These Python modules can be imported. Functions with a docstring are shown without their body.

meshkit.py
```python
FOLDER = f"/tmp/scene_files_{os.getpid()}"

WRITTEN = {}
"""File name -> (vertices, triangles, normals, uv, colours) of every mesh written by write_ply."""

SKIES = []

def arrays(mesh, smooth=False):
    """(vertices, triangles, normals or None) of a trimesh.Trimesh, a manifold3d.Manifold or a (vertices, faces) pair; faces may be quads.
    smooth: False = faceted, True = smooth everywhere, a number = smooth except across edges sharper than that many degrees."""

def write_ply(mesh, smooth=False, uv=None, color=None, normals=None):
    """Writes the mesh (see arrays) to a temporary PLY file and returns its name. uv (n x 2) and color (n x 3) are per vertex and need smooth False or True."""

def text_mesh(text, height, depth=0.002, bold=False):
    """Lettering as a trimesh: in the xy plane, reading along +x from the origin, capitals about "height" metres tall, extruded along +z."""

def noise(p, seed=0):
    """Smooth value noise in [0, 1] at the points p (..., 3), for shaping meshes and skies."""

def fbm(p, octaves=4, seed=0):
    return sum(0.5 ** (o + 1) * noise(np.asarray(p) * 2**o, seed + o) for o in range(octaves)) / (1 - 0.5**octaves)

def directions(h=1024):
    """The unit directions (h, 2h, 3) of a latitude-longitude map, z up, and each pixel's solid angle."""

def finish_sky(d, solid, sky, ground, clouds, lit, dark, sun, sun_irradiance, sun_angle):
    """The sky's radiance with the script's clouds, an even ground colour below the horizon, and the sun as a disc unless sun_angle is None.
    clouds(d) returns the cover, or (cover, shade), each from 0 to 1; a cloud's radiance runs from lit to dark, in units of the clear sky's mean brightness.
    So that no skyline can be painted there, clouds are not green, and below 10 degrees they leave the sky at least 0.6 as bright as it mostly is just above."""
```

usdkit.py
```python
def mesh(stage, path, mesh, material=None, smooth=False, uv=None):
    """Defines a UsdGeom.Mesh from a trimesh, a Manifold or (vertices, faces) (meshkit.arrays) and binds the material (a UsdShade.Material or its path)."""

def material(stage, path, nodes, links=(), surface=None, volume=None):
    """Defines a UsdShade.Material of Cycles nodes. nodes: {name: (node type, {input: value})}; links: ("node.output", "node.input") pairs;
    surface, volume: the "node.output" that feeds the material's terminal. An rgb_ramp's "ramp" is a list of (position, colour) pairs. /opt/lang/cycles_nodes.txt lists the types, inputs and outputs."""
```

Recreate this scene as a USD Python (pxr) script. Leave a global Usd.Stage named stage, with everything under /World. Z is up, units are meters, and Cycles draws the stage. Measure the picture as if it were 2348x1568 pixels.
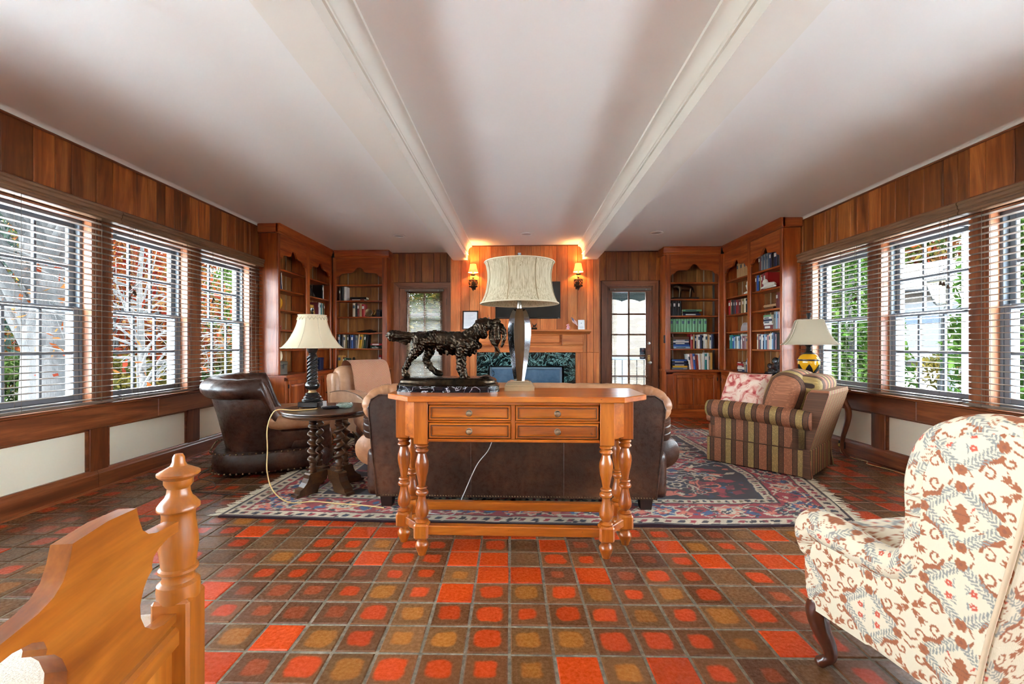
import math, random
import numpy as np, trimesh, manifold3d as m3
from scipy.spatial import ConvexHull
from shapely.geometry import Polygon, Point, LineString, box as sbox
from shapely.ops import unary_union
import usdkit, meshkit
from pxr import Usd, UsdGeom, UsdLux, UsdShade, Gf, Sdf, Vt

stage = Usd.Stage.CreateInMemory()
UsdGeom.SetStageUpAxis(stage, 'Z'); UsdGeom.SetStageMetersPerUnit(stage, 1.0)
UsdGeom.Xform.Define(stage, '/World')
PI = math.pi
# ---------------------------------------------------------------- camera, sky, exposure
YAW = 0.03978
cam = UsdGeom.Camera.Define(stage, '/World/camera')
cam.AddTranslateOp().Set((0, 0, 1.1)); cam.AddRotateZOp().Set(math.degrees(YAW)); cam.AddRotateXOp().Set(90.0)
cam.CreateHorizontalApertureAttr(36.0); cam.CreateVerticalApertureAttr(24.04)
cam.CreateFocalLengthAttr(36.0 * 1030 / 2348)
cam.CreateHorizontalApertureOffsetAttr(36.0 * 24 / 2348); cam.CreateVerticalApertureOffsetAttr(36.0 * 7 / 2348)
cam.CreateClippingRangeAttr((0.02, 1000.0))
EXPOSURE = 1.15
cam.CreateExposureAttr(EXPOSURE)
sky = UsdLux.DomeLight.Define(stage, '/World/sky')          # an even, hazy overcast sky
sky.CreateColorAttr(Gf.Vec3f(0.80, 0.92, 1.0)); sky.CreateIntensityAttr(6.0)

sun = UsdLux.DistantLight.Define(stage, '/World/sun')        # hazy sun behind the viewer, in line with the side walls
sun.CreateColorAttr(Gf.Vec3f(0.94, 0.97, 1.0)); sun.CreateIntensityAttr(20000.0); sun.CreateAngleAttr(1.5)
sun.AddRotateXYZOp().Set((40.0, 0, 0))

# ---------------------------------------------------------------- helpers
rng = np.random.default_rng(7)
_n = {}
def path_for(parent, name):
    k = parent + '/' + name; c = _n.get(k, 0); _n[k] = c + 1
    return k if c == 0 else '%s_%03d' % (k, c)
def ppath(p): return '/World' if p is None else str(p.GetPath())
def tag(p, label=None, cat=None, group=None, kind=None):
    for k, v in (('label', label), ('category', cat), ('group', group), ('kind', kind)):
        if v: p.SetCustomDataByKey(k, v)
    return p
def thing(name, label=None, cat=None, loc=(0, 0, 0), rz=0.0, group=None, kind=None, parent=None, tilt=None):
    x = UsdGeom.Xform.Define(stage, path_for(ppath(parent), name))
    x.AddTranslateOp().Set(tuple(float(a) for a in loc))
    if rz: x.AddRotateZOp().Set(float(rz))
    if tilt: x.AddRotateXYZOp().Set(tuple(float(a) for a in tilt))
    return tag(x.GetPrim(), label, cat, group, kind)
def obj(name, mesh, mat, parent=None, smooth=False, label=None, cat=None, group=None, kind=None, uv=None, col=None, cols=None):
    if isinstance(mesh, B): mesh = mesh.get()
    m = usdkit.mesh(stage, path_for(ppath(parent), name), mesh, mat, smooth=smooth, uv=uv)
    if col is not None: cols = {'col': col}
    cols = dict(cols or {}); r_ = float(rng.random()); cols['rnd'] = (r_, r_, r_)
    for k, c in cols.items():
        c = np.asarray(c, np.float32)
        UsdGeom.PrimvarsAPI(m).CreatePrimvar(k, Sdf.ValueTypeNames.Color3fArray, 'constant' if c.ndim == 1 else 'vertex').Set(Vt.Vec3fArray.FromNumpy(c.reshape(-1, 3)))
    return tag(m.GetPrim(), label, cat, group, kind)
def copy_of(src, loc, rz=0.0, label=None, group=None, name=None, tilt=None):
    cd = src.GetCustomData()
    t = thing(name or _base(src), label or cd.get('label'), cd.get('category'), loc, rz, group or cd.get('group'), tilt=tilt)
    t.GetReferences().AddInternalReference(src.GetPath()); t.SetInstanceable(True)
    return t
def _base(p):
    s = p.GetName(); return s[:-4] if s[-4:-3] == '_' and s[-3:].isdigit() else s

_hb = None
def _chamfer():
    global _hb
    if _hb is None:
        P = []; K = []
        for c in np.ndindex(2, 2, 2):
            for a in range(3):
                s = np.array(c) * 2.0 - 1; k = np.ones(3); k[a] = 0
                P.append(s * (1 - 0.2 * k)); K.append((s, k))
        P = np.array(P); h = ConvexHull(P); F = []
        for t, e in zip(h.simplices, h.equations):
            n = np.cross(P[t[1]] - P[t[0]], P[t[2]] - P[t[0]])
            F.append(t if n @ e[:3] > 0 else t[::-1])
        _hb = (np.array([k[0] for k in K]), np.array([k[1] for k in K]), np.array(F))
    return _hb
BOXF = np.array([[0,2,1],[1,2,3],[4,5,6],[5,7,6],[0,1,4],[1,5,4],[2,6,3],[3,6,7],[0,4,2],[2,4,6],[1,3,5],[3,7,5]])
AX = {'z': (0, 1, 2), 'x': (1, 2, 0), 'y': (0, 2, 1)}
class B:
    """Collects shapes into one mesh."""
    def __init__(s): s.v = []; s.f = []; s.n = 0; s.M = None
    def add(s, v, f, M=None):
        v = np.asarray(v, float); f = np.asarray(f, int)
        if f.shape[1] == 4: f = np.vstack([f[:, [0, 1, 2]], f[:, [0, 2, 3]]])
        for m in (M, s.M):
            if m is not None: v = v @ m[:3, :3].T + m[:3, 3]
        s.v.append(v); s.f.append(f + s.n); s.n += len(v); return s
    def get(s): return np.vstack(s.v), np.vstack(s.f)
    def box(s, x0, x1, y0, y1, z0, z1, bev=0.0, M=None):
        lo = np.array([min(x0, x1), min(y0, y1), min(z0, z1)]); hi = np.array([max(x0, x1), max(y0, y1), max(z0, z1)])
        c = (lo + hi) / 2; h = (hi - lo) / 2
        if bev <= 0:
            v = np.array([c + h * (np.array(i) * 2 - 1) for i in np.ndindex(2, 2, 2)]); return s.add(v, BOXF, M)
        sg, k, F = _chamfer(); b = min(bev, h.min() * .9)
        return s.add(c + sg * (h - b * k), F, M)
    def prism(s, poly, axis, a0, a1, M=None):
        """Extrudes a 2-D outline: axis 'z' (x,y), 'x' (y,z), 'y' (x,z)."""
        if not isinstance(poly, Polygon): poly = Polygon(poly)
        m = trimesh.creation.extrude_polygon(poly, a1 - a0, engine='earcut'); v = np.array(m.vertices); v[:, 2] += a0
        f = np.array(m.faces); w = np.empty_like(v)
        w[:, AX[axis][0]] = v[:, 0]; w[:, AX[axis][1]] = v[:, 1]; w[:, AX[axis][2]] = v[:, 2]
        return s.add(w, f[:, ::-1] if axis == 'y' else f, M)
    def lathe(s, prof, n=24, c=(0, 0, 0), M=None, a0=0.0, fac=None):
        prof = np.asarray(prof, float); a = a0 + np.arange(n) * 2 * PI / n
        rings = np.stack([np.outer(prof[:, 0], np.cos(a)), np.outer(prof[:, 0], np.sin(a)), np.repeat(prof[:, 1:2], n, 1)], -1)
        if fac is not None: rings[..., :2] *= fac(a[None, :], prof[:, 1:2])[..., None]
        return s.loft(rings + np.array(c), M=M)
    def loft(s, rings, cap=True, closed=False, M=None):
        R = np.asarray(rings, float); m, n = R.shape[:2]; v = R.reshape(-1, 3)
        i = np.arange(m - 1)[:, None]; j = np.arange(n)[None]; k = (j + 1) % n
        f = np.stack([i * n + j, i * n + k, (i + 1) * n + k, (i + 1) * n + j], -1).reshape(-1, 4)
        f = np.vstack([f[:, [0, 1, 2]], f[:, [0, 2, 3]]])
        if closed:
            g = np.stack([(m - 1) * n + j[0], (m - 1) * n + k[0], k[0], j[0]], -1); f = np.vstack([f, g[:, [0, 1, 2]], g[:, [0, 2, 3]]])
        elif cap:
            v = np.vstack([v, R[0].mean(0), R[-1].mean(0)]); a, b = m * n, m * n + 1; j = j[0]; k = k[0]
            f = np.vstack([f, np.stack([k, j, np.full(n, a)], -1), np.stack([(m - 1) * n + j, (m - 1) * n + k, np.full(n, b)], -1)])
        return s.add(v, f, M)
    def tube(s, pts, r, n=8, closed=False, M=None, flat=1.0):
        p = np.asarray(pts, float); m = len(p)
        t = np.roll(p, -1, 0) - np.roll(p, 1, 0) if closed else np.gradient(p, axis=0)
        t /= np.linalg.norm(t, axis=1, keepdims=True) + 1e-12
        ref = np.array([0, 0, 1.0]) if abs(t[:, 2]).mean() < .8 else np.array([1.0, 0, 0])
        a = np.cross(t, ref); a /= np.linalg.norm(a, axis=1, keepdims=True) + 1e-12; b = np.cross(a, t)
        r = np.broadcast_to(r, (m,))[:, None, None]; w = np.arange(n) * 2 * PI / n
        return s.loft(p[:, None] + r * (np.cos(w)[None, :, None] * a[:, None] + flat * np.sin(w)[None, :, None] * b[:, None]), closed=closed, M=M)
    def puff(s, c, size, r=.03, n=10, bulge=(0, 0, 0), e=None, M=None, ry=0, rz=0):
        """A rounded, bulging cushion box centred at c."""
        h = np.array(size, float) / 2; r = min(r, h.min() * .99)
        g = _cube(n); q = np.sign(g) * np.abs(g) ** .8 if False else g
        core = np.clip(q * h, -(h - r), h - r); d = q * h - core
        l = np.linalg.norm(d, axis=1, keepdims=True); p = core + np.where(l > 1e-9, d / np.maximum(l, 1e-9), 0) * r
        u = p / h; bu = np.array(bulge, float)
        for k in range(3):
            if bu[k]:
                o = [a for a in range(3) if a != k]
                p[:, k] += np.sign(u[:, k]) * np.abs(u[:, k]) * bu[k] * np.clip(1 - u[:, o[0]] ** 2, 0, 1) * np.clip(1 - u[:, o[1]] ** 2, 0, 1)
        if ry or rz: p = p @ T(ry=ry, rz=rz)[:3, :3].T
        return s.add(p + np.array(c), _cubef(n), M)
_cc = {}
def _cube(n):
    if n not in _cc:
        V = []; F = []; w = {}
        t = np.tan(np.linspace(-PI / 4, PI / 4, n + 1))
        for ax in range(3):
            for sg in (-1, 1):
                idx = np.empty((n + 1, n + 1), int)
                for i in range(n + 1):
                    for j in range(n + 1):
                        p = [0, 0, 0]; p[ax] = sg; p[(ax + 1) % 3] = t[i]; p[(ax + 2) % 3] = t[j]
                        k = tuple(round(x, 6) for x in p)
                        if k not in w: w[k] = len(V); V.append(p)
                        idx[i, j] = w[k]
                a, b, c, d = idx[:-1, :-1].ravel(), idx[1:, :-1].ravel(), idx[1:, 1:].ravel(), idx[:-1, 1:].ravel()
                q = np.stack([a, b, c, d], -1)
                F.append(q if sg > 0 else q[:, ::-1])
        _cc[n] = (np.array(V, float), np.vstack(F))
    return _cc[n][0].copy()
def _cubef(n): _cube(n); return _cc[n][1]
def T(x=0, y=0, z=0, rz=0, rx=0, ry=0, s=1.0):
    m = trimesh.transformations.euler_matrix(math.radians(rx), math.radians(ry), math.radians(rz), 'sxyz')
    m[:3, :3] = m[:3, :3] * s; m[:3, 3] = (x, y, z); return m
def bez(pts, n=24):
    """Catmull-Rom curve through the points."""
    p = np.asarray(pts, float); q = np.vstack([2 * p[0] - p[1], p, 2 * p[-1] - p[-2]]); out = []
    k = max(2, n // (len(p) - 1))
    for i in range(len(p) - 1):
        a, b, c, d = q[i:i + 4]
        for t in np.linspace(0, 1, k, endpoint=False):
            out.append(.5 * (2 * b + (c - a) * t + (2 * a - 5 * b + 4 * c - d) * t * t + (3 * b - a - 3 * c + d) * t ** 3))
    out.append(p[-1]); return np.array(out)
def lin(r, g, b):
    """sRGB 0-255 to linear."""
    x = np.array([r, g, b]) / 255.0
    return tuple(np.where(x <= .04045, x / 12.92, ((x + .055) / 1.055) ** 2.4))

# ---------------------------------------------------------------- materials
def MAT(name, nodes, links, surface='p.BSDF'): return usdkit.material(stage, '/World/Looks/' + name, nodes, links, surface=surface)
def plain(name, c, rough=.5, metal=0.0, coat=0.0, spec=.5, bump=0.0, bscale=200, **kw):
    nd = {'p': ('principled_bsdf', dict(base_color=c, roughness=rough, metallic=metal, coat_weight=coat, specular_ior_level=spec, **kw))}; ln = []
    if bump:
        nd.update(t=('texture_coordinate', {}), n=('noise_texture', dict(scale=bscale, detail=3)), b=('bump', dict(strength=bump, distance=.002)))
        ln = [('t.object', 'n.vector'), ('n.fac', 'b.height'), ('b.normal', 'p.normal')]
    return MAT(name, nd, ln)
def wood(name, c, axis='z', rough=.38, coat=.15, vary=.35, fine=1.0, worn=None):
    """c: dark, mid, light; the grain runs along the local axis; tone differs from piece to piece."""
    k = {'x': (.8, 8.5, 8.5), 'y': (8.5, .8, 8.5), 'z': (8.5, 8.5, .8)}[axis]
    nd = dict(t=('texture_coordinate', {}), o=('attribute', dict(attribute='rnd')), rm=('math', dict(math_type='multiply', value2=41.0)),
        va=('vector_math', dict(math_type='add')), mp=('mapping', dict(scale=tuple(a * fine for a in k))),
        n1=('noise_texture', dict(scale=1.0, detail=5, roughness=.6, distortion=1.2)), n2=('noise_texture', dict(scale=6.0, detail=3, roughness=.7)),
        r=('rgb_ramp', dict(ramp=[(.25, c[0]), (.48, c[1]), (.72, c[2])])),
        d=('map_range', dict(from_min=.35, from_max=.65, to_min=.82, to_max=1.09, clamp=True)), mm=('mix', dict(mix_type='multiply', fac=1.0)),
        tv=('map_range', dict(from_min=0, from_max=1, to_min=1 - vary, to_max=1 + vary)), m2=('mix', dict(mix_type='multiply', fac=1.0)),
        b=('bump', dict(strength=.12, distance=.002)),
        p=('principled_bsdf', dict(roughness=rough, coat_weight=coat, coat_roughness=.2)))
    ln = [('o.fac', 'rm.value1'), ('t.object', 'va.vector1'), ('rm.value', 'va.vector2'), ('va.vector', 'mp.vector'), ('mp.vector', 'n1.vector'), ('mp.vector', 'n2.vector'),
        ('n1.fac', 'r.fac'), ('n2.fac', 'd.value'), ('r.color', 'mm.color1'), ('d.result', 'mm.color2'), ('o.fac', 'tv.value'), ('mm.color', 'm2.color1'), ('tv.result', 'm2.color2'),
        ('m2.color', 'p.base_color'), ('n2.fac', 'b.height'), ('b.normal', 'p.normal')]
    if worn:   # scattered dark nicks of a distressed finish
        nd.update(nw=('noise_texture', dict(scale=16, detail=6, roughness=.75)), rw=('map_range', dict(from_min=.66, from_max=.72, clamp=True)), mw=('mix', dict(mix_type='mix', color2=worn)))
        ln[-3] = ('mw.color', 'p.base_color'); ln += [('t.object', 'nw.vector'), ('nw.fac', 'rw.value'), ('rw.result', 'mw.fac'), ('m2.color', 'mw.color1')]
    return MAT(name, nd, ln)
def pair(name, c, **kw): return {a: wood(name + '_' + a, c, a, **kw) for a in 'xyz'}
WALN = pair('walnut_panelling', (lin(96, 44, 14), lin(152, 82, 32), lin(190, 118, 54)), rough=.42, vary=.42)
MAHO = pair('mahogany_case', (lin(112, 44, 14), lin(168, 78, 30), lin(202, 110, 52)), rough=.32, coat=.25, vary=.16)
CHIM = pair('chimney_boards', (lin(150, 72, 26), lin(192, 104, 44), lin(216, 136, 74)), rough=.45, vary=.25)
CASING = pair('door_casing', (lin(100, 56, 34), lin(142, 88, 58), lin(170, 112, 78)), rough=.45, vary=.12)
RAILW = pair('walnut_rail', (lin(78, 36, 16), lin(118, 60, 30), lin(160, 92, 50)), rough=.38, vary=.2)
BACKP = pair('case_back', (lin(98, 58, 26), lin(146, 94, 46), lin(178, 122, 66)), rough=.5, vary=.25)
white_paint = plain('ceiling_paint', lin(240, 238, 234), .7, bump=.05, bscale=60)
beam_paint = plain('beam_paint', lin(236, 232, 222), .42)
cream_wall = plain('cream_plaster', lin(240, 231, 208), .7, bump=.05, bscale=80)
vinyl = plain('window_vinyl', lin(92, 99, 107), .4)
outside_white = plain('outside_white', lin(150, 156, 164), .5)
slat_m = plain('blind_slat', lin(118, 103, 90), .32, coat=.3)
valance_m = wood('valance_wood', (lin(92, 66, 46), lin(128, 96, 70), lin(150, 118, 90)), 'x', vary=.08)
cord_m = plain('blind_cord', lin(96, 80, 66), .7)
tassel_m = plain('tassel_wood', lin(70, 44, 26), .4)
black_m = plain('black_iron', (.012, .012, .012), .45, metal=.3)
brass_m = plain('aged_brass', lin(190, 150, 90), .3, metal=1.0)
chrome_m = plain('brushed_nickel', (.6, .58, .55), .22, metal=1.0)
glass_m = MAT('pane_glass', dict(f0=('fresnel', dict(IOR=1.45)), ge=('geometry', {}), bf=('math', dict(math_type='subtract', value1=1.0)), f=('math', dict(math_type='multiply')), t=('transparent_bsdf', dict(color=(.97, .98, .98))), g=('glossy_bsdf', dict(roughness=.0, color=(1, 1, 1))), m=('mix_closure', {})),
    [('ge.backfacing', 'bf.value2'), ('f0.fac', 'f.value1'), ('bf.value', 'f.value2'), ('f.value', 'm.fac'), ('t.BSDF', 'm.closure1'), ('g.BSDF', 'm.closure2')], 'm.closure')
# ================================================================ THE SETTING
ZC = 2.593; XL, XR, YD, YC = -3.22, 3.31, 7.22, 6.73; YB = -2.6
# ---- floor: quarry tiles on grout, laid slightly askew to the walls
fl = thing('floor', 'red and brown square quarry tile floor with grey grout', kind='structure')
grout_m = MAT('grout', dict(t=('texture_coordinate', {}), n=('noise_texture', dict(scale=40, detail=5, roughness=.7)), r=('rgb_ramp', dict(ramp=[(.3, lin(86, 78, 66)), (.55, lin(132, 122, 104)), (.75, lin(168, 158, 140))])), b=('bump', dict(strength=.5, distance=.003)), p=('principled_bsdf', dict(roughness=.75))),
    [('t.object', 'n.vector'), ('n.fac', 'r.fac'), ('r.color', 'p.base_color'), ('n.fac', 'b.height'), ('b.normal', 'p.normal')])
tile_m = MAT('quarry_tile', dict(u=('texture_coordinate', {}), cs=('attribute', dict(attribute='cc')), es=('attribute', dict(attribute='ec')), rs=('attribute', dict(attribute='rad')),
    t=('texture_coordinate', {}), nw=('noise_texture', dict(scale=14, detail=3)), n2=('noise_texture', dict(scale=70, detail=4, roughness=.7)), sx=('separate_xyz', {}),
    ax=('math', dict(math_type='subtract', value2=.5)), ay=('math', dict(math_type='subtract', value2=.5)), bx=('math', dict(math_type='absolute')), by=('math', dict(math_type='absolute')),
    px=('math', dict(math_type='power', value2=4.0)), py=('math', dict(math_type='power', value2=4.0)), ad=('math', dict(math_type='add')), rt=('math', dict(math_type='power', value2=.25)),
    wn=('math', dict(math_type='multiply_add', value2=.22, value3=-.11)), ds=('math', dict(math_type='add')), rb=('math', dict(math_type='subtract')), mr=('map_range', dict(range_type='smoothstep', from_min=-.045, from_max=.055, clamp=True)),
    mx=('mix', {}), dm=('map_range', dict(from_min=.3, from_max=.7, to_min=.82, to_max=1.14, clamp=True)), m2=('mix', dict(mix_type='multiply', fac=1.0)),
    ro=('map_range', dict(from_min=.3, from_max=.7, to_min=.18, to_max=.36, clamp=True)), b=('bump', dict(strength=.25, distance=.004)), nb=('noise_texture', dict(scale=9, detail=4, roughness=.6)),
    p=('principled_bsdf', dict(specular_ior_level=.5, coat_weight=.1, coat_roughness=.25))),
    [('u.UV', 'sx.vector'), ('sx.x', 'ax.value1'), ('sx.y', 'ay.value1'), ('ax.value', 'bx.value1'), ('ay.value', 'by.value1'), ('bx.value', 'px.value1'), ('by.value', 'py.value1'), ('px.value', 'ad.value1'), ('py.value', 'ad.value2'), ('ad.value', 'rt.value1'),
     ('t.object', 'nw.vector'), ('t.object', 'n2.vector'), ('t.object', 'nb.vector'), ('nw.fac', 'wn.value1'), ('rt.value', 'ds.value1'), ('wn.value', 'ds.value2'), ('ds.value', 'rb.value1'), ('rs.fac', 'rb.value2'), ('rb.value', 'mr.value'),
     ('mr.result', 'mx.fac'), ('cs.color', 'mx.color1'), ('es.color', 'mx.color2'), ('n2.fac', 'dm.value'), ('mx.color', 'm2.color1'), ('dm.result', 'm2.color2'), ('m2.color', 'p.base_color'), ('n2.fac', 'ro.value'), ('ro.result', 'p.roughness'), ('nb.fac', 'b.height'), ('b.normal', 'p.normal')])
obj('grout', B().box(XL - .2, XR + .2, YB, 7.4, -.12, -.004), grout_m, fl)
TS = .1585; ta = -.0213; t0 = np.array([-.039, 1.758]); ex = np.array([math.cos(ta), math.sin(ta)]); ey = np.array([-math.sin(ta), math.cos(ta)]); ey = np.array([-.0213, 1.0]); ex = np.array([1.0, .0213])
KIND = {'R': (lin(190, 64, 18), lin(178, 58, 20), .6), 'r': (lin(188, 64, 24), lin(112, 70, 42), .32), 'o': (lin(160, 98, 40), lin(116, 78, 46), .3), 'b': (lin(120, 82, 50), lin(106, 74, 48), .3), 'd': (lin(150, 70, 40), lin(104, 66, 44), .27)}
SEEN = {0: 'RrRoRoorRo', -1: 'oroRoorrooo', 1: 'rroooorrbrr', 2: 'rroRoRorrRbb', 3: 'drRrRrdodrbb', 4: 'orRRdRdrrRo', 5: 'rRRbrrddrrb', 6: 'rrbRdbddRrr'}
row_seen = {-2: 'rorrroRoRr', -1: 'orooroorrro', 0: 'drorrrrroro', 1: 'rorRrororor', 2: 'drroRRdRdrr', 3: 'RrrRRbrrddr', 4: 'orrRrbRdbdR', 5: 'RbdrRRbdRrr'}
def tile_kind(i, j):
    s = row_seen.get(j)
    if s and -5 <= i < -5 + len(s): return s[i + 5]
    return 'RrrodbrbdRrbdd'[int(rng.integers(14))]
tiles = []
for j in range(-28, 37):
    for i in range(-22, 23):
        c = t0 + ex * (i + .5) * TS + ey * (j + .5) * TS
        if not (XL - .05 < c[0] < XR + .05 and YB < c[1] < 7.3): continue
        tiles.append((i, j, c, tile_kind(i, j)))
def in_view(c): return c[1] > 1.2 and abs(c[0] - .04 * -c[1]) < 1.16 * c[1]
seen = sorted([t for t in tiles if in_view(t[2])], key=lambda t: t[2][1] + .15 * abs(t[2][0]))
near = set((t[0], t[1]) for t in seen[:300]); far = B(); fuv = []; fcc = []; fec = []; frd = []
g = np.array([(-1, -1), (1, -1), (1, 1), (-1, 1)], float)
for i, j, c, kd in tiles:
    h = TS / 2 - .0055 + rng.uniform(-.0015, .0008); z = rng.uniform(-.0008, .0008); w = rng.uniform(-.0012, .0012, (4, 2))
    q = c + (g * h + w) @ np.array([ex, ey]); q2 = c + (g * (h - .004) + w) @ np.array([ex, ey])
    v = np.vstack([np.c_[q, np.full(4, -.008)], np.c_[q, np.full(4, z - .003)], np.c_[q2, np.full(4, z)]])
    f = [[0 + k, (k + 1) % 4, 4 + (k + 1) % 4, 4 + k] for k in range(4)] + [[4 + k, 4 + (k + 1) % 4, 8 + (k + 1) % 4, 8 + k] for k in range(4)] + [[8, 9, 10, 11]]
    uv = np.vstack([.5 + .5 * g, .5 + .5 * g, .5 + .48 * g])
    cc, ec, rd = KIND[kd]; k = rng.uniform(.8, 1.15); cc = np.array(cc) * k; ec = np.array(ec) * k * rng.uniform(.85, 1.15); rd = rd * rng.uniform(.75, 1.15)
    uv = uv + rng.uniform(-.06, .06, 2)
    if (i, j) in near: obj('tile', (v, np.array(f)), tile_m, fl, uv=uv, cols={'cc': cc, 'ec': ec, 'rad': (rd, rd, rd)})
    else:
        far.add(v, f); fuv.append(uv); fcc.append(np.tile(cc, (12, 1))); fec.append(np.tile(ec, (12, 1))); frd.append(np.full((12, 3), rd))
obj('tile_field', far, tile_m, fl, uv=np.vstack(fuv), cols={'cc': np.vstack(fcc), 'ec': np.vstack(fec), 'rad': np.vstack(frd)}, kind='stuff')

# ---- ceiling and beams
ce = thing('ceiling', 'smooth white ceiling between and beside two boxed beams', kind='structure')
obj('plaster', B().box(XL - .2, XR + .2, YB, 7.4, ZC, ZC + .12), white_paint, ce)
def beam(xo, xi, s, n):
    """s: side of the moulding (+1 = towards +x)."""
    t = thing('trim_%d' % n, 'white boxed ceiling beam %s with moulded inner edge' % ('left of the lamp' if s > 0 else 'right of the lamp'), kind='structure')
    zb = 2.374
    P = [(xo, zb), (xi, zb), (xi, 2.455), (xi, ZC), (xo, ZC)]
    if s < 0: P = P[::-1]
    obj('beam_casing', B().prism(P, 'y', YB, YC), beam_paint, t)
    arc = [(xi + s * (.006 + .052 * (1 - math.cos(a))), 2.488 + .082 * math.sin(a)) for a in np.linspace(0, PI / 2, 9)]
    Q = [(xi, 2.452), (xi + s * .012, 2.452), (xi + s * .012, 2.466), (xi + s * .004, 2.470), (xi + s * .004, 2.480), (xi + s * .010, 2.484)] + arc + [(xi + s * .064, 2.572), (xi + s * .064, ZC), (xi, ZC)]
    if s < 0: Q = Q[::-1]
    obj('crown_moulding', B().prism(Q, 'y', YB, YC), beam_paint, t, smooth=35)
beam(-1.0, -.775, 1, 1); beam(1.155, .935, -1, 2)
dl_m = plain('downlight_trim', lin(240, 238, 234), .4); dl_in = plain('downlight_inside', lin(205, 203, 200), .5)
for x, y, w in ((-1.64, 6.066, 'left of the left beam'), (.094, 6.039, 'between the two beams'), (1.816, 6.037, 'right of the right beam')):
    t = thing('recessed_ceiling_light', 'round white recessed ceiling light, unlit, ' + w, 'ceiling light', (x, y, ZC), group=None)
    obj('trim_ring', B().lathe([(.062, -.001), (.085, -.001), (.088, -.005), (.084, -.010), (.066, -.012), (.062, -.006), (.062, -.001)], 32), dl_m, t, smooth=40)
    obj('lens', B().lathe([(.064, -.002), (.064, -.005), (.03, -.009), (.001, -.010)], 32), dl_in, t, smooth=40)

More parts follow.
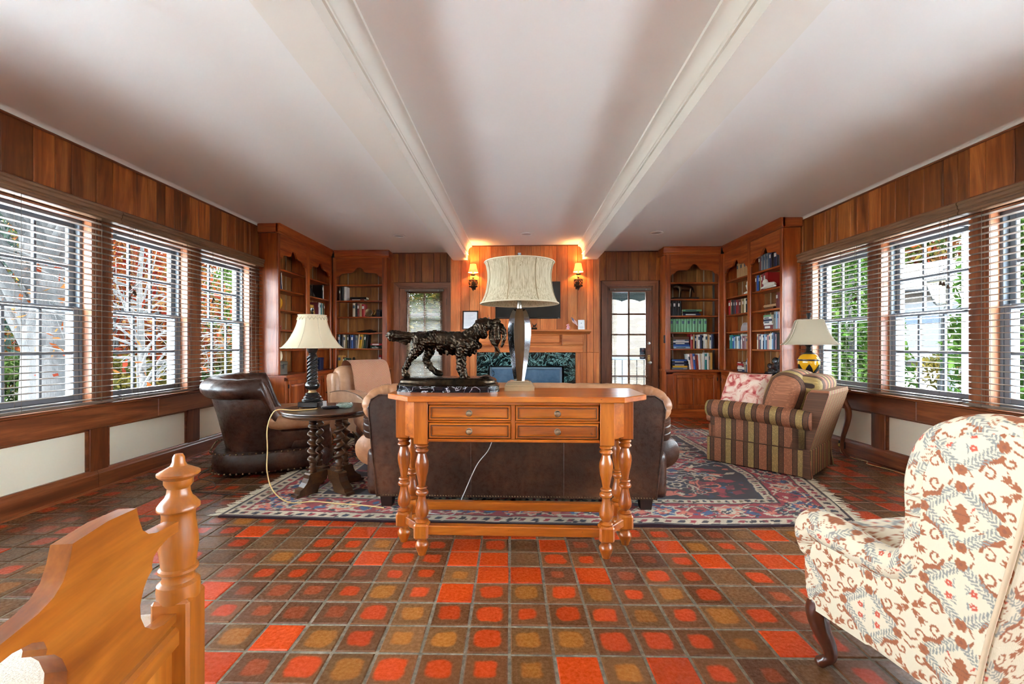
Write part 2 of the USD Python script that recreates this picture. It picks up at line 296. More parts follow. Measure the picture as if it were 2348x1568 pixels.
# ---- side walls: boards above, window band, panelled dado
LM = [(-1.625, -1.475), (-.645, -.495), (.335, .485), (1.315, 1.465), (2.295, 2.445), (3.275, 3.425), (4.254, 4.420), (5.25, 5.46)]
RM = [(-1.45, -1.30), (-.50, -.35), (.45, .60), (1.40, 1.55), (2.35, 2.50), (3.305, 3.45), (4.25, 4.405), (5.225, 5.42)]
def side_wall(name, X, rz, s, mull, stiles, label):
    """Local frame: x = s*Y along the wall, y = outwards, z up."""
    w = thing(name, label, loc=(X, 0, 0), rz=rz, kind='structure')
    def bx(nm, y0, y1, d0, d1, z0, z1, m, bev=.003, par=w): return obj(nm, B().box(s * y0, s * y1, d0, d1, z0, z1, bev), m, par)
    obj('core', B().box(s * YB, s * 7.35, .06, .16, 0, .56).box(s * YB, s * 7.35, .06, .16, 2.1, ZC).box(s * 5.3, s * 7.35, .06, .16, .5, 2.2).box(s * YB, s * (mull[0][0] + .02), .06, .16, .5, 2.2), cream_wall, w)
    obj('plaster_panel', B().box(s * YB, s * 5.45, .02, .07, .05, .52), cream_wall, w)
    obj('outside_cladding', B().box(s * YB, s * 7.6, .16, .2, -.2, .6).box(s * YB, s * 7.6, .16, .2, 2.1, 2.8), outside_white, w)
    y = YB
    while y < 5.44:
        wd = float(rng.choice([.088, .1, .115, .14, .165, .19]))
        y1 = min(y + wd, 5.45)
        if 5.45 - y1 < .05: y1 = 5.45
        bx('plank', y + .0015, y1 - .0015, .0, .022, 2.178, 2.556, WALN['z'], .004); y = y1
    bx('top_bead', YB, 5.46, -.014, .0, 2.545, 2.562, RAILW['x'], .005)
    c = [(-.03 + .03 * (1 - math.cos(a)), 2.563 + .03 * math.sin(a)) for a in np.linspace(0, PI / 2, 6)]
    obj('cove', B().prism([(-.0, 2.563)] + [(-.002 - .03 * (1 - math.cos(a)), 2.563 + .03 * math.sin(a)) for a in np.linspace(0, PI / 2, 6)] + [(0, ZC)], 'x', min(s * YB, s * 5.46), max(s * YB, s * 5.46)), white_paint, w)
    for a, b in ((YB, 2.2), (2.2, 3.6), (3.6, 5.46)): bx('head_rail', a + .001, b - .001, -.012, .06, 2.055, 2.182, RAILW['x'])
    for a, b in ((YB, 2.1), (2.1, 3.85), (3.85, 5.46)): bx('sill_apron', a + .001, b - .001, -.03, .06, .47, .632, RAILW['x'], .005)
    bx('window_sill', YB, 5.46, -.055, .10, .632, .652, RAILW['x'], .006)
    for a, b in mull:
        bx('mullion_post', a, b, 0, .16, .652, 2.056, RAILW['z'], .004)
        bx('mullion_bead', a + .02, a + .028, -.006, .0, .652, 2.056, RAILW['z'], .002)
    for q in stiles: bx('dado_stile', q - .078, q + .078, -.004, .06, .13, .47, RAILW['z'], .004)
    for k in range(len(stiles) - 1):
        a, b = stiles[k] + .078, stiles[k + 1] - .078
        obj('panel_bead', B().box(s * a, s * (a + .018), .008, .03, .15, .47).box(s * b, s * (b - .018), .008, .03, .15, .47).box(s * a, s * b, .008, .03, .452, .47), RAILW['x'], w)
    return w
lst = [-2.5, -1.6, -.62, .36, 1.34, 2.32, 3.32, 4.318, 5.30]; rst = [-2.5, -1.43, -.48, .47, 1.42, 2.37, 3.36, 4.28, 5.25]
side_wall('wall_left', XL, 90, 1, LM, lst, 'walnut boards over a white dado, left wall')
side_wall('wall_right', XR, -90, -1, RM, rst, 'walnut boards over a white dado, right wall')
for nm, X, rz, s in (('baseboard_left', XL, 90, 1), ('baseboard_right', XR, -90, -1)):
    P = [(-.016, 0), (-.016, .118), (-.010, .128), (-.006, .142), (.0, .152), (.04, .152), (.04, 0)]
    t = thing(nm, 'walnut baseboard along the %s wall' % nm[10:], loc=(X, 0, 0), rz=rz, kind='structure')
    for a, b in ((YB, 1.2), (1.2, 3.3), (3.3, 5.42)):
        lo, hi = sorted((s * a, s * b)); obj('board', B().prism(P, 'x', lo + .001, hi - .001), RAILW['x'], t)
    obj('shoe_moulding', B().prism([(-.016, 0), (-.03, 0), (-.028, .01), (-.016, .016)][::-1], 'x', min(s * YB, s * 5.42), max(s * YB, s * 5.42)), RAILW['x'], t)
obj('wall_back', B().box(XL - .2, XR + .2, YB - .16, YB, 0, ZC), cream_wall, label='plain wall behind the viewer', kind='structure')

# ---- windows (one built, the others refer to it)
def make_window(n, loc, rz):
    t = thing('window_%d' % n, 'white six-over-six sash window', loc=loc, rz=rz, kind='structure')
    W = .415
    obj('wood_jamb', B().box(-W, -W + .014, .002, .075, .652, 2.05).box(W - .014, W, .002, .075, .652, 2.05).box(-W, W, .002, .075, 2.036, 2.05), CASING['z'], t)
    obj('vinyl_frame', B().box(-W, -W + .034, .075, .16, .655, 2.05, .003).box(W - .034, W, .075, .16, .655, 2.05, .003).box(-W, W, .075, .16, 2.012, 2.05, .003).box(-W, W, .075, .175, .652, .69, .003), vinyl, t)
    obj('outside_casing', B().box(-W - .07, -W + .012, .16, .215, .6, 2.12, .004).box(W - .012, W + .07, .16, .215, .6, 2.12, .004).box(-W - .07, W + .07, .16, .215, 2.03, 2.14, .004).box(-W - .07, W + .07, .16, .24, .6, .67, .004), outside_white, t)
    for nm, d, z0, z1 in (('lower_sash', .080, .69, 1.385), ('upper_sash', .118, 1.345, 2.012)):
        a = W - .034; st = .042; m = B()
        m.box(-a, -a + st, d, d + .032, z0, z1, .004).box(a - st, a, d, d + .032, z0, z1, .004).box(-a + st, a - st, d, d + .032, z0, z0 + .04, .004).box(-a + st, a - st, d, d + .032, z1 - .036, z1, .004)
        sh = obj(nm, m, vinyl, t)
        gz0, gz1 = z0 + .04, z1 - .036; gx = a - st; cw = 2 * gx / 3; zm = (gz0 + gz1) / 2
        for k in (1, 2): obj('glazing_bar', B().box(-gx + cw * k - .010, -gx + cw * k + .010, d + .004, d + .028, gz0, gz1, .003), vinyl, sh)
        obj('glazing_bar', B().box(-gx, gx, d + .004, d + .028, zm - .010, zm + .010, .003), vinyl, sh)
        for k in range(3):
            for z_, y_ in ((gz0, zm - .01), (zm + .01, gz1)):
                obj('pane', B().box(-gx + cw * k + .010, -gx + cw * (k + 1) - .010, d + .014, d + .018, z_, y_), glass_m, sh)
    return t
wn = 0
proto = None
for X, rz, s, mm in ((XL, 90, 1, LM), (XR, -90, -1, RM)):
    for k in range(len(mm) - 1):
        yc = (mm[k][1] + mm[k + 1][0]) / 2; wn += 1
        if proto is None: proto = make_window(wn, (X, yc, 0), rz)
        else:
            t = thing('window_%d' % wn, 'white six-over-six sash window', loc=(X, yc, 0), rz=rz, kind='structure')
            t.GetReferences().AddInternalReference(proto.GetPath()); t.SetInstanceable(True)

# ---- far wall with two glazed doors, chimney breast
bw = thing('wall_far', 'walnut board wall with chimney breast between two glazed doors', kind='structure')
D1, D2 = (-1.955, -1.16), (1.385, 2.115)
obj('core', B().box(XL - .2, D1[0], YD + .02, YD + .16, 0, ZC).box(D1[0], D1[1], YD + .02, YD + .16, 2.03, ZC).box(D1[1], D2[0], YD + .02, YD + .16, 0, ZC).box(D2[0], D2[1], YD + .02, YD + .16, 2.04, ZC).box(D2[1], XR + .2, YD + .02, YD + .16, 0, ZC), outside_white, bw)
def planks(x0, x1, yf, z0, z1, mats, edges=None, par=bw):
    if edges is None:
        edges = [x0]
        while edges[-1] < x1 - .01:
            nx = edges[-1] + float(rng.choice([.09, .11, .14, .16, .19]))
            edges.append(x1 if x1 - nx < .06 else min(nx, x1))
    for a, b in zip(edges[:-1], edges[1:]): obj('plank', B().box(a + .0015, b - .0015, yf, yf + .025, z0, z1, .004), mats['z'], par)
planks(-2.1, -1.04, YD, 2.115, ZC, WALN); planks(1.19, 2.25, YD, 2.125, ZC, WALN)
planks(-2.1, -2.02, YD, .0, 2.115, WALN); planks(-1.115, -1.04, YD, 0, 2.115, WALN); planks(1.19, 1.30, YD, 0, 2.125, WALN); planks(2.21, 2.27, YD, 0, 2.125, WALN)
FX0, FX1, FZ = -.46, .66, .785
obj('breast_core', B().box(-1.035, FX0, YC + .02, YD + .05, 0, ZC).box(FX1, 1.185, YC + .02, YD + .05, 0, ZC).box(FX0, FX1, YC + .02, YD + .05, FZ, ZC), RAILW['z'], bw)
ed = [-1.035, -.88, -.747, -.596, -.425, -.202, -.065, .176, .313, .553, .715, .863, 1.0, 1.10, 1.185]
planks(0, 0, YC, .99, ZC, CHIM, ed)
planks(0, 0, YC, 0, .99, CHIM, [-1.035, -.88, -.66]); planks(0, 0, YC, 0, .99, CHIM, [.85, 1.0, 1.10, 1.185])
obj('return_board', B().box(-1.04, -1.03, YC + .002, YD, 0, ZC, .003).box(1.18, 1.192, YC + .002, YD, 0, ZC, .003), CASING['z'], bw)
obj('ceiling_bead', B().box(-2.1, -1.04, YD - .012, YD, ZC - .012, ZC).box(1.19, 2.25, YD - .012, YD, ZC - .012, ZC).box(-.72, .87, YC - .012, YC, ZC - .012, ZC), RAILW['x'], bw)
fb_m = plain('firebrick_soot', lin(38, 34, 32), .9, bump=.3, bscale=50)
obj('firebox', B().box(FX0 - .02, FX0, YC + .02, 7.2, 0, FZ).box(FX1, FX1 + .02, YC + .02, 7.2, 0, FZ).box(FX0, FX1, 7.18, 7.2, 0, FZ).box(FX0, FX1, YC + .02, 7.2, FZ, FZ + .02), fb_m, bw)
door_blind_m = plain('door_blind_slat', lin(92, 72, 46), .4)
knob_m = plain('glass_knob', (.8, .8, .78), .08, metal=.6)
def door(n, x0, x1, top, gl, label, tilt, hinge_left, hardware):
    t = thing('door_%d' % n, label, loc=((x0 + x1) / 2, YD, 0), kind='structure'); w = (x1 - x0) / 2; c = (x0 + x1) / 2
    cas = .08
    for k, P in enumerate(([(-w - cas, 0), (-w, 0), (-w, top), (-w - cas, top + cas)], [(w, 0), (w + cas, 0), (w + cas, top + cas), (w, top)], [(-w, top), (w, top), (w + cas, top + cas), (-w - cas, top + cas)])):
        obj('casing', B().prism(P, 'y', -.022, .02), CASING['x' if k == 2 else 'z'], t)
    obj('jamb', B().box(-w, -w + .012, -.01, .16, 0, top).box(w - .012, w, -.01, .16, 0, top).box(-w, w, -.01, .16, top - .012, top), CASING['z'], t)
    g0, g1 = gl[0] - c, gl[1] - c; gz0, gz1 = .30, 1.945; a = w - .014
    obj('stile', B().box(-a, g0, .01, .05, .01, top - .014, .003), CASING['z'], t); obj('stile', B().box(g1, a, .01, .05, .01, top - .014, .003), CASING['z'], t)
    obj('rail', B().box(g0, g1, .01, .05, .01, gz0, .003), CASING['x'], t); obj('rail', B().box(g0, g1, .01, .05, gz1, top - .014, .003), CASING['x'], t)
    xm = (g0 + g1) / 2; zs = [gz0, .60, .926, 1.267, 1.593, gz1]
    obj('glazing_bar', B().box(xm - .013, xm + .013, .015, .045, gz0, gz1, .004), CASING['z'], t)
    for z in zs[1:-1]: obj('glazing_bar', B().box(g0, g1, .015, .045, z - .013, z + .013, .004), CASING['x'], t)
    for z0, z1 in zip(zs[:-1], zs[1:]):
        for a0, a1 in ((g0, xm - .013), (xm + .013, g1)): obj('pane', B().box(a0, a1, .028, .031, z0 + .013, z1 - .013), glass_m, t)
    hx = -a if hinge_left else a
    for z in (.25, 1.75): obj('hinge', B().box(hx - .006, hx + .006, -.004, .012, z, z + .1, .002), black_m, t)
    if hardware:
        obj('deadbolt', B().lathe([(.001, 0), (.02, .0), (.024, .004), (.022, .014), (.001, .016)], 20, M=T(2.055 - c, .01, 1.128, rx=90)), knob_m, t, smooth=40)
        obj('lock_plate', B().box(2.055 - c - .022, 2.055 - c + .022, .002, .012, .80, .95, .004), brass_m, t)
        obj('knob', B().lathe([(.001, 0), (.026, 0), (.012, .01), (.012, .03), (.028, .04), (.03, .055), (.02, .066), (.001, .068)], 20, M=T(2.06 - c, .005, .823, rx=90)), knob_m, t, smooth=40)
    # slatted blind hung on the door
    bl = thing('door_blind', ('tan slatted blind tilted half shut on the left glazed door' if tilt > 10 else 'tan slatted blind with open slats on the right glazed door'), 'blind', ((x0 + x1) / 2, YD - .03, 0))
    b0, b1 = g0 - .03, g1 + .05
    obj('headrail', B().box(b0 - .02, b1 + .02, -.012, .022, 1.965, 2.0, .003), plain('headrail_%d' % n, lin(120, 104, 92), .4), bl)
    for xx in (b0 + .06, b1 - .06): obj('bracket', B().lathe([(.001, 0), (.011, .0), (.011, .012), (.001, .014)], 12, M=T(xx, -.012, 1.978, rx=90)), knob_m, bl, smooth=40)
    z = 1.955; pr = []
    while z > .12:
        pr.append(z); z -= .0215
    sl = B()
    for q in range(len(pr)):
        obj('slat', B().box(b0, b1, -.0125, .0125, -.0005, .0005, M=T(0, 0, pr[q], rx=tilt)), door_blind_m, bl)
    obj('bottom_rail', B().box(b0, b1, -.01, .01, .09, .11, .003), door_blind_m, bl)
    for xx in (b0 + .06, b1 - .06): obj('ladder_cord', B().tube([(xx, -.014, 1.96), (xx, -.014, .1)], .0012, 5), cord_m, bl)
    obj('tilt_wand', B().tube([(b0 + .03, -.018, 1.95), (b0 + .032, -.02, 1.2)], .003, 6), knob_m, bl)
    return t
door(1, D1[0], D1[1], 2.03, (-1.795, -1.29), 'brown glazed door left of the fireplace', 38, False, False)
door(2, D2[0], D2[1], 2.04, (1.479, 2.007), 'brown ten-pane glazed door right of the fireplace', 4, True, True)
# ---- window blinds
def blind(X, rz, s, y0, y1, label, tass):
    t = thing('window_blind', label, 'blind', (X, 0, 0), rz)
    a, b = sorted((s * y0, s * y1))
    P = [(-.010, 2.060), (-.078, 2.060), (-.084, 2.066), (-.084, 2.082), (-.076, 2.09), (-.076, 2.100), (-.086, 2.108), (-.086, 2.128), (-.094, 2.136), (-.094, 2.150), (-.086, 2.156), (-.010, 2.156)]
    obj('valance', B().prism([(p[0], p[1] - .005) for p in P], 'x', a, b), valance_m, t)
    n = 31; zs = np.linspace(2.018, .70, n)
    th = np.linspace(-1, 1, 6); pr = [(.025 * q - .045, .004 * (1 - q * q)) for q in th] + [(.025 * q - .045, .004 * (1 - q * q) - .003) for q in th[::-1]]
    for z in zs: obj('slat', B().prism([(p[0], p[1] + z) for p in pr], 'x', a + .012, b - .012), slat_m, t)
    obj('bottom_rail', B().box(a + .012, b - .012, -.07, -.02, .662, .68, .004), slat_m, t)
    L = y1 - y0
    for fr in (.08, .36, .64, .92):
        x = s * (y0 + fr * L)
        obj('ladder_cord', B().tube([(x, -.072, 2.06), (x, -.072, .67)], .0012, 5).tube([(x + .006, -.019, 2.06), (x + .006, -.019, .67)], .0012, 5), cord_m, t)
    for k, (yy, zz) in enumerate(tass):
        c = obj('pull_cord', B().tube([(s * yy, -.082, 2.06), (s * yy, -.083, zz)], .001, 5), cord_m, t)
        obj('tassel', B().lathe([(.001, .03), (.006, .029), (.008, .015), (.013, .002), (.011, 0), (.001, -.001)], 12, c=(s * yy, -.083, zz - .03)), tassel_m, c, smooth=40)
    return t
blind(XL, 90, 1, 3.43, 5.405, 'brown slatted blind over the two far windows of the left wall', [(3.50, 1.585), (3.535, 1.545), (3.55, 1.535), (3.50, 1.50), (4.49, 1.585), (4.475, 1.56)])
blind(XL, 90, 1, 1.46, 3.425, 'brown slatted blind over the nearest window of the left wall', [])
blind(XR, -90, -1, 3.445, 5.36, 'brown slatted blind over the two far windows of the right wall', [(3.575, 1.59), (3.55, 1.58), (3.515, 1.555), (4.44, 1.56), (4.46, 1.555)])
blind(XR, -90, -1, 1.5, 3.437, 'brown slatted blind over the nearest window of the right wall', [])
# ================================================================ BOOKCASES AND WHAT STANDS IN THEM
SH = [1.045, 1.297, 1.55, 1.807, 2.06]; LEDGE = .725
strip_m = plain('shelf_standard', lin(196, 186, 168), .35, metal=.6)
def scallop(u0, u1):
    L = [(0, 2.145), (.012, 2.168), (.035, 2.180), (.07, 2.184), (.09, 2.196), (.105, 2.216), (.14, 2.231), (.20, 2.236), (.33, 2.240), (.375, 2.250), (.405, 2.272), (.425, 2.298), (.455, 2.320), (.5, 2.328)]
    L = L + [(1 - t, z) for t, z in L[-2::-1]]
    return [(u0 + (u1 - u0) * t, z) for t, z in L]
def bookcase(label, loc, rz, w, bays, depth, proj, shelves, doors, ends, chamf, bu, cu):
    t = thing('bookcase', label, 'bookcase', loc, rz)
    H = 2.485; W = MAHO
    e0, e1 = ends
    obj('side_panel', B().box(0, .022, .0, depth, LEDGE, H, .003), W['z'], t); obj('side_panel', B().box(w - .022, w, .0, depth, LEDGE, H, .003), W['z'], t)
    us = [0] + [q for b in bays for q in b] + [w]
    for a, b in zip(us[::2], us[1::2]):
        obj('face_stile', B().box(a, b, -.012, .012, LEDGE, H, .004), W['z'], t)
        if 0 < a and b < w: obj('divider', B().box((a + b) / 2 - .011, (a + b) / 2 + .011, .012, depth - .01, LEDGE, H, .002), W['z'], t)
    sc = []
    for b in bays: sc += scallop(*b)
    obj('valance', B().prism([(us[1], H)] + sc + [(us[-2], H)], 'y', -.010, .014), W['x'], t)
    P = [(0.0, 2.478), (-.020, 2.478), (-.020, 2.498), (-.030, 2.506), (-.044, 2.575), (-.052, 2.580), (-.052, ZC), (0.0, ZC)]
    obj('cornice', B().prism(P, 'x', cu[0], cu[1]), W['x'], t)
    if e0: obj('cornice_return', B().box(-.04, 0, -.03, depth, 2.485, ZC, .006), W['y'], t)
    if e1: obj('cornice_return', B().box(w, w + .04, -.03, depth, 2.485, ZC, .006), W['y'], t)
    for b in bays:
        m = (b[0] + b[1]) / 2
        k = [b[0] - .02, b[0] + (b[1] - b[0]) * .36, b[0] + (b[1] - b[0]) * .68, b[1] + .02]
        for p, q in zip(k[:-1], k[1:]): obj('back_board', B().box(p, q - .002, depth - .012, depth, LEDGE, H, .002), BACKP['z'], t)
        for q in (b[0] + .12, b[1] - .12): obj('shelf_standard', B().box(q - .007, q + .007, depth - .018, depth - .012, LEDGE + .01, 2.40), strip_m, t)
        for z in shelves: obj('shelf', B().box(b[0] - .02, b[1] + .02, .014, depth - .014, z - .022, z, .004), W['x'], t)
    # lower cupboard
    f = -proj; b0, b1 = bu
    PL = [(b0 - .02, depth), (b0 - .02, -.01), (b0 + .035 if chamf == 0 else b0 - .02, f - .02), (b1 - .05 if chamf == 1 else b1 + .02, f - .02), (b1 + .02, -.01), (b1 + .02, depth)]
    if not e0: PL = [(max(x, b0), y) for x, y in PL]
    if not e1: PL = [(min(x, b1), y) for x, y in PL]
    obj('ledge', B().prism(PL[::-1], 'z', LEDGE - .024, LEDGE), W['x'], t)
    obj('ledge_bead', B().box(b0 + .01, b1 - (.05 if chamf == 1 else .01), f - .010, f, LEDGE - .04, LEDGE - .022, .006), W['x'], t)
    PB = [(min(max(x, b0), b1) - (.02 if chamf == 1 and abs(x - b1 + .05) < 1e-6 else 0), y + .04 if y < 0 else y) for x, y in PL]
    obj('cupboard_carcass', B().prism(PB[::-1], 'z', .0, LEDGE - .024), W['z'], t)
    obj('plinth', B().box(b0 + .03, b1 - .06, f - .004, f + .02, 0, .095, .004), W['x'], t)
    dus = [q for d in doors for q in d[:2]]
    lo, hi = min(dus), max(dus)
    obj('top_rail', B().box(b0, b1 - (.06 if chamf == 1 else 0), f, f + .02, .652, LEDGE - .024, .002), W['x'], t)
    obj('bottom_rail', B().box(b0, b1 - (.06 if chamf == 1 else 0), f, f + .02, .095, .135, .002), W['x'], t)
    ed = [b0] + dus + [b1 - (.06 if chamf == 1 else 0)]
    for a, b in zip(ed[::2], ed[1::2]):
        if b - a > .012: obj('cupboard_stile', B().box(a, b, f, f + .02, .10, .70, .002), W['z'], t)
    for u0, u1, npan, knob, hinge in doors:
        a, b, z0, z1 = u0 + .003, u1 - .003, .138, .650
        m = B().box(a, a + .05, f - .012, f + .008, z0, z1, .003).box(b - .05, b, f - .012, f + .008, z0, z1, .003).box(a + .05, b - .05, f - .012, f + .008, z0, z0 + .055, .003).box(a + .05, b - .05, f - .012, f + .008, z1 - .05, z1, .003)
        cells = [(a + .05, b - .05)] if npan == 1 else [(a + .05, (a + b) / 2 - .025), ((a + b) / 2 + .025, b - .05)]
        if npan == 2: m.box((a + b) / 2 - .025, (a + b) / 2 + .025, f - .012, f + .008, z0 + .055, z1 - .05, .003)
        dd = obj('door', m, W['z'], t)
        for p, q in cells:
            g0, g1 = z0 + .055, z1 - .05; i = .028
            R = lambda x0, x1, y, c0, c1: [(x0, y, c0), (x1, y, c0), (x1, y, c1), (x0, y, c1)]
            obj('raised_panel', B().loft([R(p, q, f + .008, g0, g1), R(p, q, f + .004, g0, g1), R(p + .006, q - .006, f - .002, g0 + .006, g1 - .006), R(p + i, q - i, f - .009, g0 + i, g1 - i)]), W['z'], dd)
        if knob is not None:
            obj('knob', B().lathe([(.001, 0), (.006, 0), (.006, .012), (.012, .018), (.010, .026), (.001, .028)], 12, M=T(knob, f - .012, .40, rx=90)), black_m, dd, smooth=40)
        hx = u0 if hinge < 0 else u1
        for z in (.20, .56): obj('hinge', B().box(hx - .006, hx + .006, f - .015, f, z, z + .05, .002), black_m, dd)
    return t
CASES = dict(
    LW=dict(loc=(-2.98, 5.42, 0), rz=90, w=1.60, bays=[(.05, .735), (.84, 1.53)], depth=.232, proj=.105, ends=(True, False), chamf=-1, bu=(0, 1.545), cu=(-.04, 1.545)),
    LB=dict(loc=(-2.955, 7.02, 0), rz=0, w=.865, bays=[(.05, .79)], depth=.20, proj=.05, ends=(False, True), chamf=-1, bu=(.085, .865), cu=(.03, .905)),
    RB=dict(loc=(2.228, 6.955, 0), rz=0, w=.87, bays=[(.075, .795)], depth=.262, proj=.045, ends=(True, False), chamf=-1, bu=(0, .805), cu=(-.04, .82)),
    RW=dict(loc=(3.10, 6.955, 0), rz=-90, w=1.545, bays=[(.065, .735), (.815, 1.49)], depth=.205, proj=.06, ends=(False, True), chamf=1, bu=(.05, 1.545), cu=(.055, 1.585)))
dr = {'LW': [(.06, .54, 1, .50, -1), (.56, 1.04, 1, .60, 1), (1.08, 1.5, 1, 1.12, 1)], 'LB': [(.12, .80, 2, None, 1)], 'RB': [(.10, .755, 2, None, 1)],
      'RW': [(.08, .41, 1, .38, -1), (.43, .77, 1, .735, -1), (.80, 1.14, 1, 1.105, -1), (1.17, 1.475, 1, 1.20, 1)]}
lb = {'LW': 'tall mahogany bookcase with two scalloped bays along the left wall', 'LB': 'mahogany bookcase with one scalloped bay left of the left door', 'RB': 'mahogany bookcase with one scalloped bay right of the right door', 'RW': 'tall mahogany bookcase with two scalloped bays along the right wall'}
for k, c in CASES.items():
    bookcase(lb[k], c['loc'], c['rz'], c['w'], c['bays'], c['depth'], c['proj'], SH, dr[k], c['ends'], c['chamf'], c['bu'], c['cu'])
def at_case(k, u, d, z):
    c = CASES[k]; a = math.radians(c['rz']); l = c['loc']
    return (l[0] + u * math.cos(a) - d * math.sin(a), l[1] + u * math.sin(a) + d * math.cos(a), z)
COL = dict(red=(168, 28, 30), dark_red=(110, 24, 26), maroon=(120, 50, 52), orange=(200, 84, 40), pink=(222, 150, 140), brown=(98, 58, 36), tan=(186, 152, 106), cream=(226, 214, 186), white=(234, 232, 226), grey=(138, 138, 134), black=(22, 22, 24), navy=(24, 36, 78), blue=(40, 88, 168), light_blue=(140, 176, 206), teal=(34, 128, 124), green=(112, 172, 128), dark_green=(24, 60, 42), olive=(120, 108, 52), yellow=(226, 178, 48), gold=(206, 152, 70), mauve=(164, 120, 128), slate=(70, 90, 110))
page_m = plain('book_pages', lin(222, 208, 180), .8)
BM = {k: plain('book_' + k, lin(*v), .45, coat=.1) for k, v in COL.items()}
ORD = ['first', 'second', 'third', 'fourth', 'fifth', 'sixth', 'seventh', 'eighth', 'ninth', 'tenth', 'eleventh', 'twelfth', 'thirteenth', 'fourteenth', 'fifteenth', 'sixteenth', 'seventeenth', 'eighteenth', 'nineteenth', 'twentieth']
NMC = dict(LW='left wall bookcase', LB='left back bookcase', RB='right back bookcase', RW='right wall bookcase')
SHN = {2.06: 'top shelf', 1.807: 'second shelf', 1.55: 'third shelf', 1.297: 'fourth shelf', 1.045: 'fifth shelf', .725: 'bottom ledge'}
def band_of(col): return BM['white'] if COL[col][0] + COL[col][1] + COL[col][2] < 330 else BM['slate']
def stand(k, u, z, spec, bay='', d0=.035, order0=0, group=None, glabel=None, back=False):
    """spec: 'colour:thickness cm:height cm[:lean degrees]' from left to right."""
    c = CASES[k]; n = order0; pl = 0.0; ph = 0.0; mx = .288 if z < .8 else .222
    for s in spec.split():
        q = s.split(':'); col = q[0]; th = float(q[1]) / 100; h = float(q[2]) / 100; lean = float(q[3]) if len(q) > 3 else 0.0
        h = min(h, mx); dp = min(c['depth'] - d0 - .02, h * .72); e = .002
        if lean < pl: u += ph * math.sin(math.radians(pl - lean)) + .002
        pl, ph = lean, h
        lab = glabel or '%s book, %s from left, %s, %s%s' % (col.replace('_', ' '), ORD[n], SHN[z], bay + (', ' if bay else ''), NMC[k])
        t = thing('book', lab, 'book', at_case(k, u, d0, z + .001 + (abs(math.sin(math.radians(lean))) * th if lean > 0 else 0)), c['rz'], group=group, tilt=(0, lean, 0) if lean else None)
        f = B()
        f.box(0, e, .004, dp, 0, h).box(th - e, th, .004, dp, 0, h)
        f.prism([(0, .004), (th * .12, .0005), (th * .5, -.002), (th * .88, .0005), (th, .004), (th, .007), (0, .007)], 'z', 0, h)
        obj('cover', f, BM[col], t)
        obj('pages', B().box(e, th - e, .007, dp - .004, .003, h - .004), page_m, t)
        if th > .017 and n % 2 == 0:
            obj('spine_band', B().box(th * .14, th * .86, -.0026, -.001, h * .62, h * .84), band_of(col), t)
        n += 1; u += th * math.cos(math.radians(lean)) + .0012 + (h * math.sin(math.radians(lean)) * .0)
    return u
def pile(k, u, z, spec, bay='', d0=.03, where=''):
    """A pile of lying books, from the bottom up: 'colour:thickness:length'."""
    c = CASES[k]; zz = z + .001
    for n, s in enumerate(spec.split()):
        q = s.split(':'); col = q[0]; th = float(q[1]) / 100; L = float(q[2]) / 100; dp = min(c['depth'] - d0 - .03, L * .75); e = .0022
        off = float(rng.uniform(-.008, .008))
        lab = '%s book, %s from bottom of pile, %s, %s%s' % (col.replace('_', ' '), ORD[n], SHN[z], bay + (', ' if bay else ''), NMC[k])
        t = thing('book', lab, 'book', at_case(k, u + off, d0, zz), c['rz'])
        obj('cover', B().box(0, L, .004, dp, 0, e).box(0, L, .004, dp, th - e, th).box(0, L, -.001, .006, 0, th, .003), BM[col], t)
        obj('pages', B().box(.003, L - .003, .006, dp - .004, e, th - e), page_m, t)
        if n % 2 == 0: obj('spine_band', B().box(L * .15, L * .72, -.0018, 0, th * .25, th * .75), band_of(col), t)
        zz += th + .0004
    return zz
# right back bookcase
o = .08
stand('RB', o + .0, 1.55, 'black:2:24 black:2.6:23 black:3.8:24.5 black:3:24 black:3:23.5 black:2.6:24')
pile('RB', o + .19, 1.55, 'navy:3.2:27 black:3:25 green:3:29')
stand('RB', o + .005, 1.297, ' '.join(['green:4.15:20.5'] * 13), group='uniform green volumes', glabel='green cloth volume in the uniform row, fourth shelf, right back bookcase')
pile('RB', o + .05, 1.045, 'light_blue:3.2:25 blue:3:25 navy:3:24 white:2.2:24 slate:2.2:24 brown:4.4:24')
stand('RB', o + .315, 1.045, 'red:3.4:23 tan:2.6:23 navy:2:19 cream:2.4:21 white:3.2:21.5 navy:2.6:21 black:2.2:20 white:2.4:22.5 cream:3.4:22.5 tan:3:22 white:2.4:21 navy:3.4:22')
pile('RB', o + .03, .725, 'grey:3:24 yellow:2.6:23 black:2.4:25 navy:2.4:24 black:2.2:24 blue:2.4:23')
stand('RB', o + .295, .725, 'white:3:23.5:-7 pink:3.4:24:-6 blue:3.2:24:-5 dark_red:2.6:22.5:-4 orange:1.4:22:-4 white:3.2:24:-3 cream:1.6:24 white:3.6:24 teal:3.4:24 white:2.6:25.5 tan:2:24 gold:3.4:25.5', order0=0)
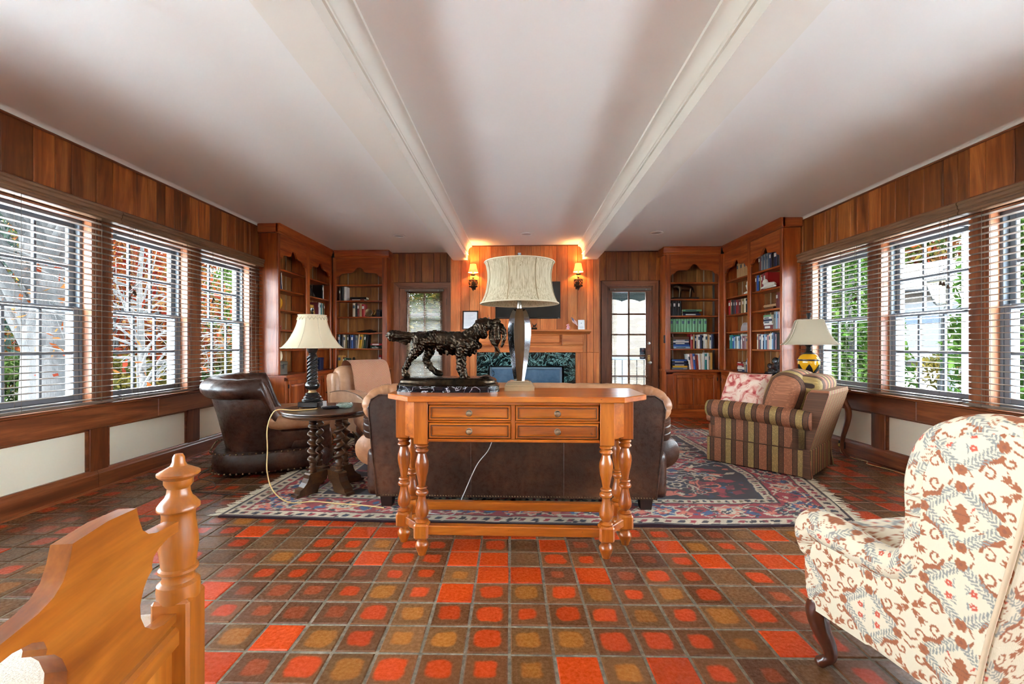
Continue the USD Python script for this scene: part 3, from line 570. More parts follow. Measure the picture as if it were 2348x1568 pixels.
# left back bookcase
o = .05
stand('LB', o + .03, 1.807, 'brown:2.4:19 black:3.4:22 black:1.4:21 white:4.2:22')
pile('LB', o + .205, 1.807, 'maroon:2.2:23 black:3.2:26')
stand('LB', o + .25, 1.55, 'cream:4.2:21.5 black:2.8:21 dark_red:3.6:21 tan:3.6:21 red:4.2:20')
stand('LB', o + .01, 1.045, 'slate:3.6:22 black:5:22 cream:3.2:21.5 olive:2.6:21.5 black:3:21.5 navy:3.4:21.5 blue:3.2:21.5 navy:3.2:21 grey:3:20.5 cream:2.4:25.5:5 yellow:4.4:25.5:5 olive:2.6:22:5 dark_green:3:22:5 black:3.2:21.5:5')
pile('LB', o + .54, 1.045, 'black:2:19 dark_green:2.6:17.5 red:3.4:19', d0=.02)
stand('LB', o + .01, .725, 'gold:5:21 gold:3:20.5 brown:2:18 green:3:16.5 dark_green:4:16.5')
pile('LB', o + .44, .725, 'black:2.6:21 yellow:3:20')
stand('LB', o + .67, .725, 'red:4.6:21.5')
# left wall bookcase
stand('LW', .06, 1.807, 'white:1.4:17:-6 navy:3.2:22:-6 slate:3.4:22:-6 navy:3:21.5:-6 white:1.6:21:-6', 'near bay')
stand('LW', 1.20, 1.55, 'maroon:2:19 white:3.6:19 white:3.6:19 teal:4:19 cream:2.2:19 dark_green:3.4:19 olive:2.8:18.5', 'far bay')
pile('LW', .92, .725, 'brown:2.6:19 dark_green:2.4:19 tan:2.2:18 olive:2:18', 'far bay')
stand('LW', 1.34, 1.807, 'black:3.4:21 white:2:21', 'far bay')
# right wall bookcase
stand('RW', .335, 2.06, ' '.join(['tan:5.2:21'] * 7), 'far bay', group='uniform tan volumes', glabel='tan cloth volume in the uniform row, top shelf, right wall bookcase')
stand('RW', .075, 1.55, 'red:7:21.5 tan:2.2:22 black:3.4:21.5 black:4:21 dark_red:3:20.5 navy:3:20 red:5:20 maroon:4.6:19.5 brown:5:19 tan:4:20 olive:4.2:19.5 cream:5:20 black:4:19', 'far bay')
stand('RW', .11, 1.045, 'teal:4.4:20 teal:5:20.5 blue:4.4:18.5 light_blue:3.6:17 grey:4.4:18 white:5:18 light_blue:4.2:18.5 navy:2.6:19 white:2.6:21 mauve:3.8:18 maroon:3.8:18 mauve:4:17.5 tan:4.6:17 maroon:4:17.5', 'far bay')
pile('RW', .36, .725, 'navy:3:20 white:3.4:19 maroon:2:18.5 red:2.6:18 dark_red:2.4:16', 'far bay')
stand('RW', .60, .725, 'slate:3:17 white:4:19.5 white:3.4:20', 'far bay')
stand('RW', .93, 2.06, 'brown:3.4:20 maroon:2.4:20 grey:3:20.5 slate:3:20.5 grey:3:20 slate:3:20.5 grey:3:20 slate:3.6:20.5 navy:4:20.5 black:6:20 navy:6:20 black:5:20 navy:5:20', 'near bay')
stand('RW', .85, 1.807, 'brown:3:21 blue:5.2:21 black:3:20.5 tan:2.6:20 red:3:20.5 maroon:3:21 red:4:21.5 red:5:21.5', 'near bay')
stand('RW', 1.33, 1.55, 'maroon:5:19 maroon:4:19 red:5:21', 'near bay')
pile('RW', 1.06, 1.297, 'maroon:5.4:21 white:1.8:20 white:3:19 navy:2.6:19 white:2.8:18 green:2.6:16.5', 'near bay')
stand('RW', 1.285, 1.297, 'grey:4.4:21.5 light_blue:3:21 mauve:3:21 white:2:21 navy:3.4:21 white:2.6:20.5', 'near bay')
stand('RW', .89, 1.045, 'cream:2.8:20 maroon:3.6:19 slate:3.2:20 white:4:19 navy:2.2:18 light_blue:4.6:19 slate:3.2:19 pink:3.2:18 cream:4:19.5 white:3:20 light_blue:3:21 navy:3.4:21 mauve:3:19 black:6:20', 'near bay')
# ================================================================ FIREPLACE WALL
def blob(bones, res=.01, it=8, seg=16):
    """One smooth body: the union of the hulls of the spheres at each bone's ends."""
    A = []
    for b in bones:
        A.append(m3.Manifold.batch_hull([m3.Manifold.sphere(r, seg).translate(tuple(map(float, p))) for p, r in b]))
    m = m3.Manifold.batch_boolean(A, m3.OpType.Add).refine_to_length(res).to_mesh()
    t = trimesh.Trimesh(m.vert_properties[:, :3], m.tri_verts, process=True)
    trimesh.smoothing.filter_taubin(t, lamb=.5, nu=.53, iterations=it)
    return np.array(t.vertices), np.array(t.faces)
def rough(vf, amp, sc, seed=0, stretch=(1, 1, 1)):
    v, f = vf; t = trimesh.Trimesh(v, f, process=False); n = t.vertex_normals
    d = meshkit.fbm(v * sc * np.array(stretch) + 50, 3, seed) - .5
    return v + n * (d * amp * 2)[:, None], f
marble_m = MAT('green_marble', dict(t=('texture_coordinate', {}), n0=('noise_texture', dict(scale=3.5, detail=5, roughness=.65, distortion=2.5)), v=('math', dict(math_type='subtract', value2=.5)), ab=('math', dict(math_type='absolute')),
    r=('rgb_ramp', dict(ramp=[(0, lin(170, 200, 196)), (.010, lin(100, 150, 146)), (.026, lin(26, 58, 60)), (.08, lin(10, 26, 28)), (.4, lin(20, 44, 46))])), n2=('noise_texture', dict(scale=9, detail=4, distortion=1.5)), r2=('rgb_ramp', dict(ramp=[(.35, (.15, .15, .15)), (.6, (1, 1, 1))])), mm=('mix', dict(mix_type='multiply', fac=.6)),
    p=('principled_bsdf', dict(roughness=.12))), [('t.object', 'n0.vector'), ('n0.fac', 'v.value1'), ('v.value', 'ab.value1'), ('ab.value', 'r.fac'), ('t.object', 'n2.vector'), ('n2.fac', 'r2.fac'), ('r.color', 'mm.color1'), ('r2.color', 'mm.color2'), ('mm.color', 'p.base_color')])
mt = thing('fireplace_mantel', 'wooden fireplace mantelpiece with moulded shelf around a green marble surround', 'mantelpiece', (0, YC - .004, 0))
C = CHIM
sh = [(0, 1.262), (-.045, 1.262), (-.05, 1.272), (-.10, 1.276), (-.105, 1.284), (-.17, 1.290), (-.18, 1.298), (-.205, 1.300), (-.205, 1.325), (0, 1.325)]
obj('mantel_shelf', B().prism(sh, 'x', -.845, 1.04), C['x'], mt)
obj('frieze_board', B().box(-.76, .945, -.10, 0, 1.095, 1.262, .004), C['x'], mt)
obj('frieze_panel', B().box(-.40, .595, -.128, -.10, 1.125, 1.245, .012), C['x'], mt)
for a, b in ((-.745, -.43), (.625, .93)):
    obj('frieze_block', B().box(a, b, -.145, -.10, 1.105, 1.25, .008), C['x'], mt)
    obj('block_bead', B().box(a - .01, b + .01, -.155, -.10, 1.092, 1.108, .006), C['x'], mt)
obj('lintel_board', B().box(-.75, .935, -.075, 0, .992, 1.095, .006), C['x'], mt)
for a, b, c in ((-.75, -.64, -1), (.83, .935, 1)):
    obj('pilaster', B().box(a, b, -.075, 0, 0, .992, .006), C['z'], mt)
    obj('pilaster_face', B().box(a + .02, b - .035 if c > 0 else b - .02, -.092, -.07, .10, .99, .006), C['z'], mt)
    obj('pilaster_base', B().box(a - .01, b + .01, -.10, 0, 0, .10, .006), C['z'], mt)
for x0, x1, z0, z1 in ((-.638, .828, .789, .990), (-.638, -.462, 0, .786), (.662, .828, 0, .786)):
    obj('marble_slab', B().box(x0, x1, -.022, .0, z0, z1, .003), marble_m, mt)
scm = MAT('fire_screen', dict(t=('texture_coordinate', {}), n=('noise_texture', dict(scale=3, detail=5, roughness=.7)), r=('rgb_ramp', dict(ramp=[(.3, lin(56, 88, 116)), (.7, lin(104, 134, 160))])), p=('principled_bsdf', dict(roughness=.38, metallic=.55))), [('t.object', 'n.vector'), ('n.fac', 'r.fac'), ('r.color', 'p.base_color')])
scf = plain('screen_frame', lin(120, 146, 166), .35, metal=.7)
t = thing('fireplace_screen', 'blue-grey metal fire screen standing in front of the firebox', 'fire screen', (0, YC - .075, 0))
obj('sheet', B().box(-.42, .60, -.002, .002, .04, .74), scm, t)
obj('frame', B().box(-.44, -.41, -.01, .01, .0, .775, .004).box(.595, .628, -.01, .01, 0, .775, .004).box(-.41, .595, -.01, .01, .742, .775, .004).box(-.41, .595, -.01, .01, .02, .05, .004), scf, t)
obj('handle', B().tube([(-.395, -.012, .72), (-.375, -.03, .70), (-.375, -.03, .66), (-.395, -.012, .64)], .005, 6), black_m, t)
obj('foot', B().box(-.44, -.41, -.05, .05, 0, .014), scf, t); obj('foot', B().box(.595, .628, -.05, .05, 0, .014), scf, t)
# ---- television
tv = thing('television', 'black flat television mounted above the mantelpiece', 'television', (.125, YC - .002, 1.768))
obj('housing', B().box(-.482, .482, -.05, -.0, -.275, .275, .006), plain('tv_plastic', (.01, .01, .011), .35), tv)
obj('screen', B().box(-.472, .472, -.052, -.049, -.258, .266), plain('tv_screen', (.006, .006, .007), .12), tv)
obj('badge', B().box(.445, .468, -.0535, -.051, -.272, -.266), plain('tv_badge', (.6, .6, .6), .4), tv)
# ---- sconces
shade_m = MAT('lamp_cloth', dict(d=('diffuse_bsdf', dict(color=lin(238, 222, 190))), t=('translucent_bsdf', dict(color=lin(240, 214, 168))), m=('mix_closure', dict(fac=.45))), [('d.BSDF', 'm.closure1'), ('t.BSDF', 'm.closure2')], 'm.closure')
bulb_m = MAT('sconce_bulb', dict(e=('emission', dict(color=(1.0, .50, .18), strength=620.0))), [], 'e.emission')
iron_m = plain('sconce_iron', lin(52, 38, 28), .5, metal=.4)
def sconce(x, label):
    t = thing('wall_sconce', label, 'wall lamp', (x, YC - .10, 2.0), group=None)
    pr = [(.045, .298), (.047, .29), (.056, .24), (.074, .178), (.076, .172)]
    obj('shade', B().loft([[(r * math.cos(a), r * math.sin(a), z) for a in np.arange(20) * PI / 10] for r, z in pr + [(r - .0015, z) for r, z in pr[::-1]]], cap=False, closed=True), shade_m, t, smooth=40)
    obj('bulb', B().lathe([(.001, .215), (.012, .22), (.018, .235), (.014, .255), (.004, .275), (.001, .28)], 12), bulb_m, t, smooth=True)
    obj('candle_sleeve', B().lathe([(.001, .21), (.013, .208), (.013, .145), (.001, .143)], 12), plain('candle_%d' % (x > 0), lin(226, 205, 160), .5), t, smooth=40)
    obj('drip_dish', B().lathe([(.001, .128), (.03, .130), (.04, .138), (.038, .144), (.02, .142), (.001, .142)], 16), iron_m, t, smooth=40)
    obj('stem', B().tube([(0, 0, .128), (0, 0, .03), (0, .05, -.03), (0, .098, -.02)], .007, 8).lathe([(.001, .10), (.012, .095), (.012, .085), (.001, .08)], 10), iron_m, t, smooth=40)
    bk = B()
    for z in (.055, -.035): bk.tube([(.06 * math.cos(a), .06 * math.sin(a), z) for a in np.arange(20) * PI / 10], .006, 6, closed=True)
    obj('basket_ring', bk, iron_m, t, smooth=40, kind='stuff')
    sc = B()
    for k in range(8):
        a = k * PI / 4; e = np.array([math.cos(a), math.sin(a), 0]); q = np.array([-math.sin(a), math.cos(a), 0])
        sc.tube(bez([.06 * e + (0, 0, .05), .064 * e + .02 * q + (0, 0, .02), .06 * e + .004 * q + (0, 0, .0), .06 * e - .016 * q + (0, 0, .015), .06 * e - .008 * q + (0, 0, .03)], 16), .0035, 5)
        sc.tube(bez([.06 * e + (0, 0, -.035), .055 * e - .018 * q + (0, 0, -.015), .06 * e + .006 * q + (0, 0, -.002)], 10), .0045, 5)
    obj('scrollwork', sc, iron_m, t, smooth=40, kind='stuff')
    obj('finial', B().lathe([(.001, -.1), (.008, -.09), (.004, -.075), (.03, -.055), (.05, -.04), (.001, -.035)], 14), iron_m, t, smooth=40)
    obj('wall_plate', B().box(-.03, .03, .088, .098, -.07, .05, .004), iron_m, t)
sconce(-.685, 'lit iron wall sconce with small cream shade, left of the tall lamp'); sconce(.863, 'lit iron wall sconce with small cream shade, right of the television')
# ---- things on the mantel shelf
MZ = 1.3255
def framed(name, label, cat, loc, w, h, tilt, fr, rz=0, fw=.018, pic=None):
    t = thing(name, label, cat, loc, rz, tilt=(tilt, 0, 0))
    obj('frame', B().box(-w / 2, -w / 2 + fw, -.008, .008, 0, h, .003).box(w / 2 - fw, w / 2, -.008, .008, 0, h, .003).box(-w / 2 + fw, w / 2 - fw, -.008, .008, 0, fw, .003).box(-w / 2 + fw, w / 2 - fw, -.008, .008, h - fw, h, .003), fr, t)
    s = obj('sheet', B().box(-w / 2 + fw, w / 2 - fw, -.002, .004, fw, h - fw), pic, t); return t, s
paper_m = plain('white_paper', lin(232, 234, 238), .6); ink_m = plain('pale_ink', lin(150, 156, 168), .7); darkframe = plain('dark_frame', lin(40, 28, 24), .35)
t, s = framed('framed_document', 'dark framed document with ruled lines leaning on the mantel shelf', 'picture frame', (-.725, 6.60, MZ), .235, .285, -8, darkframe, pic=paper_m)
for k in range(9): obj('text_line', B().box(-.075, .07 - .03 * (k % 3), -.003, -.0019, .235 - .021 * k, .238 - .021 * k), ink_m, s)
flag_m = MAT('flag_cloth', dict(c=('attribute', dict(attribute='col')), p=('principled_bsdf', dict(roughness=.7))), [('c.color', 'p.base_color')])
def flag(x, y, label, turn):
    t = thing('small_flag', label, 'flag', (x, y, MZ), turn)
    nu, nv = 39, 27; U, V = np.meshgrid(np.linspace(0, 1, nu), np.linspace(0, 1, nv), indexing='ij')
    L, H = .13, .08
    P = np.stack([.02 + L * .62 * U + .02 * (1 - V), .006 * np.sin(U * 7 + V * 2), .185 - H * (1 - V) * .95 - L * .62 * U * .75], -1)
    cb, cr, cw = lin(60, 76, 130), lin(176, 44, 52), lin(232, 228, 224)
    st = (np.floor((1 - V) * 12.999).astype(int) % 2 == 0); C_ = np.where(st[..., None], cr, cw)
    can = (U < .42) & (V > 6 / 13.); C_ = np.where(can[..., None], cb, C_)
    star = can & ((np.arange(nu)[:, None] % 3 == 1) & (np.arange(nv)[None] % 3 == 0)); C_ = np.where(star[..., None], cw, C_)
    i, j = np.meshgrid(np.arange(nu - 1), np.arange(nv - 1), indexing='ij'); q = np.stack([i * nv + j, (i + 1) * nv + j, (i + 1) * nv + j + 1, i * nv + j + 1], -1).reshape(-1, 4)
    v = P.reshape(-1, 3); n = len(v)
    obj('cloth', (np.vstack([v, v + (0, .0008, 0)]), np.vstack([q, q[:, ::-1] + n])), flag_m, t, smooth=True, col=np.vstack([C_.reshape(-1, 3)] * 2))
    obj('staff', B().tube([(.0, 0, .012), (.045, 0, .20)], .0025, 6), brass_m, t)
    obj('finial', B().lathe([(.001, 0), (.006, .003), (.004, .01), (.001, .016)], 8, c=(.045, 0, .20)), brass_m, t)
    return t
t = flag(.735, 6.60, 'small stars and stripes flag on a staff beside the white card', 6)
obj('stand', B().lathe([(.001, 0), (.022, 0), (.02, .008), (.006, .014), (.001, .016)], 14), plain('flag_stand', lin(190, 60, 70), .5), t, smooth=40)
t = flag(-.42, 6.60, 'small stars and stripes flag behind the bronze dog\'s head', -160)
obj('stand', B().lathe([(.001, 0), (.022, 0), (.02, .008), (.006, .014), (.001, .016)], 14), darkframe, t, smooth=40)
pink = plain('pink_glaze', lin(214, 150, 160), .3)
t = thing('porcelain_ornament', 'small pink and white porcelain ornament at the flag\'s foot', 'ornament', (.70, 6.55, MZ))
obj('body', rough(blob([[((0, 0, .02), .02), ((.01, 0, .05), .014)], [((-.01, 0, .06), .012), ((.012, .0, .075), .010)], [((.015, 0, .02), .014), ((.022, 0, .045), .008)]], .006, 4, 12), .003, 90), pink, t, smooth=True)
obj('foot', B().lathe([(.001, 0), (.03, 0), (.028, .006), (.001, .008)], 14), paper_m, t, smooth=40)
t = thing('desk_card', 'white printed card standing on the right of the mantel', 'card', (.905, 6.60, MZ), tilt=(-9, 0, 0))
obj('sheet', B().box(-.048, .048, -.004, .004, 0, .145, .002), paper_m, t); obj('emblem', B().lathe([(.001, 0), (.008, 0), (.008, .001), (.001, .001)], 12, M=T(0, -.0041, .095, rx=90)), ink_m, t)
for k in range(3): obj('text_line', B().box(-.03, .03, -.0052, -.004, .02 + .01 * k, .023 + .01 * k), ink_m, t)
t = thing('mantel_figurine', 'tiny dark figurine on a plinth right of the lamp body', 'figurine', (.215, 6.58, MZ))
dark_bronze = plain('dark_bronze', lin(44, 36, 30), .3, metal=.6)
obj('figure', blob([[((0, 0, .05), .013), ((.02, 0, .06), .011)], [((.02, 0, .06), .009), ((.035, 0, .085), .006)], [((-.012, 0, .055), .006), ((-.02, 0, .03), .005)], [((.015, 0, .05), .005), ((.02, 0, .03), .004)], [((-.01, 0, .06), .006), ((-.03, 0, .09), .003)]], .005, 3, 10), dark_bronze, t, smooth=True)
obj('plinth', B().box(-.038, .042, -.02, .02, 0, .03, .003), dark_bronze, t)
# ---- wall fittings
t = thing('light_switch_plate', 'dark switch plate on the side of the right back bookcase', 'switch', (2.226, 6.99, 1.19), 0)
obj('plate', B().box(-.008, .002, -.03, .03, -.06, .06, .002), black_m, t); obj('toggle', B().box(-.014, -.006, -.006, .006, -.014, .014, .001), plain('toggle', (.1, .1, .1), .4), t)
t = thing('wall_outlet', 'black electrical outlet in the right baseboard with a yellow plug', 'outlet', (XR - .02, 4.72, .085))
obj('plate', B().box(-.004, .004, -.045, .045, -.035, .035, .002), black_m, t); obj('plug', B().box(-.03, -.004, -.012, .016, -.02, .01, .004), plain('plug_yellow', lin(190, 160, 70), .5), t)
# ================================================================ ORNAMENTS ON THE SHELVES
def onshelf(name, label, cat, k, u, d, z, rz=0):
    return thing(name, label, cat, at_case(k, u, d, z + .0005), CASES[k]['rz'] + rz)
bronze_m = plain('bronze', (.085, .058, .036), .3, metal=1.0)
def quadruped(s, head=(.42, .1), tail=True, lean=0.0):
    """Small standing animal facing -x: length about s."""
    b = []
    for x0, z0, r0, x1, z1, r1 in ((.22, .42, .13, -.02, .44, .12), (-.02, .44, .12, -.24, .46, .15), (-.24, .48, .14, -.36, .54, .11), (-.36, .54, .09, -.5, .5, .06)):
        b.append([((x0 * s, 0, z0 * s), r0 * s), ((x1 * s, 0, z1 * s), r1 * s)])
    for x in (-.24, .24):
        for y in (-.07, .07):
            k = .04 if y > 0 else -.03
            b.append([((x * s, y * s, .4 * s), .075 * s), (((x + k) * s, y * s, .2 * s), .045 * s)]); b.append([(((x + k) * s, y * s, .2 * s), .045 * s), (((x + k - .01) * s, y * s, .03 * s), .04 * s)])
    b.append([((.33 * s, 0, .46 * s), .03 * s), ((.40 * s, 0, .25 * s), .02 * s)])
    for y in (-1, 1): b.append([((-.38 * s, y * .05 * s, .60 * s), .025 * s), ((-.42 * s, y * .10 * s, .68 * s), .012 * s)])
    return blob(b, .03 * s, 4, 12)
t = onshelf('bull_statue', 'dark bronze bull statue facing left on the right back bookcase\'s second shelf', 'statue', 'RB', .34, .12, 1.807)
obj('bull', (quadruped(.34)[0] + (0, 0, .025), quadruped(.34)[1]), bronze_m, t, smooth=True); obj('plinth', B().box(-.20, .19, -.06, .06, 0, .028, .006), darkframe, t)
t = onshelf('metal_plate', 'round silvery plate propped on the left back bookcase\'s third shelf', 'plate', 'LB', .535, .10, 1.55)
obj('dish', B().lathe([(.001, .0), (.04, .002), (.062, .012), (.065, .014), (.062, .016), (.04, .007), (.001, .005)], 28, M=T(0, 0, .066, rx=78)), plain('old_silver', lin(170, 160, 130), .3, metal=.9), t, smooth=40)
obj('easel', B().box(-.03, .03, -.01, .05, 0, .012, .002), darkframe, t)
t = onshelf('bird_figurine', 'small gilt bird figurine beside the propped round plate', 'figurine', 'LB', .63, .08, 1.55)
obj('bird', blob([[((0, 0, .04), .022), ((.015, 0, .075), .016)], [((.015, 0, .085), .013), ((.0, 0, .105), .011)], [((-.01, 0, .04), .014), ((-.035, 0, .015), .008)]], .008, 3, 12), plain('gilt', lin(150, 120, 60), .35, metal=.8), t, smooth=True); obj('foot', B().lathe([(.001, 0), (.03, 0), (.026, .02), (.001, .022)], 14), darkframe, t)
t = onshelf('dark_box', 'dark leather box at the right of the gilt bird figurine', 'box', 'LB', .71, .10, 1.55)
obj('body', B().box(-.03, .03, -.05, .05, 0, .085, .003), darkframe, t); obj('lid', B().box(-.032, .032, -.052, .052, .086, .115, .004), darkframe, t)
t = onshelf('pheasant_carving', 'dark carved pheasant lying along the left back bookcase\'s fourth shelf', 'carving', 'LB', .50, .09, 1.297)
obj('body', rough(blob([[((-.13, 0, .014), .010), ((-.02, 0, .022), .018)], [((-.02, 0, .024), .02), ((.06, .0, .026), .026)], [((.06, 0, .026), .022), ((.13, 0, .018), .014)], [((.0, .02, .035), .012), ((.09, .02, .04), .010)], [((.13, 0, .02), .013), ((.155, 0, .02), .012)]], .008, 4, 12), .004, 60), dark_bronze, t, smooth=True)
t = onshelf('small_bust', 'dark small bust between green books on the left back bookcase ledge', 'bust', 'LB', .30, .09, .725)
obj('bust', blob([[((0, 0, .05), .04), ((0, 0, .09), .03)], [((0, 0, .09), .018), ((.004, -.006, .14), .024)], [((.004, -.006, .14), .024), ((.002, -.004, .16), .022)], [((-.03, 0, .06), .025), ((.035, 0, .06), .025)]], .01, 4, 12), dark_bronze, t, smooth=True); obj('plinth', B().box(-.04, .04, -.035, .035, 0, .02, .003), black_m, t)
jar_m = MAT('painted_jar', dict(t=('texture_coordinate', {}), v=('voronoi_texture', dict(scale=15)), r=('rgb_ramp', dict(ramp=[(0, lin(30, 22, 16)), (.30, lin(40, 30, 20)), (.34, lin(214, 150, 40)), (1, lin(226, 168, 60))])), p=('principled_bsdf', dict(roughness=.2))), [('t.object', 'v.vector'), ('v.distance', 'r.fac'), ('r.color', 'p.base_color')])
t = onshelf('ceramic_jar', 'yellow ceramic jar with black patches on the left wall bookcase', 'jar', 'LW', .17, .10, 1.55)
obj('body', B().lathe([(.001, 0), (.035, 0), (.04, .006), (.062, .045), (.07, .085), (.062, .125), (.045, .148), (.048, .158), (.042, .160), (.038, .148), (.001, .145)], 28), jar_m, t, smooth=40)
obj('foot_ring', B().lathe([(.03, .0), (.042, 0), (.042, .008), (.03, .008)], 24), darkframe, t)
t = onshelf('red_box', 'small red box on the left wall bookcase\'s fourth shelf', 'box', 'LW', .10, .06, 1.297)
obj('body', B().box(-.045, .05, -.03, .05, 0, .03, .003), plain('red_card', lin(160, 40, 40), .5), t); obj('lid', B().box(-.047, .052, -.032, .052, .031, .05, .003), plain('red_card_lid', lin(176, 60, 58), .5), t); obj('tag', B().box(0, .02, -.034, -.032, .035, .046), paper_m, t)
tin_m = plain('grey_tin', lin(128, 128, 118), .4, metal=.5, bump=.2, bscale=30)
t = onshelf('tin_box', 'grey tin chest with a latch on the left wall bookcase ledge', 'box', 'LW', .165, .08, .725)
obj('body', B().box(-.095, .115, -.06, .07, 0, .12, .004), tin_m, t); obj('lid', B().box(-.099, .119, -.064, .074, .121, .165, .006), tin_m, t); obj('latch', B().box(.0, .022, -.07, -.06, .075, .135, .003), darkframe, t)
t = onshelf('decorative_plate', 'round cream plate with lettered brown rim standing on the tin chest', 'plate', 'LW', .185, .10, .725 + .166)
plm = plain('cream_plate', lin(222, 204, 166), .35)
pl_ = obj('dish', B().lathe([(.001, 0), (.04, .001), (.05, .006), (.088, .012), (.09, .015), (.05, .010), (.001, .006)], 32, M=T(0, 0, .09, rx=80)), plm, t, smooth=40)
obj('rim_band', B().lathe([(.058, .0075), (.084, .0105), (.085, .0098), (.058, .0066)], 32, M=T(0, 0, .09, rx=80)), plain('plate_rim', lin(120, 90, 60), .4), t, smooth=40)
for k, ch in enumerate('ANGLERS'):
    a = math.radians(150 - k * 20); lt = meshkit.text_mesh(ch, .016, .0012); c_ = lt.bounds.mean(0)
    lt.apply_translation((-c_[0], -c_[1], 0)); lt.apply_transform(T(0, 0, 0, rz=math.degrees(a) - 90)); lt.apply_translation((.071 * math.cos(a), .071 * math.sin(a), .0102))
    obj('letter', (np.array(lt.vertices) @ T(0, 0, .09, rx=80)[:3, :3].T + (0, 0, .09), np.array(lt.faces)), plm, t)
framed('picture_frame', 'small gilt-edged photo frame on the far bay of the left wall bookcase', 'picture frame', at_case('LW', .93, .07, 1.551), .12, .18, -10, darkframe, 90, .016, plain('sepia_photo', lin(200, 170, 120), .4))
framed('picture_frame', 'gold photo frame beside white books, left wall bookcase', 'picture frame', at_case('LW', 1.08, .06, 1.551), .10, .15, -10, brass_m, 80, .012, plain('gold_photo', lin(214, 170, 80), .4))
t = onshelf('bear_figure', 'black bear figure sitting in the far bay of the left wall bookcase', 'figurine', 'LW', 1.05, .10, 1.807)
obj('body', blob([[((0, 0, .05), .05), ((0, 0, .11), .042)], [((-.01, -.01, .15), .034), ((-.03, -.02, .155), .02)], [((-.04, -.02, .06), .022), ((-.06, -.04, .02), .02)], [((.05, -.02, .06), .022), ((.06, -.04, .02), .02)], [((.02, 0, .18), .012), ((.02, 0, .185), .010)], [((-.03, .01, .18), .012), ((-.03, .01, .185), .010)]], .012, 4, 12), black_m, t, smooth=True)
framed('picture_frame', 'black photo frame standing on books in the far bay ledge', 'picture frame', at_case('LW', 1.16, .09, .726), .15, .21, -8, black_m, 90, .014, plain('dark_photo', lin(20, 26, 40), .25))
t = onshelf('navy_box', 'dark blue box beside the black photo frame', 'box', 'LW', 1.32, .09, .725)
obj('body', B().box(-.05, .08, -.05, .08, 0, .15, .003), BM['navy'], t); obj('lid', B().box(-.053, .083, -.053, .083, .151, .185, .004), BM['navy'], t)
coral_m = plain('white_coral', lin(232, 228, 218), .7, bump=.5, bscale=120)
t = onshelf('white_coral', 'branching white coral in the far bay of the right wall bookcase', 'coral', 'RW', .60, .08, 1.807)
bn = []
for k in range(9):
    a = rng.uniform(-1.2, 1.2); e = (math.sin(a) * .085, rng.uniform(-.03, .02), .06 + .10 * math.cos(a)); bn.append([((0, 0, .03), .018), (e, .013)]); bn.append([(e, .013), ((e[0] * 1.1 + rng.uniform(-.01, .01), e[1], e[2] + .02), .014)])
bn.append([((-.13, 0, .012), .010), ((.08, 0, .02), .016)]); bn.append([((-.10, -.01, .02), .016), ((-.05, 0, .03), .018)])
obj('coral', rough(blob(bn, .009, 3, 12), .006, 60), coral_m, t, smooth=True)
t = onshelf('letter_rack', 'white arched card rack on the far bay\'s fourth shelf, right', 'rack', 'RW', .57, .09, 1.297)
arc = [(.10 * math.cos(a), .115 * math.sin(a)) for a in np.linspace(0, PI, 24)]; inn = [(.092 * math.cos(a), .107 * math.sin(a)) for a in np.linspace(PI, 0, 24)]
obj('shell', B().prism(arc + inn, 'y', -.06, .09), plain('white_card', lin(238, 238, 240), .5), t)
for k in range(7): obj('slot', B().prism([(.101 * math.cos(a), .116 * math.sin(a)) for a in np.linspace(.5 + .3 * k, .52 + .3 * k, 3)] + [(.098 * math.cos(a), .113 * math.sin(a)) for a in np.linspace(.52 + .3 * k, .5 + .3 * k, 3)], 'y', -.058, .06), plain('slot_grey_%d' % k, lin(196, 196, 200), .6), t)
t = onshelf('lion_figure', 'white lion figure lying in front of red books, right wall bookcase', 'figurine', 'RW', 1.22, .015, 1.807)
obj('body', blob([[((-.13, 0, .016), .012), ((.14, 0, .016), .012)], [((-.06, 0, .045), .036), ((.10, 0, .04), .03)], [((-.08, -.004, .085), .036), ((-.08, -.004, .10), .03)], [((-.10, -.006, .085), .02), ((-.115, -.01, .08), .016)], [((-.07, -.02, .025), .014), ((-.14, -.02, .018), .012)], [((.1, -.01, .04), .02), ((.13, -.012, .045), .014)]], .01, 3, 12), coral_m, t, smooth=True)
t = onshelf('wood_carving', 'pale wooden scroll lying on a book, right wall bookcase third shelf', 'carving', 'RW', 1.18, .05, 1.55)
obj('scroll', B().lathe([(.001, 0), (.016, 0), (.02, .006), (.018, .02), (.018, .24), (.02, .254), (.016, .26), (.001, .26)], 16, M=T(-.13, 0, .044, ry=90)), plain('pale_wood', lin(190, 150, 110), .6), t, smooth=40)
obj('stand', B().box(-.10, .10, -.02, .03, 0, .025, .003), BM['brown'], t)
t = onshelf('black_sculpture', 'glossy black sculpture of two animals on the right wall bookcase ledge', 'sculpture', 'RW', 1.30, .06, .725)
gb = plain('black_gloss', (.02, .022, .026), .14, coat=.5)
obj('animals', rough(blob([[((-.10, 0, .05), .05), ((-.02, 0, .06), .05)], [((-.10, -.01, .10), .035), ((-.12, -.015, .115), .032)], [((-.02, 0, .10), .05), ((.06, 0, .12), .06)], [((.03, -.01, .17), .045), ((.015, -.02, .185), .04)], [((.08, 0, .13), .05), ((.12, 0, .2), .045)], [((.12, 0, .20), .04), ((.13, -.005, .235), .035)], [((-.06, -.04, .03), .022), ((-.14, -.045, .025), .02)], [((.06, -.03, .05), .028), ((.02, -.05, .02), .02)], [((.11, 0, .06), .05), ((.13, 0, .03), .04)]], .012, 4, 14), .006, 30), gb, t, smooth=True)
obj('base', B().puff((0, 0, .014), (.36, .12, .028), .013, 8), gb, t, smooth=True)
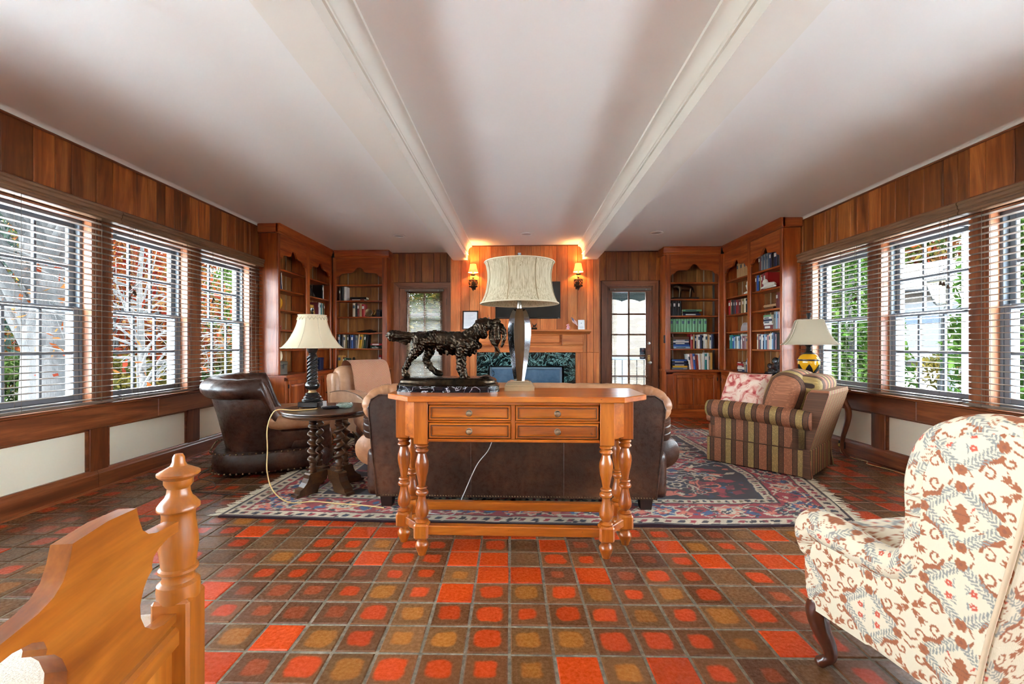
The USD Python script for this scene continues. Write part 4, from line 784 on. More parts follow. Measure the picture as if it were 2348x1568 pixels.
# ================================================================ CONSOLE TABLE AND WHAT STANDS ON IT
PINE = pair('distressed_cherry', (lin(118, 52, 10), lin(168, 84, 18), lin(194, 110, 34)), rough=.28, coat=.35, vary=.10, worn=lin(58, 26, 12))
ct = thing('console_table', 'distressed cherry console table with four drawers and turned legs', 'console table', (-.03, 0, 0))
top = [(-.545, 2.29), (.56, 2.285), (.708, 2.43), (.708, 2.78), (-.69, 2.78), (-.69, 2.435)]
def inset(P, d): return list(Polygon(P).buffer(-d, join_style=2).exterior.coords)[:-1]
def slab(P, z0, z1, ch):
    """A board of the given outline with eased edges."""
    P = list(Polygon(P).exterior.coords)[:-1]; Q = inset(P, ch)
    Q = [min(Q, key=lambda q: (q[0] - p[0]) ** 2 + (q[1] - p[1]) ** 2) for p in P]
    if Polygon(P).exterior.is_ccw is False: P = P[::-1]; Q = Q[::-1]
    r = lambda R, z: [(x, y, z) for x, y in R]
    return B().loft([r(Q, z0), r(P, z0 + ch), r(P, z1 - ch), r(Q, z1)])
obj('tabletop', slab(top, .806, .836, .004), PINE['x'], ct)
LEG = [(-.482, 2.345), (.478, 2.345), (-.618, 2.50), (.614, 2.51), (-.618, 2.70), (.614, 2.70)]
AZ0, AZ1 = .585, .806
for n, (x, y) in enumerate(LEG):
    if n < 2: pass
    obj('leg_block', B().box(x - .0365, x + .0365, y - .0365, y + .0365, AZ0, AZ1, .003), PINE['z'], ct)
    pr = [(.001, .585), (.020, .585), (.031, .578), (.034, .571), (.031, .564), (.024, .560), (.033, .552), (.035, .546), (.030, .539), (.021, .532), (.026, .515), (.034, .490), (.0355, .465), (.031, .43), (.024, .40), (.0195, .375), (.018, .362), (.027, .358), (.030, .352), (.026, .346), (.022, .342), (.031, .335), (.034, .326), (.031, .317), (.022, .312), (.020, .305), (.024, .28), (.032, .25), (.036, .228), (.033, .21), (.024, .198), (.020, .19), (.030, .185), (.036, .178), (.033, .171), (.026, .168), (.034, .166), (.001, .166)]
    if y > 2.4 and y < 2.6 or y > 2.7: pass
    obj('turned_leg', B().lathe(pr, 26, (x, y, 0)), PINE['z'], ct, smooth=38)
    obj('foot_block', B().box(x - .0385, x + .0385, y - .0385, y + .0385, .088, .170, .010), PINE['z'], ct)
    obj('foot', B().lathe([(.001, .09), (.018, .09), (.022, .084), (.018, .078), (.026, .072), (.035, .058), (.036, .048), (.030, .028), (.022, .010), (.020, .0), (.001, .0)], 24, (x, y, 0)), PINE['z'], ct, smooth=38)
def bar(a, b, z0, z1, th, nm, mat):
    a = np.array(a); b = np.array(b); d = b - a; L = np.linalg.norm(d); an = math.degrees(math.atan2(d[1], d[0]))
    obj(nm, B().box(0, L, -th / 2, th / 2, z0, z1, .004, M=T(a[0], a[1], 0, rz=an)), mat, ct)
bar(LEG[0], LEG[1], .110, .158, .045, 'stretcher', PINE['x']); bar(LEG[4], LEG[5], .110, .158, .045, 'stretcher', PINE['x'])
for i, j in ((0, 2), (1, 3)): bar(LEG[i], LEG[j], .108, .150, .022, 'stretcher', PINE['x'])
for i, j in ((2, 4), (3, 5)): bar(LEG[i], LEG[j], .108, .150, .022, 'stretcher', PINE['y'])
# apron: canted ends with an ogee lower edge, back board, drawer frame
for i, j in ((0, 2), (1, 3), (2, 4), (3, 5), (4, 5)):
    a = np.array(LEG[i]); b = np.array(LEG[j]); d = b - a; L = np.linalg.norm(d)
    obj('apron', B().box(.02, L - .02, -.012, .012, AZ0 + .015, AZ1, .002, M=T(a[0], a[1], 0, rz=math.degrees(math.atan2(d[1], d[0])))), PINE['x'], ct)
yf = 2.318; x0, x1 = -.4455, .4415; xm = -.002
obj('drawer_rail', B().box(x0, x1, yf, yf + .03, .790, .806, .002), PINE['x'], ct); obj('drawer_rail', B().box(x0, x1, yf - .004, yf + .03, .598, .613, .003), PINE['x'], ct); obj('drawer_rail', B().box(x0, x1, yf + .004, yf + .03, .698, .708, .002), PINE['x'], ct)
obj('drawer_divider', B().box(xm - .012, xm + .012, yf + .002, yf + .03, .613, .790, .002), PINE['z'], ct)
obj('drawer_case', B().box(x0 - .01, x1 + .01, yf + .03, 2.70, .60, .806), PINE['x'], ct)
GLAZE = plain('dark_glaze', lin(70, 32, 12), .35)
dmet = plain('aged_nickel', lin(176, 160, 138), .3, metal=1.0)
for a, b in ((x0 + .005, xm - .014), (xm + .014, x1 - .005)):
    for z0, z1 in ((.616, .696), (.710, .788)):
        R = lambda i, y: [(a + i, y, z0 + i), (b - i, y, z0 + i), (b - i, y, z1 - i), (a + i, y, z1 - i)]
        d = obj('drawer', B().loft([R(0, yf + .028), R(0, yf + .002), R(.004, yf - .006), R(.010, yf - .006), R(.015, yf - .001), R(.022, yf - .002)]), PINE['x'], ct)
        e_ = B(); q0, q1, y_ = .0105, .0145, yf - .0072
        e_.box(a + q0, b - q0, y_, y_ + .004, z0 + q0, z0 + q1).box(a + q0, b - q0, y_, y_ + .004, z1 - q1, z1 - q0).box(a + q0, a + q1, y_, y_ + .004, z0 + q1, z1 - q1).box(b - q1, b - q0, y_, y_ + .004, z0 + q1, z1 - q1)
        obj('glazed_bead', e_, GLAZE, d)
        obj('knob', B().lathe([(.001, 0), (.015, 0), (.016, .003), (.007, .006), (.007, .014), (.012, .018), (.0165, .026), (.012, .034), (.001, .036)], 20, M=T((a + b) / 2, yf - .002, (z0 + z1) / 2, rx=90)), dmet, d, smooth=40)
TZ = .8365
# ---- tall silver and wood lamp
lp = thing('table_lamp', 'tall faceted silver and brown table lamp with a wide linen drum shade', 'table lamp', (.0, 2.66, TZ))
cham_m = plain('champagne_metal', lin(196, 172, 138), .3, metal=.8)
sq = lambda h, z: [(-h, -h, z), (h, -h, z), (h, h, z), (-h, h, z)]
obj('base', B().loft([sq(.086, 0), sq(.086, .024), sq(.080, .027), sq(.080, .032), sq(.070, .044), sq(.056, .050), sq(.054, .054)]), cham_m, lp)
prof = [(.030, .054), (.038, .10), (.051, .18), (.062, .26), (.067, .32), (.066, .37), (.058, .42), (.046, .455), (.036, .474)]
P_ = bez([(r, 0, z) for r, z in prof], 40)
def octo(r, z, c): w = r * c; return [(-w, -r, z), (w, -r, z), (r, -w, z), (r, w, z), (w, r, z), (-w, r, z), (-r, w, z), (-r, -w, z)]
sil_m = plain('silver_lacquer', lin(170, 172, 180), .16, metal=1.0)
lw_m = wood('lamp_walnut', (lin(46, 30, 16), lin(66, 44, 24), lin(84, 58, 34)), 'z', rough=.3, coat=.3, vary=.05)
R8 = np.array([octo(p[0], p[2], .47) for p in P_])
obj('body', B().loft(R8), sil_m, lp, smooth=25)
for a in range(4):
    M_ = T(0, 0, 0, rz=90 * a); pv = []
    for p in P_: w = p[0] * .46; pv.append([(-w, -p[0] - .0006, p[2]), (w, -p[0] - .0006, p[2]), (w, -p[0] + .006, p[2]), (-w, -p[0] + .006, p[2])])
    obj('wood_facet', B().loft(np.array(pv), M=M_), lw_m, lp, smooth=25)
obj('collar', B().loft([sq(.038, .474), sq(.030, .478)]), plain('lamp_black', (.012, .011, .012), .2), lp)
obj('neck', B().lathe([(.001, .474), (.013, .474), (.014, .48), (.014, .56), (.010, .565), (.008, .74), (.006, .775), (.001, .776)], 20), chrome_m, lp, smooth=40)
linen_m = MAT('lamp_linen', dict(t=('texture_coordinate', {}), mp=('mapping', dict(scale=(160, 160, 9))), n=('noise_texture', dict(scale=1, detail=4, roughness=.6)), r=('rgb_ramp', dict(ramp=[(.3, lin(168, 150, 118)), (.55, lin(208, 194, 164)), (.75, lin(224, 212, 186))])), n2=('noise_texture', dict(scale=45, detail=4, roughness=.8)), r2=('rgb_ramp', dict(ramp=[(.30, (.35, .25, .15)), (.36, (1, 1, 1))])), mm=('mix', dict(mix_type='multiply', fac=1.0)), b=('bump', dict(strength=.2, distance=.002)),
    p=('principled_bsdf', dict(roughness=.75)), tr=('translucent_bsdf', {}), m=('mix_closure', dict(fac=.3))), [('t.object', 'mp.vector'), ('mp.vector', 'n.vector'), ('n.fac', 'r.fac'), ('t.object', 'n2.vector'), ('n2.fac', 'r2.fac'), ('r.color', 'mm.color1'), ('r2.color', 'mm.color2'), ('mm.color', 'p.base_color'), ('mm.color', 'tr.color'), ('n.fac', 'b.height'), ('b.normal', 'p.normal'), ('p.BSDF', 'm.closure1'), ('tr.BSDF', 'm.closure2')], 'm.closure')
Z0 = .508
sp = bez([(.229, 0, Z0), (.205, 0, Z0 + .055), (.192, 0, Z0 + .12), (.190, 0, Z0 + .17), (.196, 0, Z0 + .212), (.205, 0, Z0 + .242)], 30)
def shade(prof, n, fl=None, th=.002):
    a = np.arange(n) * 2 * PI / n; k = fl(a) if fl is not None else np.ones(n)
    ring = lambda r, z, o: np.stack([(r * k - o) * np.cos(a), (r * k - o) * np.sin(a), np.full(n, z)], -1)
    return [ring(p[0], p[2], 0) for p in prof] + [ring(p[0], p[2], th) for p in prof[::-1]]
obj('shade', B().loft(shade(sp, 64), cap=False, closed=True), linen_m, lp, smooth=40)
trimw = plain('shade_trim', lin(206, 192, 164), .7)
for r, z in ((.230, Z0), (.206, Z0 + .242)): obj('trim', B().tube([(r * math.cos(a), r * math.sin(a), z) for a in np.arange(64) * PI / 32], .0042, 6, closed=True), trimw, lp, smooth=40)
for k in range(8):
    a = math.radians(-90 + 22.5 + 5 + 45 * k); obj('seam', B().tube([((p[0] + .001) * math.cos(a), (p[0] + .001) * math.sin(a), p[2]) for p in sp], .0022, 5), plain('shade_seam_%d' % k, lin(150, 128, 92), .7), lp, smooth=40)
obj('spider', B().box(-.2, .2, -.002, .002, Z0 + .236, Z0 + .239).box(-.002, .002, -.2, .2, Z0 + .236, Z0 + .239), chrome_m, lp)
obj('finial', B().loft([octo(.008, Z0 + .238, .6), octo(.010, Z0 + .26, .6), octo(.0105, Z0 + .295, .6), octo(.009, Z0 + .30, .6)]), sil_m, lp)
t = thing('electric_cord', 'thin white cord hanging behind the console table against the sofa', 'cord')
obj('wire', B().tube(bez([(-.10, 2.72, .83), (-.11, 2.79, .70), (-.145, 2.80, .59), (-.19, 2.81, .45), (-.27, 2.82, .34), (-.36, 2.84, .14), (-.42, 2.86, .017), (-.60, 2.88, .016)], 60), .003, 6), plain('white_cord', lin(205, 205, 205), .5), t, smooth=True)
# ---- bronze setter with pheasant
K = .000336
def dq(xc, yc, y=0.0): return np.array([(xc - 1220) * K, y, (1410 - yc) * K])
dg = thing('dog_sculpture', 'bronze sculpture of a setter carrying a pheasant, on a black marble base', 'sculpture', (-.411, 2.60, TZ))
def stad(hx, hy, z, n=40): 
    a = np.arange(n) * 2 * PI / n; c, s = np.cos(a), np.sin(a); e = .55
    return np.stack([hx * np.sign(c) * np.abs(c) ** e, hy * np.sign(s) * np.abs(s) ** e, np.full(n, z)], -1)
blk_marble = MAT('black_marble', dict(t=('texture_coordinate', {}), n=('noise_texture', dict(scale=7, detail=4, distortion=2)), v=('math', dict(math_type='subtract', value2=.5)), ab=('math', dict(math_type='absolute')), r=('rgb_ramp', dict(ramp=[(0, lin(210, 210, 214)), (.006, lin(120, 120, 126)), (.014, lin(18, 18, 24)), (1, lin(14, 14, 20))])), p=('principled_bsdf', dict(roughness=.08))), [('t.object', 'n.vector'), ('n.fac', 'v.value1'), ('v.value', 'ab.value1'), ('ab.value', 'r.fac'), ('r.color', 'p.base_color')])
obj('marble_base', B().loft([stad(.298, .125, 0), stad(.298, .125, .008), stad(.294, .121, .010), stad(.296, .123, .014), stad(.296, .123, .032), stad(.290, .117, .034)]), blk_marble, dg, smooth=30)
br = MAT('sculpture_bronze', dict(t=('texture_coordinate', {}), n=('noise_texture', dict(scale=30, detail=4)), r=('rgb_ramp', dict(ramp=[(.3, lin(30, 25, 21)), (.7, lin(74, 62, 50))])), n2=('noise_texture', dict(scale=110, detail=4, distortion=1.5)), b=('bump', dict(strength=.5, distance=.003)), p=('principled_bsdf', dict(metallic=1.0, roughness=.15))), [('t.object', 'n.vector'), ('t.object', 'n2.vector'), ('n.fac', 'r.fac'), ('r.color', 'p.base_color'), ('n2.fac', 'b.height'), ('b.normal', 'p.normal')])
obj('bronze_base', B().loft([stad(.287, .113, .034), stad(.288, .114, .042), stad(.280, .107, .050), stad(.279, .106, .062), stad(.268, .097, .072), stad(.25, .085, .078)]), br, dg, smooth=30)
G = 40; gx, gy = np.meshgrid(np.linspace(-.252, .252, 90), np.linspace(-.087, .087, 36), indexing='ij')
inside = (np.abs(gx / .255) ** 3.6 + np.abs(gy / .09) ** 3.6); hz = .070 + .012 * meshkit.fbm(np.stack([gx * 30, gy * 30, gx * 0], -1), 4, 3) + .012 * np.exp(-((gx - .22) / .03) ** 2) - .03 * np.clip(inside - .75, 0, 1)
hz = np.where(inside > 1.05, .06, hz); i, j = np.meshgrid(np.arange(89), np.arange(35), indexing='ij'); q = np.stack([i * 36 + j, (i + 1) * 36 + j, (i + 1) * 36 + j + 1, i * 36 + j + 1], -1).reshape(-1, 4)
keep = (inside.ravel()[q] < 1.08).all(1)
uq, qi = np.unique(q[keep], return_inverse=True)
obj('rough_ground', (np.stack([gx, gy, hz], -1).reshape(-1, 3)[uq], qi.reshape(-1, 4)), br, dg, smooth=True)
s = .001 * .3
def bone(a, ra, b, rb): return [(a, (ra * 1.14 + 9) * K), (b, (rb * 1.14 + 9) * K)]
D = []
D += [bone(dq(800, 540), 118, dq(1000, 520), 125), bone(dq(1000, 520), 125, dq(1200, 560), 140), bone(dq(1200, 560), 140, dq(1420, 590), 165), bone(dq(1420, 590), 165, dq(1560, 600), 140)]
D += [bone(dq(1540, 520), 120, dq(1700, 400), 105), bone(dq(1700, 400), 105, dq(1790, 320), 100)]
D += [bone(dq(1790, 300), 112, dq(1850, 270), 96), bone(dq(1860, 275), 74, dq(1980, 245), 54), bone(dq(1980, 255), 52, dq(2060, 215), 40), bone(dq(1950, 310), 44, dq(2040, 280), 34)]
for y in (-1, 1): D += [bone(dq(1775, 300, y * .030), 50, dq(1800, 420, y * .034), 62), bone(dq(1800, 420, y * .034), 62, dq(1820, 460, y * .033), 48)]
D += [bone(dq(1480, 640, -.032), 105, dq(1450, 800, -.034), 72), bone(dq(1450, 800, -.034), 70, dq(1470, 1020, -.034), 48), bone(dq(1470, 1020, -.034), 46, dq(1520, 1190, -.034), 42), bone(dq(1520, 1190, -.034), 42, dq(1570, 1205, -.036), 36)]
D += [bone(dq(1430, 680, .032), 100, dq(1420, 850, .034), 66), bone(dq(1420, 850, .034), 62, dq(1400, 1040, .034), 46), bone(dq(1400, 1040, .034), 46, dq(1450, 1160, .034), 42), bone(dq(1450, 1160, .034), 42, dq(1490, 1175, .034), 36)]
D += [bone(dq(740, 540, -.03), 112, dq(710, 690, -.034), 82), bone(dq(710, 690, -.034), 80, dq(560, 880, -.034), 42), bone(dq(560, 880, -.034), 40, dq(470, 1060, -.034), 36), bone(dq(470, 1060, -.034), 36, dq(480, 1130, -.034), 36), bone(dq(480, 1140, -.034), 38, dq(530, 1150, -.036), 30)]
D += [bone(dq(860, 560, .03), 110, dq(860, 740, .034), 78), bone(dq(860, 740, .034), 74, dq(800, 880, .034), 50), bone(dq(800, 880, .034), 50, dq(880, 1020, .034), 40), bone(dq(880, 1020, .034), 40, dq(990, 1110, .034), 38), bone(dq(990, 1110, .034), 40, dq(1060, 1130, .034), 32)]
D += [bone(dq(720, 470), 62, dq(520, 470), 48), bone(dq(520, 470), 54, dq(350, 470), 72), bone(dq(350, 465), 72, dq(230, 440), 62), bone(dq(230, 440), 60, dq(150, 455), 20)]
for xx in range(200, 560, 45): D += [bone(dq(xx + 10, 480), 44, dq(xx - 5, 525 + 60 * math.exp(-((xx - 450) / 90.) ** 2)), 24)]
for xx in range(1080, 1560, 40): D += [bone(dq(xx, 660, rng.uniform(-.02, .02)), 60, dq(xx + 8, 755 + rng.uniform(-18, 22) + .09 * (xx - 1080), rng.uniform(-.02, .02)), 24)]
for xx, yy in ((1640, 640), (1600, 720), (1660, 740), (1720, 660), (1580, 780), (1690, 570), (1760, 640)): D += [bone(dq(1600, 580), 80, dq(xx, yy, rng.uniform(-.02, .02)), 34)]
dv, df = blob(D, .0042, 6, 16)
dt = trimesh.Trimesh(dv, df, process=False); nn = dt.vertex_normals
p2 = dv * np.array([110, 70, 110]) ; p2[:, 2] += dv[:, 0] * 60
fur = meshkit.fbm(p2 + 20, 3, 5) - .5; calm = np.clip((dv[:, 2] - .09) / .03, .35, 1)
dv = dv + nn * (fur * .015 * calm)[:, None]
obj('dog', (dv, df), br, dg, smooth=True)
F_ = [bone(dq(2050, 270), 50, dq(2040, 370), 62), bone(dq(2040, 370), 66, dq(2050, 520), 60), bone(dq(2050, 520), 58, dq(2040, 620), 28), bone(dq(2040, 620), 26, dq(2045, 700), 16), bone(dq(2045, 700), 14, dq(2100, 755), 6), bone(dq(2040, 690), 12, dq(2030, 800), 5), bone(dq(2050, 270), 46, dq(2120, 300), 40), bone(dq(2120, 300), 40, dq(2180, 380), 26)]
for pts in ([(1990, 330), (1945, 400), (1940, 500), (1980, 590), (2040, 660), (2090, 730)], [(2170, 360), (2200, 430), (2190, 520), (2160, 600), (2140, 650)], [(2130, 390), (2170, 460), (2165, 560), (2140, 640)], [(1970, 380), (1960, 470), (2000, 580), (2060, 680)]):
    for a, b in zip(pts[:-1], pts[1:]): F_.append(bone(dq(*a, -.014), 15, dq(*b, -.014), 11))
fv, ff = blob(F_, .004, 4, 12)
obj('pheasant', rough((fv, ff), .0022, 120, 4), br, dg, smooth=True)
# ================================================================ ROUND TABLE GROUP
OAK = pair('dark_oak', (lin(44, 26, 14), lin(74, 46, 26), lin(104, 70, 42)), rough=.3, coat=.3, vary=.1)
rt = thing('side_table', 'round dark oak side table on four barley twist columns', 'side table', (-1.45, 3.37, 0))
obj('tabletop', B().lathe([(.001, .575), (.31, .575), (.322, .58), (.326, .592), (.320, .60), (.332, .606), (.336, .612), (.334, .619), (.32, .622), (.001, .622)], 64), OAK['x'], rt, smooth=35)
for k, a in enumerate((-122, -36, 54, 148)):
    c, s_ = math.cos(math.radians(a)), math.sin(math.radians(a)); x, y = .135 * c, .135 * s_
    n = 20; zz = np.linspace(.235, .515, 60); th = np.arange(n) * 2 * PI / n
    ph = 2 * PI * (zz - .235) / .062 * (1 if k % 2 else -1)
    cx_, cy_ = .0115 * np.cos(ph), .0115 * np.sin(ph); env = np.minimum(1, np.minimum(zz - .235, .515 - zz) / .02)
    rings = np.stack([x + (cx_ * env)[:, None] + .0295 * np.cos(th)[None], y + (cy_ * env)[:, None] + .0295 * np.sin(th)[None], np.repeat(zz[:, None], n, 1)], -1)
    obj('twisted_column', B().loft(rings).lathe([(.001, .165), (.030, .165), (.032, .175), (.026, .182), (.030, .192), (.030, .202), (.022, .21), (.026, .222), (.022, .235), (.001, .236)], 22, (x, y, 0)).lathe([(.001, .514), (.022, .515), (.029, .528), (.024, .538), (.032, .552), (.030, .562), (.02, .566), (.02, .576), (.001, .577)], 22, (x, y, 0)), OAK['z'], rt, smooth=40)
    M_ = T(0, 0, 0, rz=a)
    side = [(.04, .165), (.175, .165), (.185, .155), (.19, .13), (.205, .10), (.23, .075), (.255, .06), (.262, .035), (.285, .032), (.285, .015), (.12, .015), (.10, .07), (.04, .10)]
    obj('foot', B().prism(side, 'y', -.034, .034, M=M_), OAK['x'], rt)
obj('cross_stretcher', B().box(-.10, .10, -.022, .022, .12, .155, .004, M=T(0, 0, 0, rz=-122)).box(-.10, .10, -.022, .022, .121, .154, .004, M=T(0, 0, 0, rz=-36)), OAK['x'], rt)
RZ = .6225
tl = thing('table_lamp', 'black twisted column table lamp with cream bell shade on the round table', 'table lamp', (-1.575, 3.36, RZ))
eb = plain('ebonised_wood', lin(26, 24, 24), .22, coat=.5); gold_m = plain('lamp_gilding', lin(176, 140, 96), .4, metal=.6)
obj('plinth', B().box(-.078, .078, -.078, .078, .012, .052, .006), eb, tl, smooth=False)
for x in (-.06, .06):
    for y in (-.06, .06): obj('ball_foot', B().lathe([(.001, 0), (.010, .002), (.012, .007), (.001, .013)], 10, (x, y, 0)), gold_m, tl, smooth=True)
obj('stepped_base', B().lathe([(.001, .052), (.074, .052), (.077, .060), (.072, .068), (.062, .072), (.066, .080), (.060, .090), (.050, .095), (.052, .104), (.046, .114), (.036, .118), (.001, .118)], 32), eb, tl, smooth=40)
obj('gilt_collar', B().lathe([(.001, .118), (.032, .118), (.026, .130), (.030, .142), (.001, .142)], 24), gold_m, tl, smooth=40)
obj('bulb', B().lathe([(.001, .140), (.036, .140), (.050, .156), (.054, .172), (.048, .190), (.034, .205), (.001, .206)], 28), eb, tl, smooth=40)
zz = np.linspace(.204, .395, 130); th = np.arange(40) * 2 * PI / 40
rr = .036 * (1 + .13 * np.cos(4 * (th[None] - zz[:, None] * 56)))
obj('twisted_stem', B().loft(np.stack([rr * np.cos(th)[None], rr * np.sin(th)[None], np.repeat(zz[:, None], 40, 1)], -1)), eb, tl, smooth=50)
obj('capital', B().lathe([(.001, .394), (.026, .395), (.028, .405), (.022, .412), (.030, .42), (.040, .445), (.042, .458), (.001, .46)], 24), eb, tl, smooth=40)
bell = bez([(.228, 0, .455), (.185, 0, .50), (.145, 0, .565), (.118, 0, .63), (.104, 0, .69), (.099, 0, .705)], 24)
cream_m = MAT('cream_shade', dict(p=('principled_bsdf', dict(base_color=lin(232, 216, 186), roughness=.7)), tr=('translucent_bsdf', dict(color=lin(236, 220, 190))), m=('mix_closure', dict(fac=.3))), [('p.BSDF', 'm.closure1'), ('tr.BSDF', 'm.closure2')], 'm.closure')
sc_ = lambda a: 1 - .035 * np.abs(np.sin(a * 4)) * 1.0
obj('shade', B().loft(shade(bell, 64, sc_), cap=False, closed=True), cream_m, tl, smooth=50)
for k in range(8):
    a = k * PI / 4; obj('seam', B().tube([(p[0] * math.cos(a), p[0] * math.sin(a), p[2]) for p in bell], .0018, 5), trimw, tl, smooth=40)
fr = []
for k in range(24):
    a = k * PI / 12; a2 = a + PI / 24
    for q, r, z in ((a, .108, .668), (a2, .101, .690)): fr.append((r * math.cos(q), r * math.sin(q), z))
obj('scalloped_trim', B().tube(fr, .0035, 6, closed=True).tube([(.100 * math.cos(a), .100 * math.sin(a), .703) for a in np.arange(40) * PI / 20], .004, 6, closed=True), trimw, tl, smooth=40)
obj('bottom_trim', B().tube([(.229 * (1 - .035 * abs(math.sin(a * 4))) * math.cos(a), .229 * (1 - .035 * abs(math.sin(a * 4))) * math.sin(a), .456) for a in np.arange(64) * PI / 32], .003, 6, closed=True), trimw, tl, smooth=40)
obj('finial', B().lathe([(.001, .700), (.010, .702), (.010, .712), (.006, .716), (.009, .724), (.006, .732), (.012, .745), (.011, .757), (.001, .764)], 14), eb, tl, smooth=40)
obj('harp', B().tube(bez([(.0, -.02, .46), (0, -.05, .56), (0, 0, .70)], 16), .002, 5).tube(bez([(.0, .02, .46), (0, .05, .56), (0, 0, .70)], 16), .002, 5), brass_m, tl)
t = thing('shade_tag', 'pale paper tag standing behind the black lamp base', 'tag', (-1.49, 3.37, RZ), 20); obj('card', B().box(-.02, .02, -.001, .001, 0, .05), paper_m, t)
t = thing('remote_control', 'black remote control lying on the round table', 'remote control', (-1.405, 3.33, RZ), 35)
obj('case', B().puff((0, 0, .010), (.15, .045, .02), .009, 6), plain('remote_black', (.015, .015, .02), .35), t, smooth=True)
for k in range(4): obj('button', B().lathe([(.001, .0), (.005, .0), (.004, .002), (.001, .002)], 8, (-.04 + .022 * k, 0, .019)), BM['light_blue'], t)
t = thing('glass_dish', 'small round glass dish beside the remote control', 'dish', (-1.335, 3.385, RZ))
cg = plain('dish_glass', lin(214, 232, 220), .04, transmission_weight=.75, ior=1.45)
obj('bowl', B().lathe([(.001, 0), (.045, 0), (.055, .006), (.062, .022), (.060, .030), (.055, .028), (.050, .012), (.001, .008)], 32), cg, t, smooth=40)
obj('rim', B().tube([(.059 * math.cos(a), .059 * math.sin(a), .029) for a in np.arange(32) * PI / 16], .0035, 6, closed=True), cg, t, smooth=40)
yc = plain('yellow_cord', lin(218, 190, 128), .5)
t = thing('extension_cord', 'yellow extension cord hanging from the round table across the rug', 'cord')
obj('wire', B().tube(bez([(-1.50, 3.27, RZ + .055 - .05), (-1.62, 3.18, RZ + .007), (-1.735, 3.17, RZ + .012), (-1.775, 3.155, .60), (-1.80, 3.14, .50), (-1.775, 3.10, .36), (-1.755, 3.06, .22), (-1.69, 3.02, .10), (-1.58, 3.02, .022), (-1.42, 3.05, .019), (-1.25, 3.02, .019), (-1.05, 2.99, .019), (-.90, 2.95, .019)], 120), .0045, 7), yc, t, smooth=True)
t = thing('floor_cord', 'thin dark cord trailing on the tiles behind the leather club chair', 'cord')
obj('wire', B().tube(bez([(-2.62, 3.95, .004), (-2.72, 3.85, .004), (-2.66, 3.62, .004), (-2.45, 3.50, .004), (-2.35, 3.36, .004), (-2.46, 3.28, .004), (-2.2, 3.22, .004), (-1.95, 3.2, .004)], 80), .003, 6), black_m, t, smooth=True)
# ================================================================ SEATING
def leather(name, c0, c1, c2, rough=.36, sc=3.0):
    return MAT(name, dict(t=('texture_coordinate', {}), n=('noise_texture', dict(scale=sc, detail=6, roughness=.65)), r=('rgb_ramp', dict(ramp=[(.28, c0), (.5, c1), (.75, c2)])), n2=('noise_texture', dict(scale=26, detail=6, roughness=.7)), r2=('map_range', dict(from_min=.3, from_max=.7, to_min=rough - .1, to_max=rough + .14, clamp=True)), v=('voronoi_texture', dict(scale=160)), n3=('noise_texture', dict(scale=12, detail=4, distortion=1.0)), b=('bump', dict(strength=.12, distance=.002)), b2=('bump', dict(strength=.3, distance=.006)), p=('principled_bsdf', dict(coat_weight=.12, coat_roughness=.3))),
        [('t.object', 'n.vector'), ('t.object', 'n2.vector'), ('t.object', 'v.vector'), ('t.object', 'n3.vector'), ('n.fac', 'r.fac'), ('r.color', 'p.base_color'), ('n2.fac', 'r2.value'), ('r2.result', 'p.roughness'), ('v.distance', 'b.height'), ('n3.fac', 'b2.height'), ('b2.normal', 'b.normal'), ('b.normal', 'p.normal')])
SOFA = leather('sofa_leather', lin(28, 15, 10), lin(58, 32, 20), lin(98, 58, 36), .32)
DARK = leather('club_leather', lin(26, 14, 10), lin(54, 30, 21), lin(100, 62, 44), .30)
WORN = leather('worn_tan_leather', lin(104, 62, 38), lin(158, 106, 70), lin(196, 148, 108), .42)
nail_m = plain('nailhead', lin(120, 96, 70), .3, metal=1.0)
dark_foot = plain('dark_foot', lin(34, 20, 16), .35, coat=.3)
def nails(pts, r=.006):
    b = B(); u = trimesh.creation.icosphere(1, r)
    for p in pts: b.add(u.vertices + p, u.faces)
    return b
# ---- sofa, back to the camera
sf = thing('leather_sofa', 'brown leather sofa seen from behind, back to the console table', 'sofa', (-.03, 2.98, 0))
bp = [(-.925, .085), (-.955, .35), (-.985, .68), (-.965, .735), (-.915, .765), (.915, .765), (.965, .735), (.985, .68), (.955, .35), (.925, .085)]
xs = [-1.1, -.292, .322, 1.1]
for a, b in zip(xs[:-1], xs[1:]):
    pc = Polygon(bp).intersection(sbox(a + .002, 0, b - .002, 2))
    obj('back_panel', B().prism(pc, 'y', 0, .05), SOFA, sf)
for x in xs[1:3]: obj('back_seam', B().tube([(x, -.001, .09), (x, -.001, .765)], .0035, 6), SOFA, sf)
obj('back_piping', B().tube([(p[0], -.001, p[1]) for p in bp], .006, 6), SOFA, sf)
obj('backrest', B().puff((0, .16, .44), (1.84, .22, .68), .08, 12), SOFA, sf, smooth=True)
def pleat_roll(path, r, np_, amp=.09, mat=SOFA, name='roll', par=None, sides=20, flat=1.0):
    p = bez(path, 120); L = np.r_[0, np.cumsum(np.linalg.norm(np.diff(p, axis=0), axis=1))]; t = L / L[-1]
    rr = r * (1 - amp * (1 - np.abs(np.sin(t * np_ * PI))) ** 4)
    e = np.minimum(1, np.minimum(t, 1 - t) / .04); rr = rr * np.sqrt(np.clip(e, .05, 1))
    obj(name, B().tube(p, rr, sides, flat=flat), mat, par, smooth=True)
pleat_roll([(-.985, .04, .60), (-.985, .07, .70), (-.93, .11, .755), (-.80, .13, .772), (-.4, .13, .778), (.4, .13, .778), (.80, .13, .772), (.93, .11, .755), (.985, .07, .70), (.985, .04, .60)], .062, 34, .10, WORN, 'top_roll', sf)
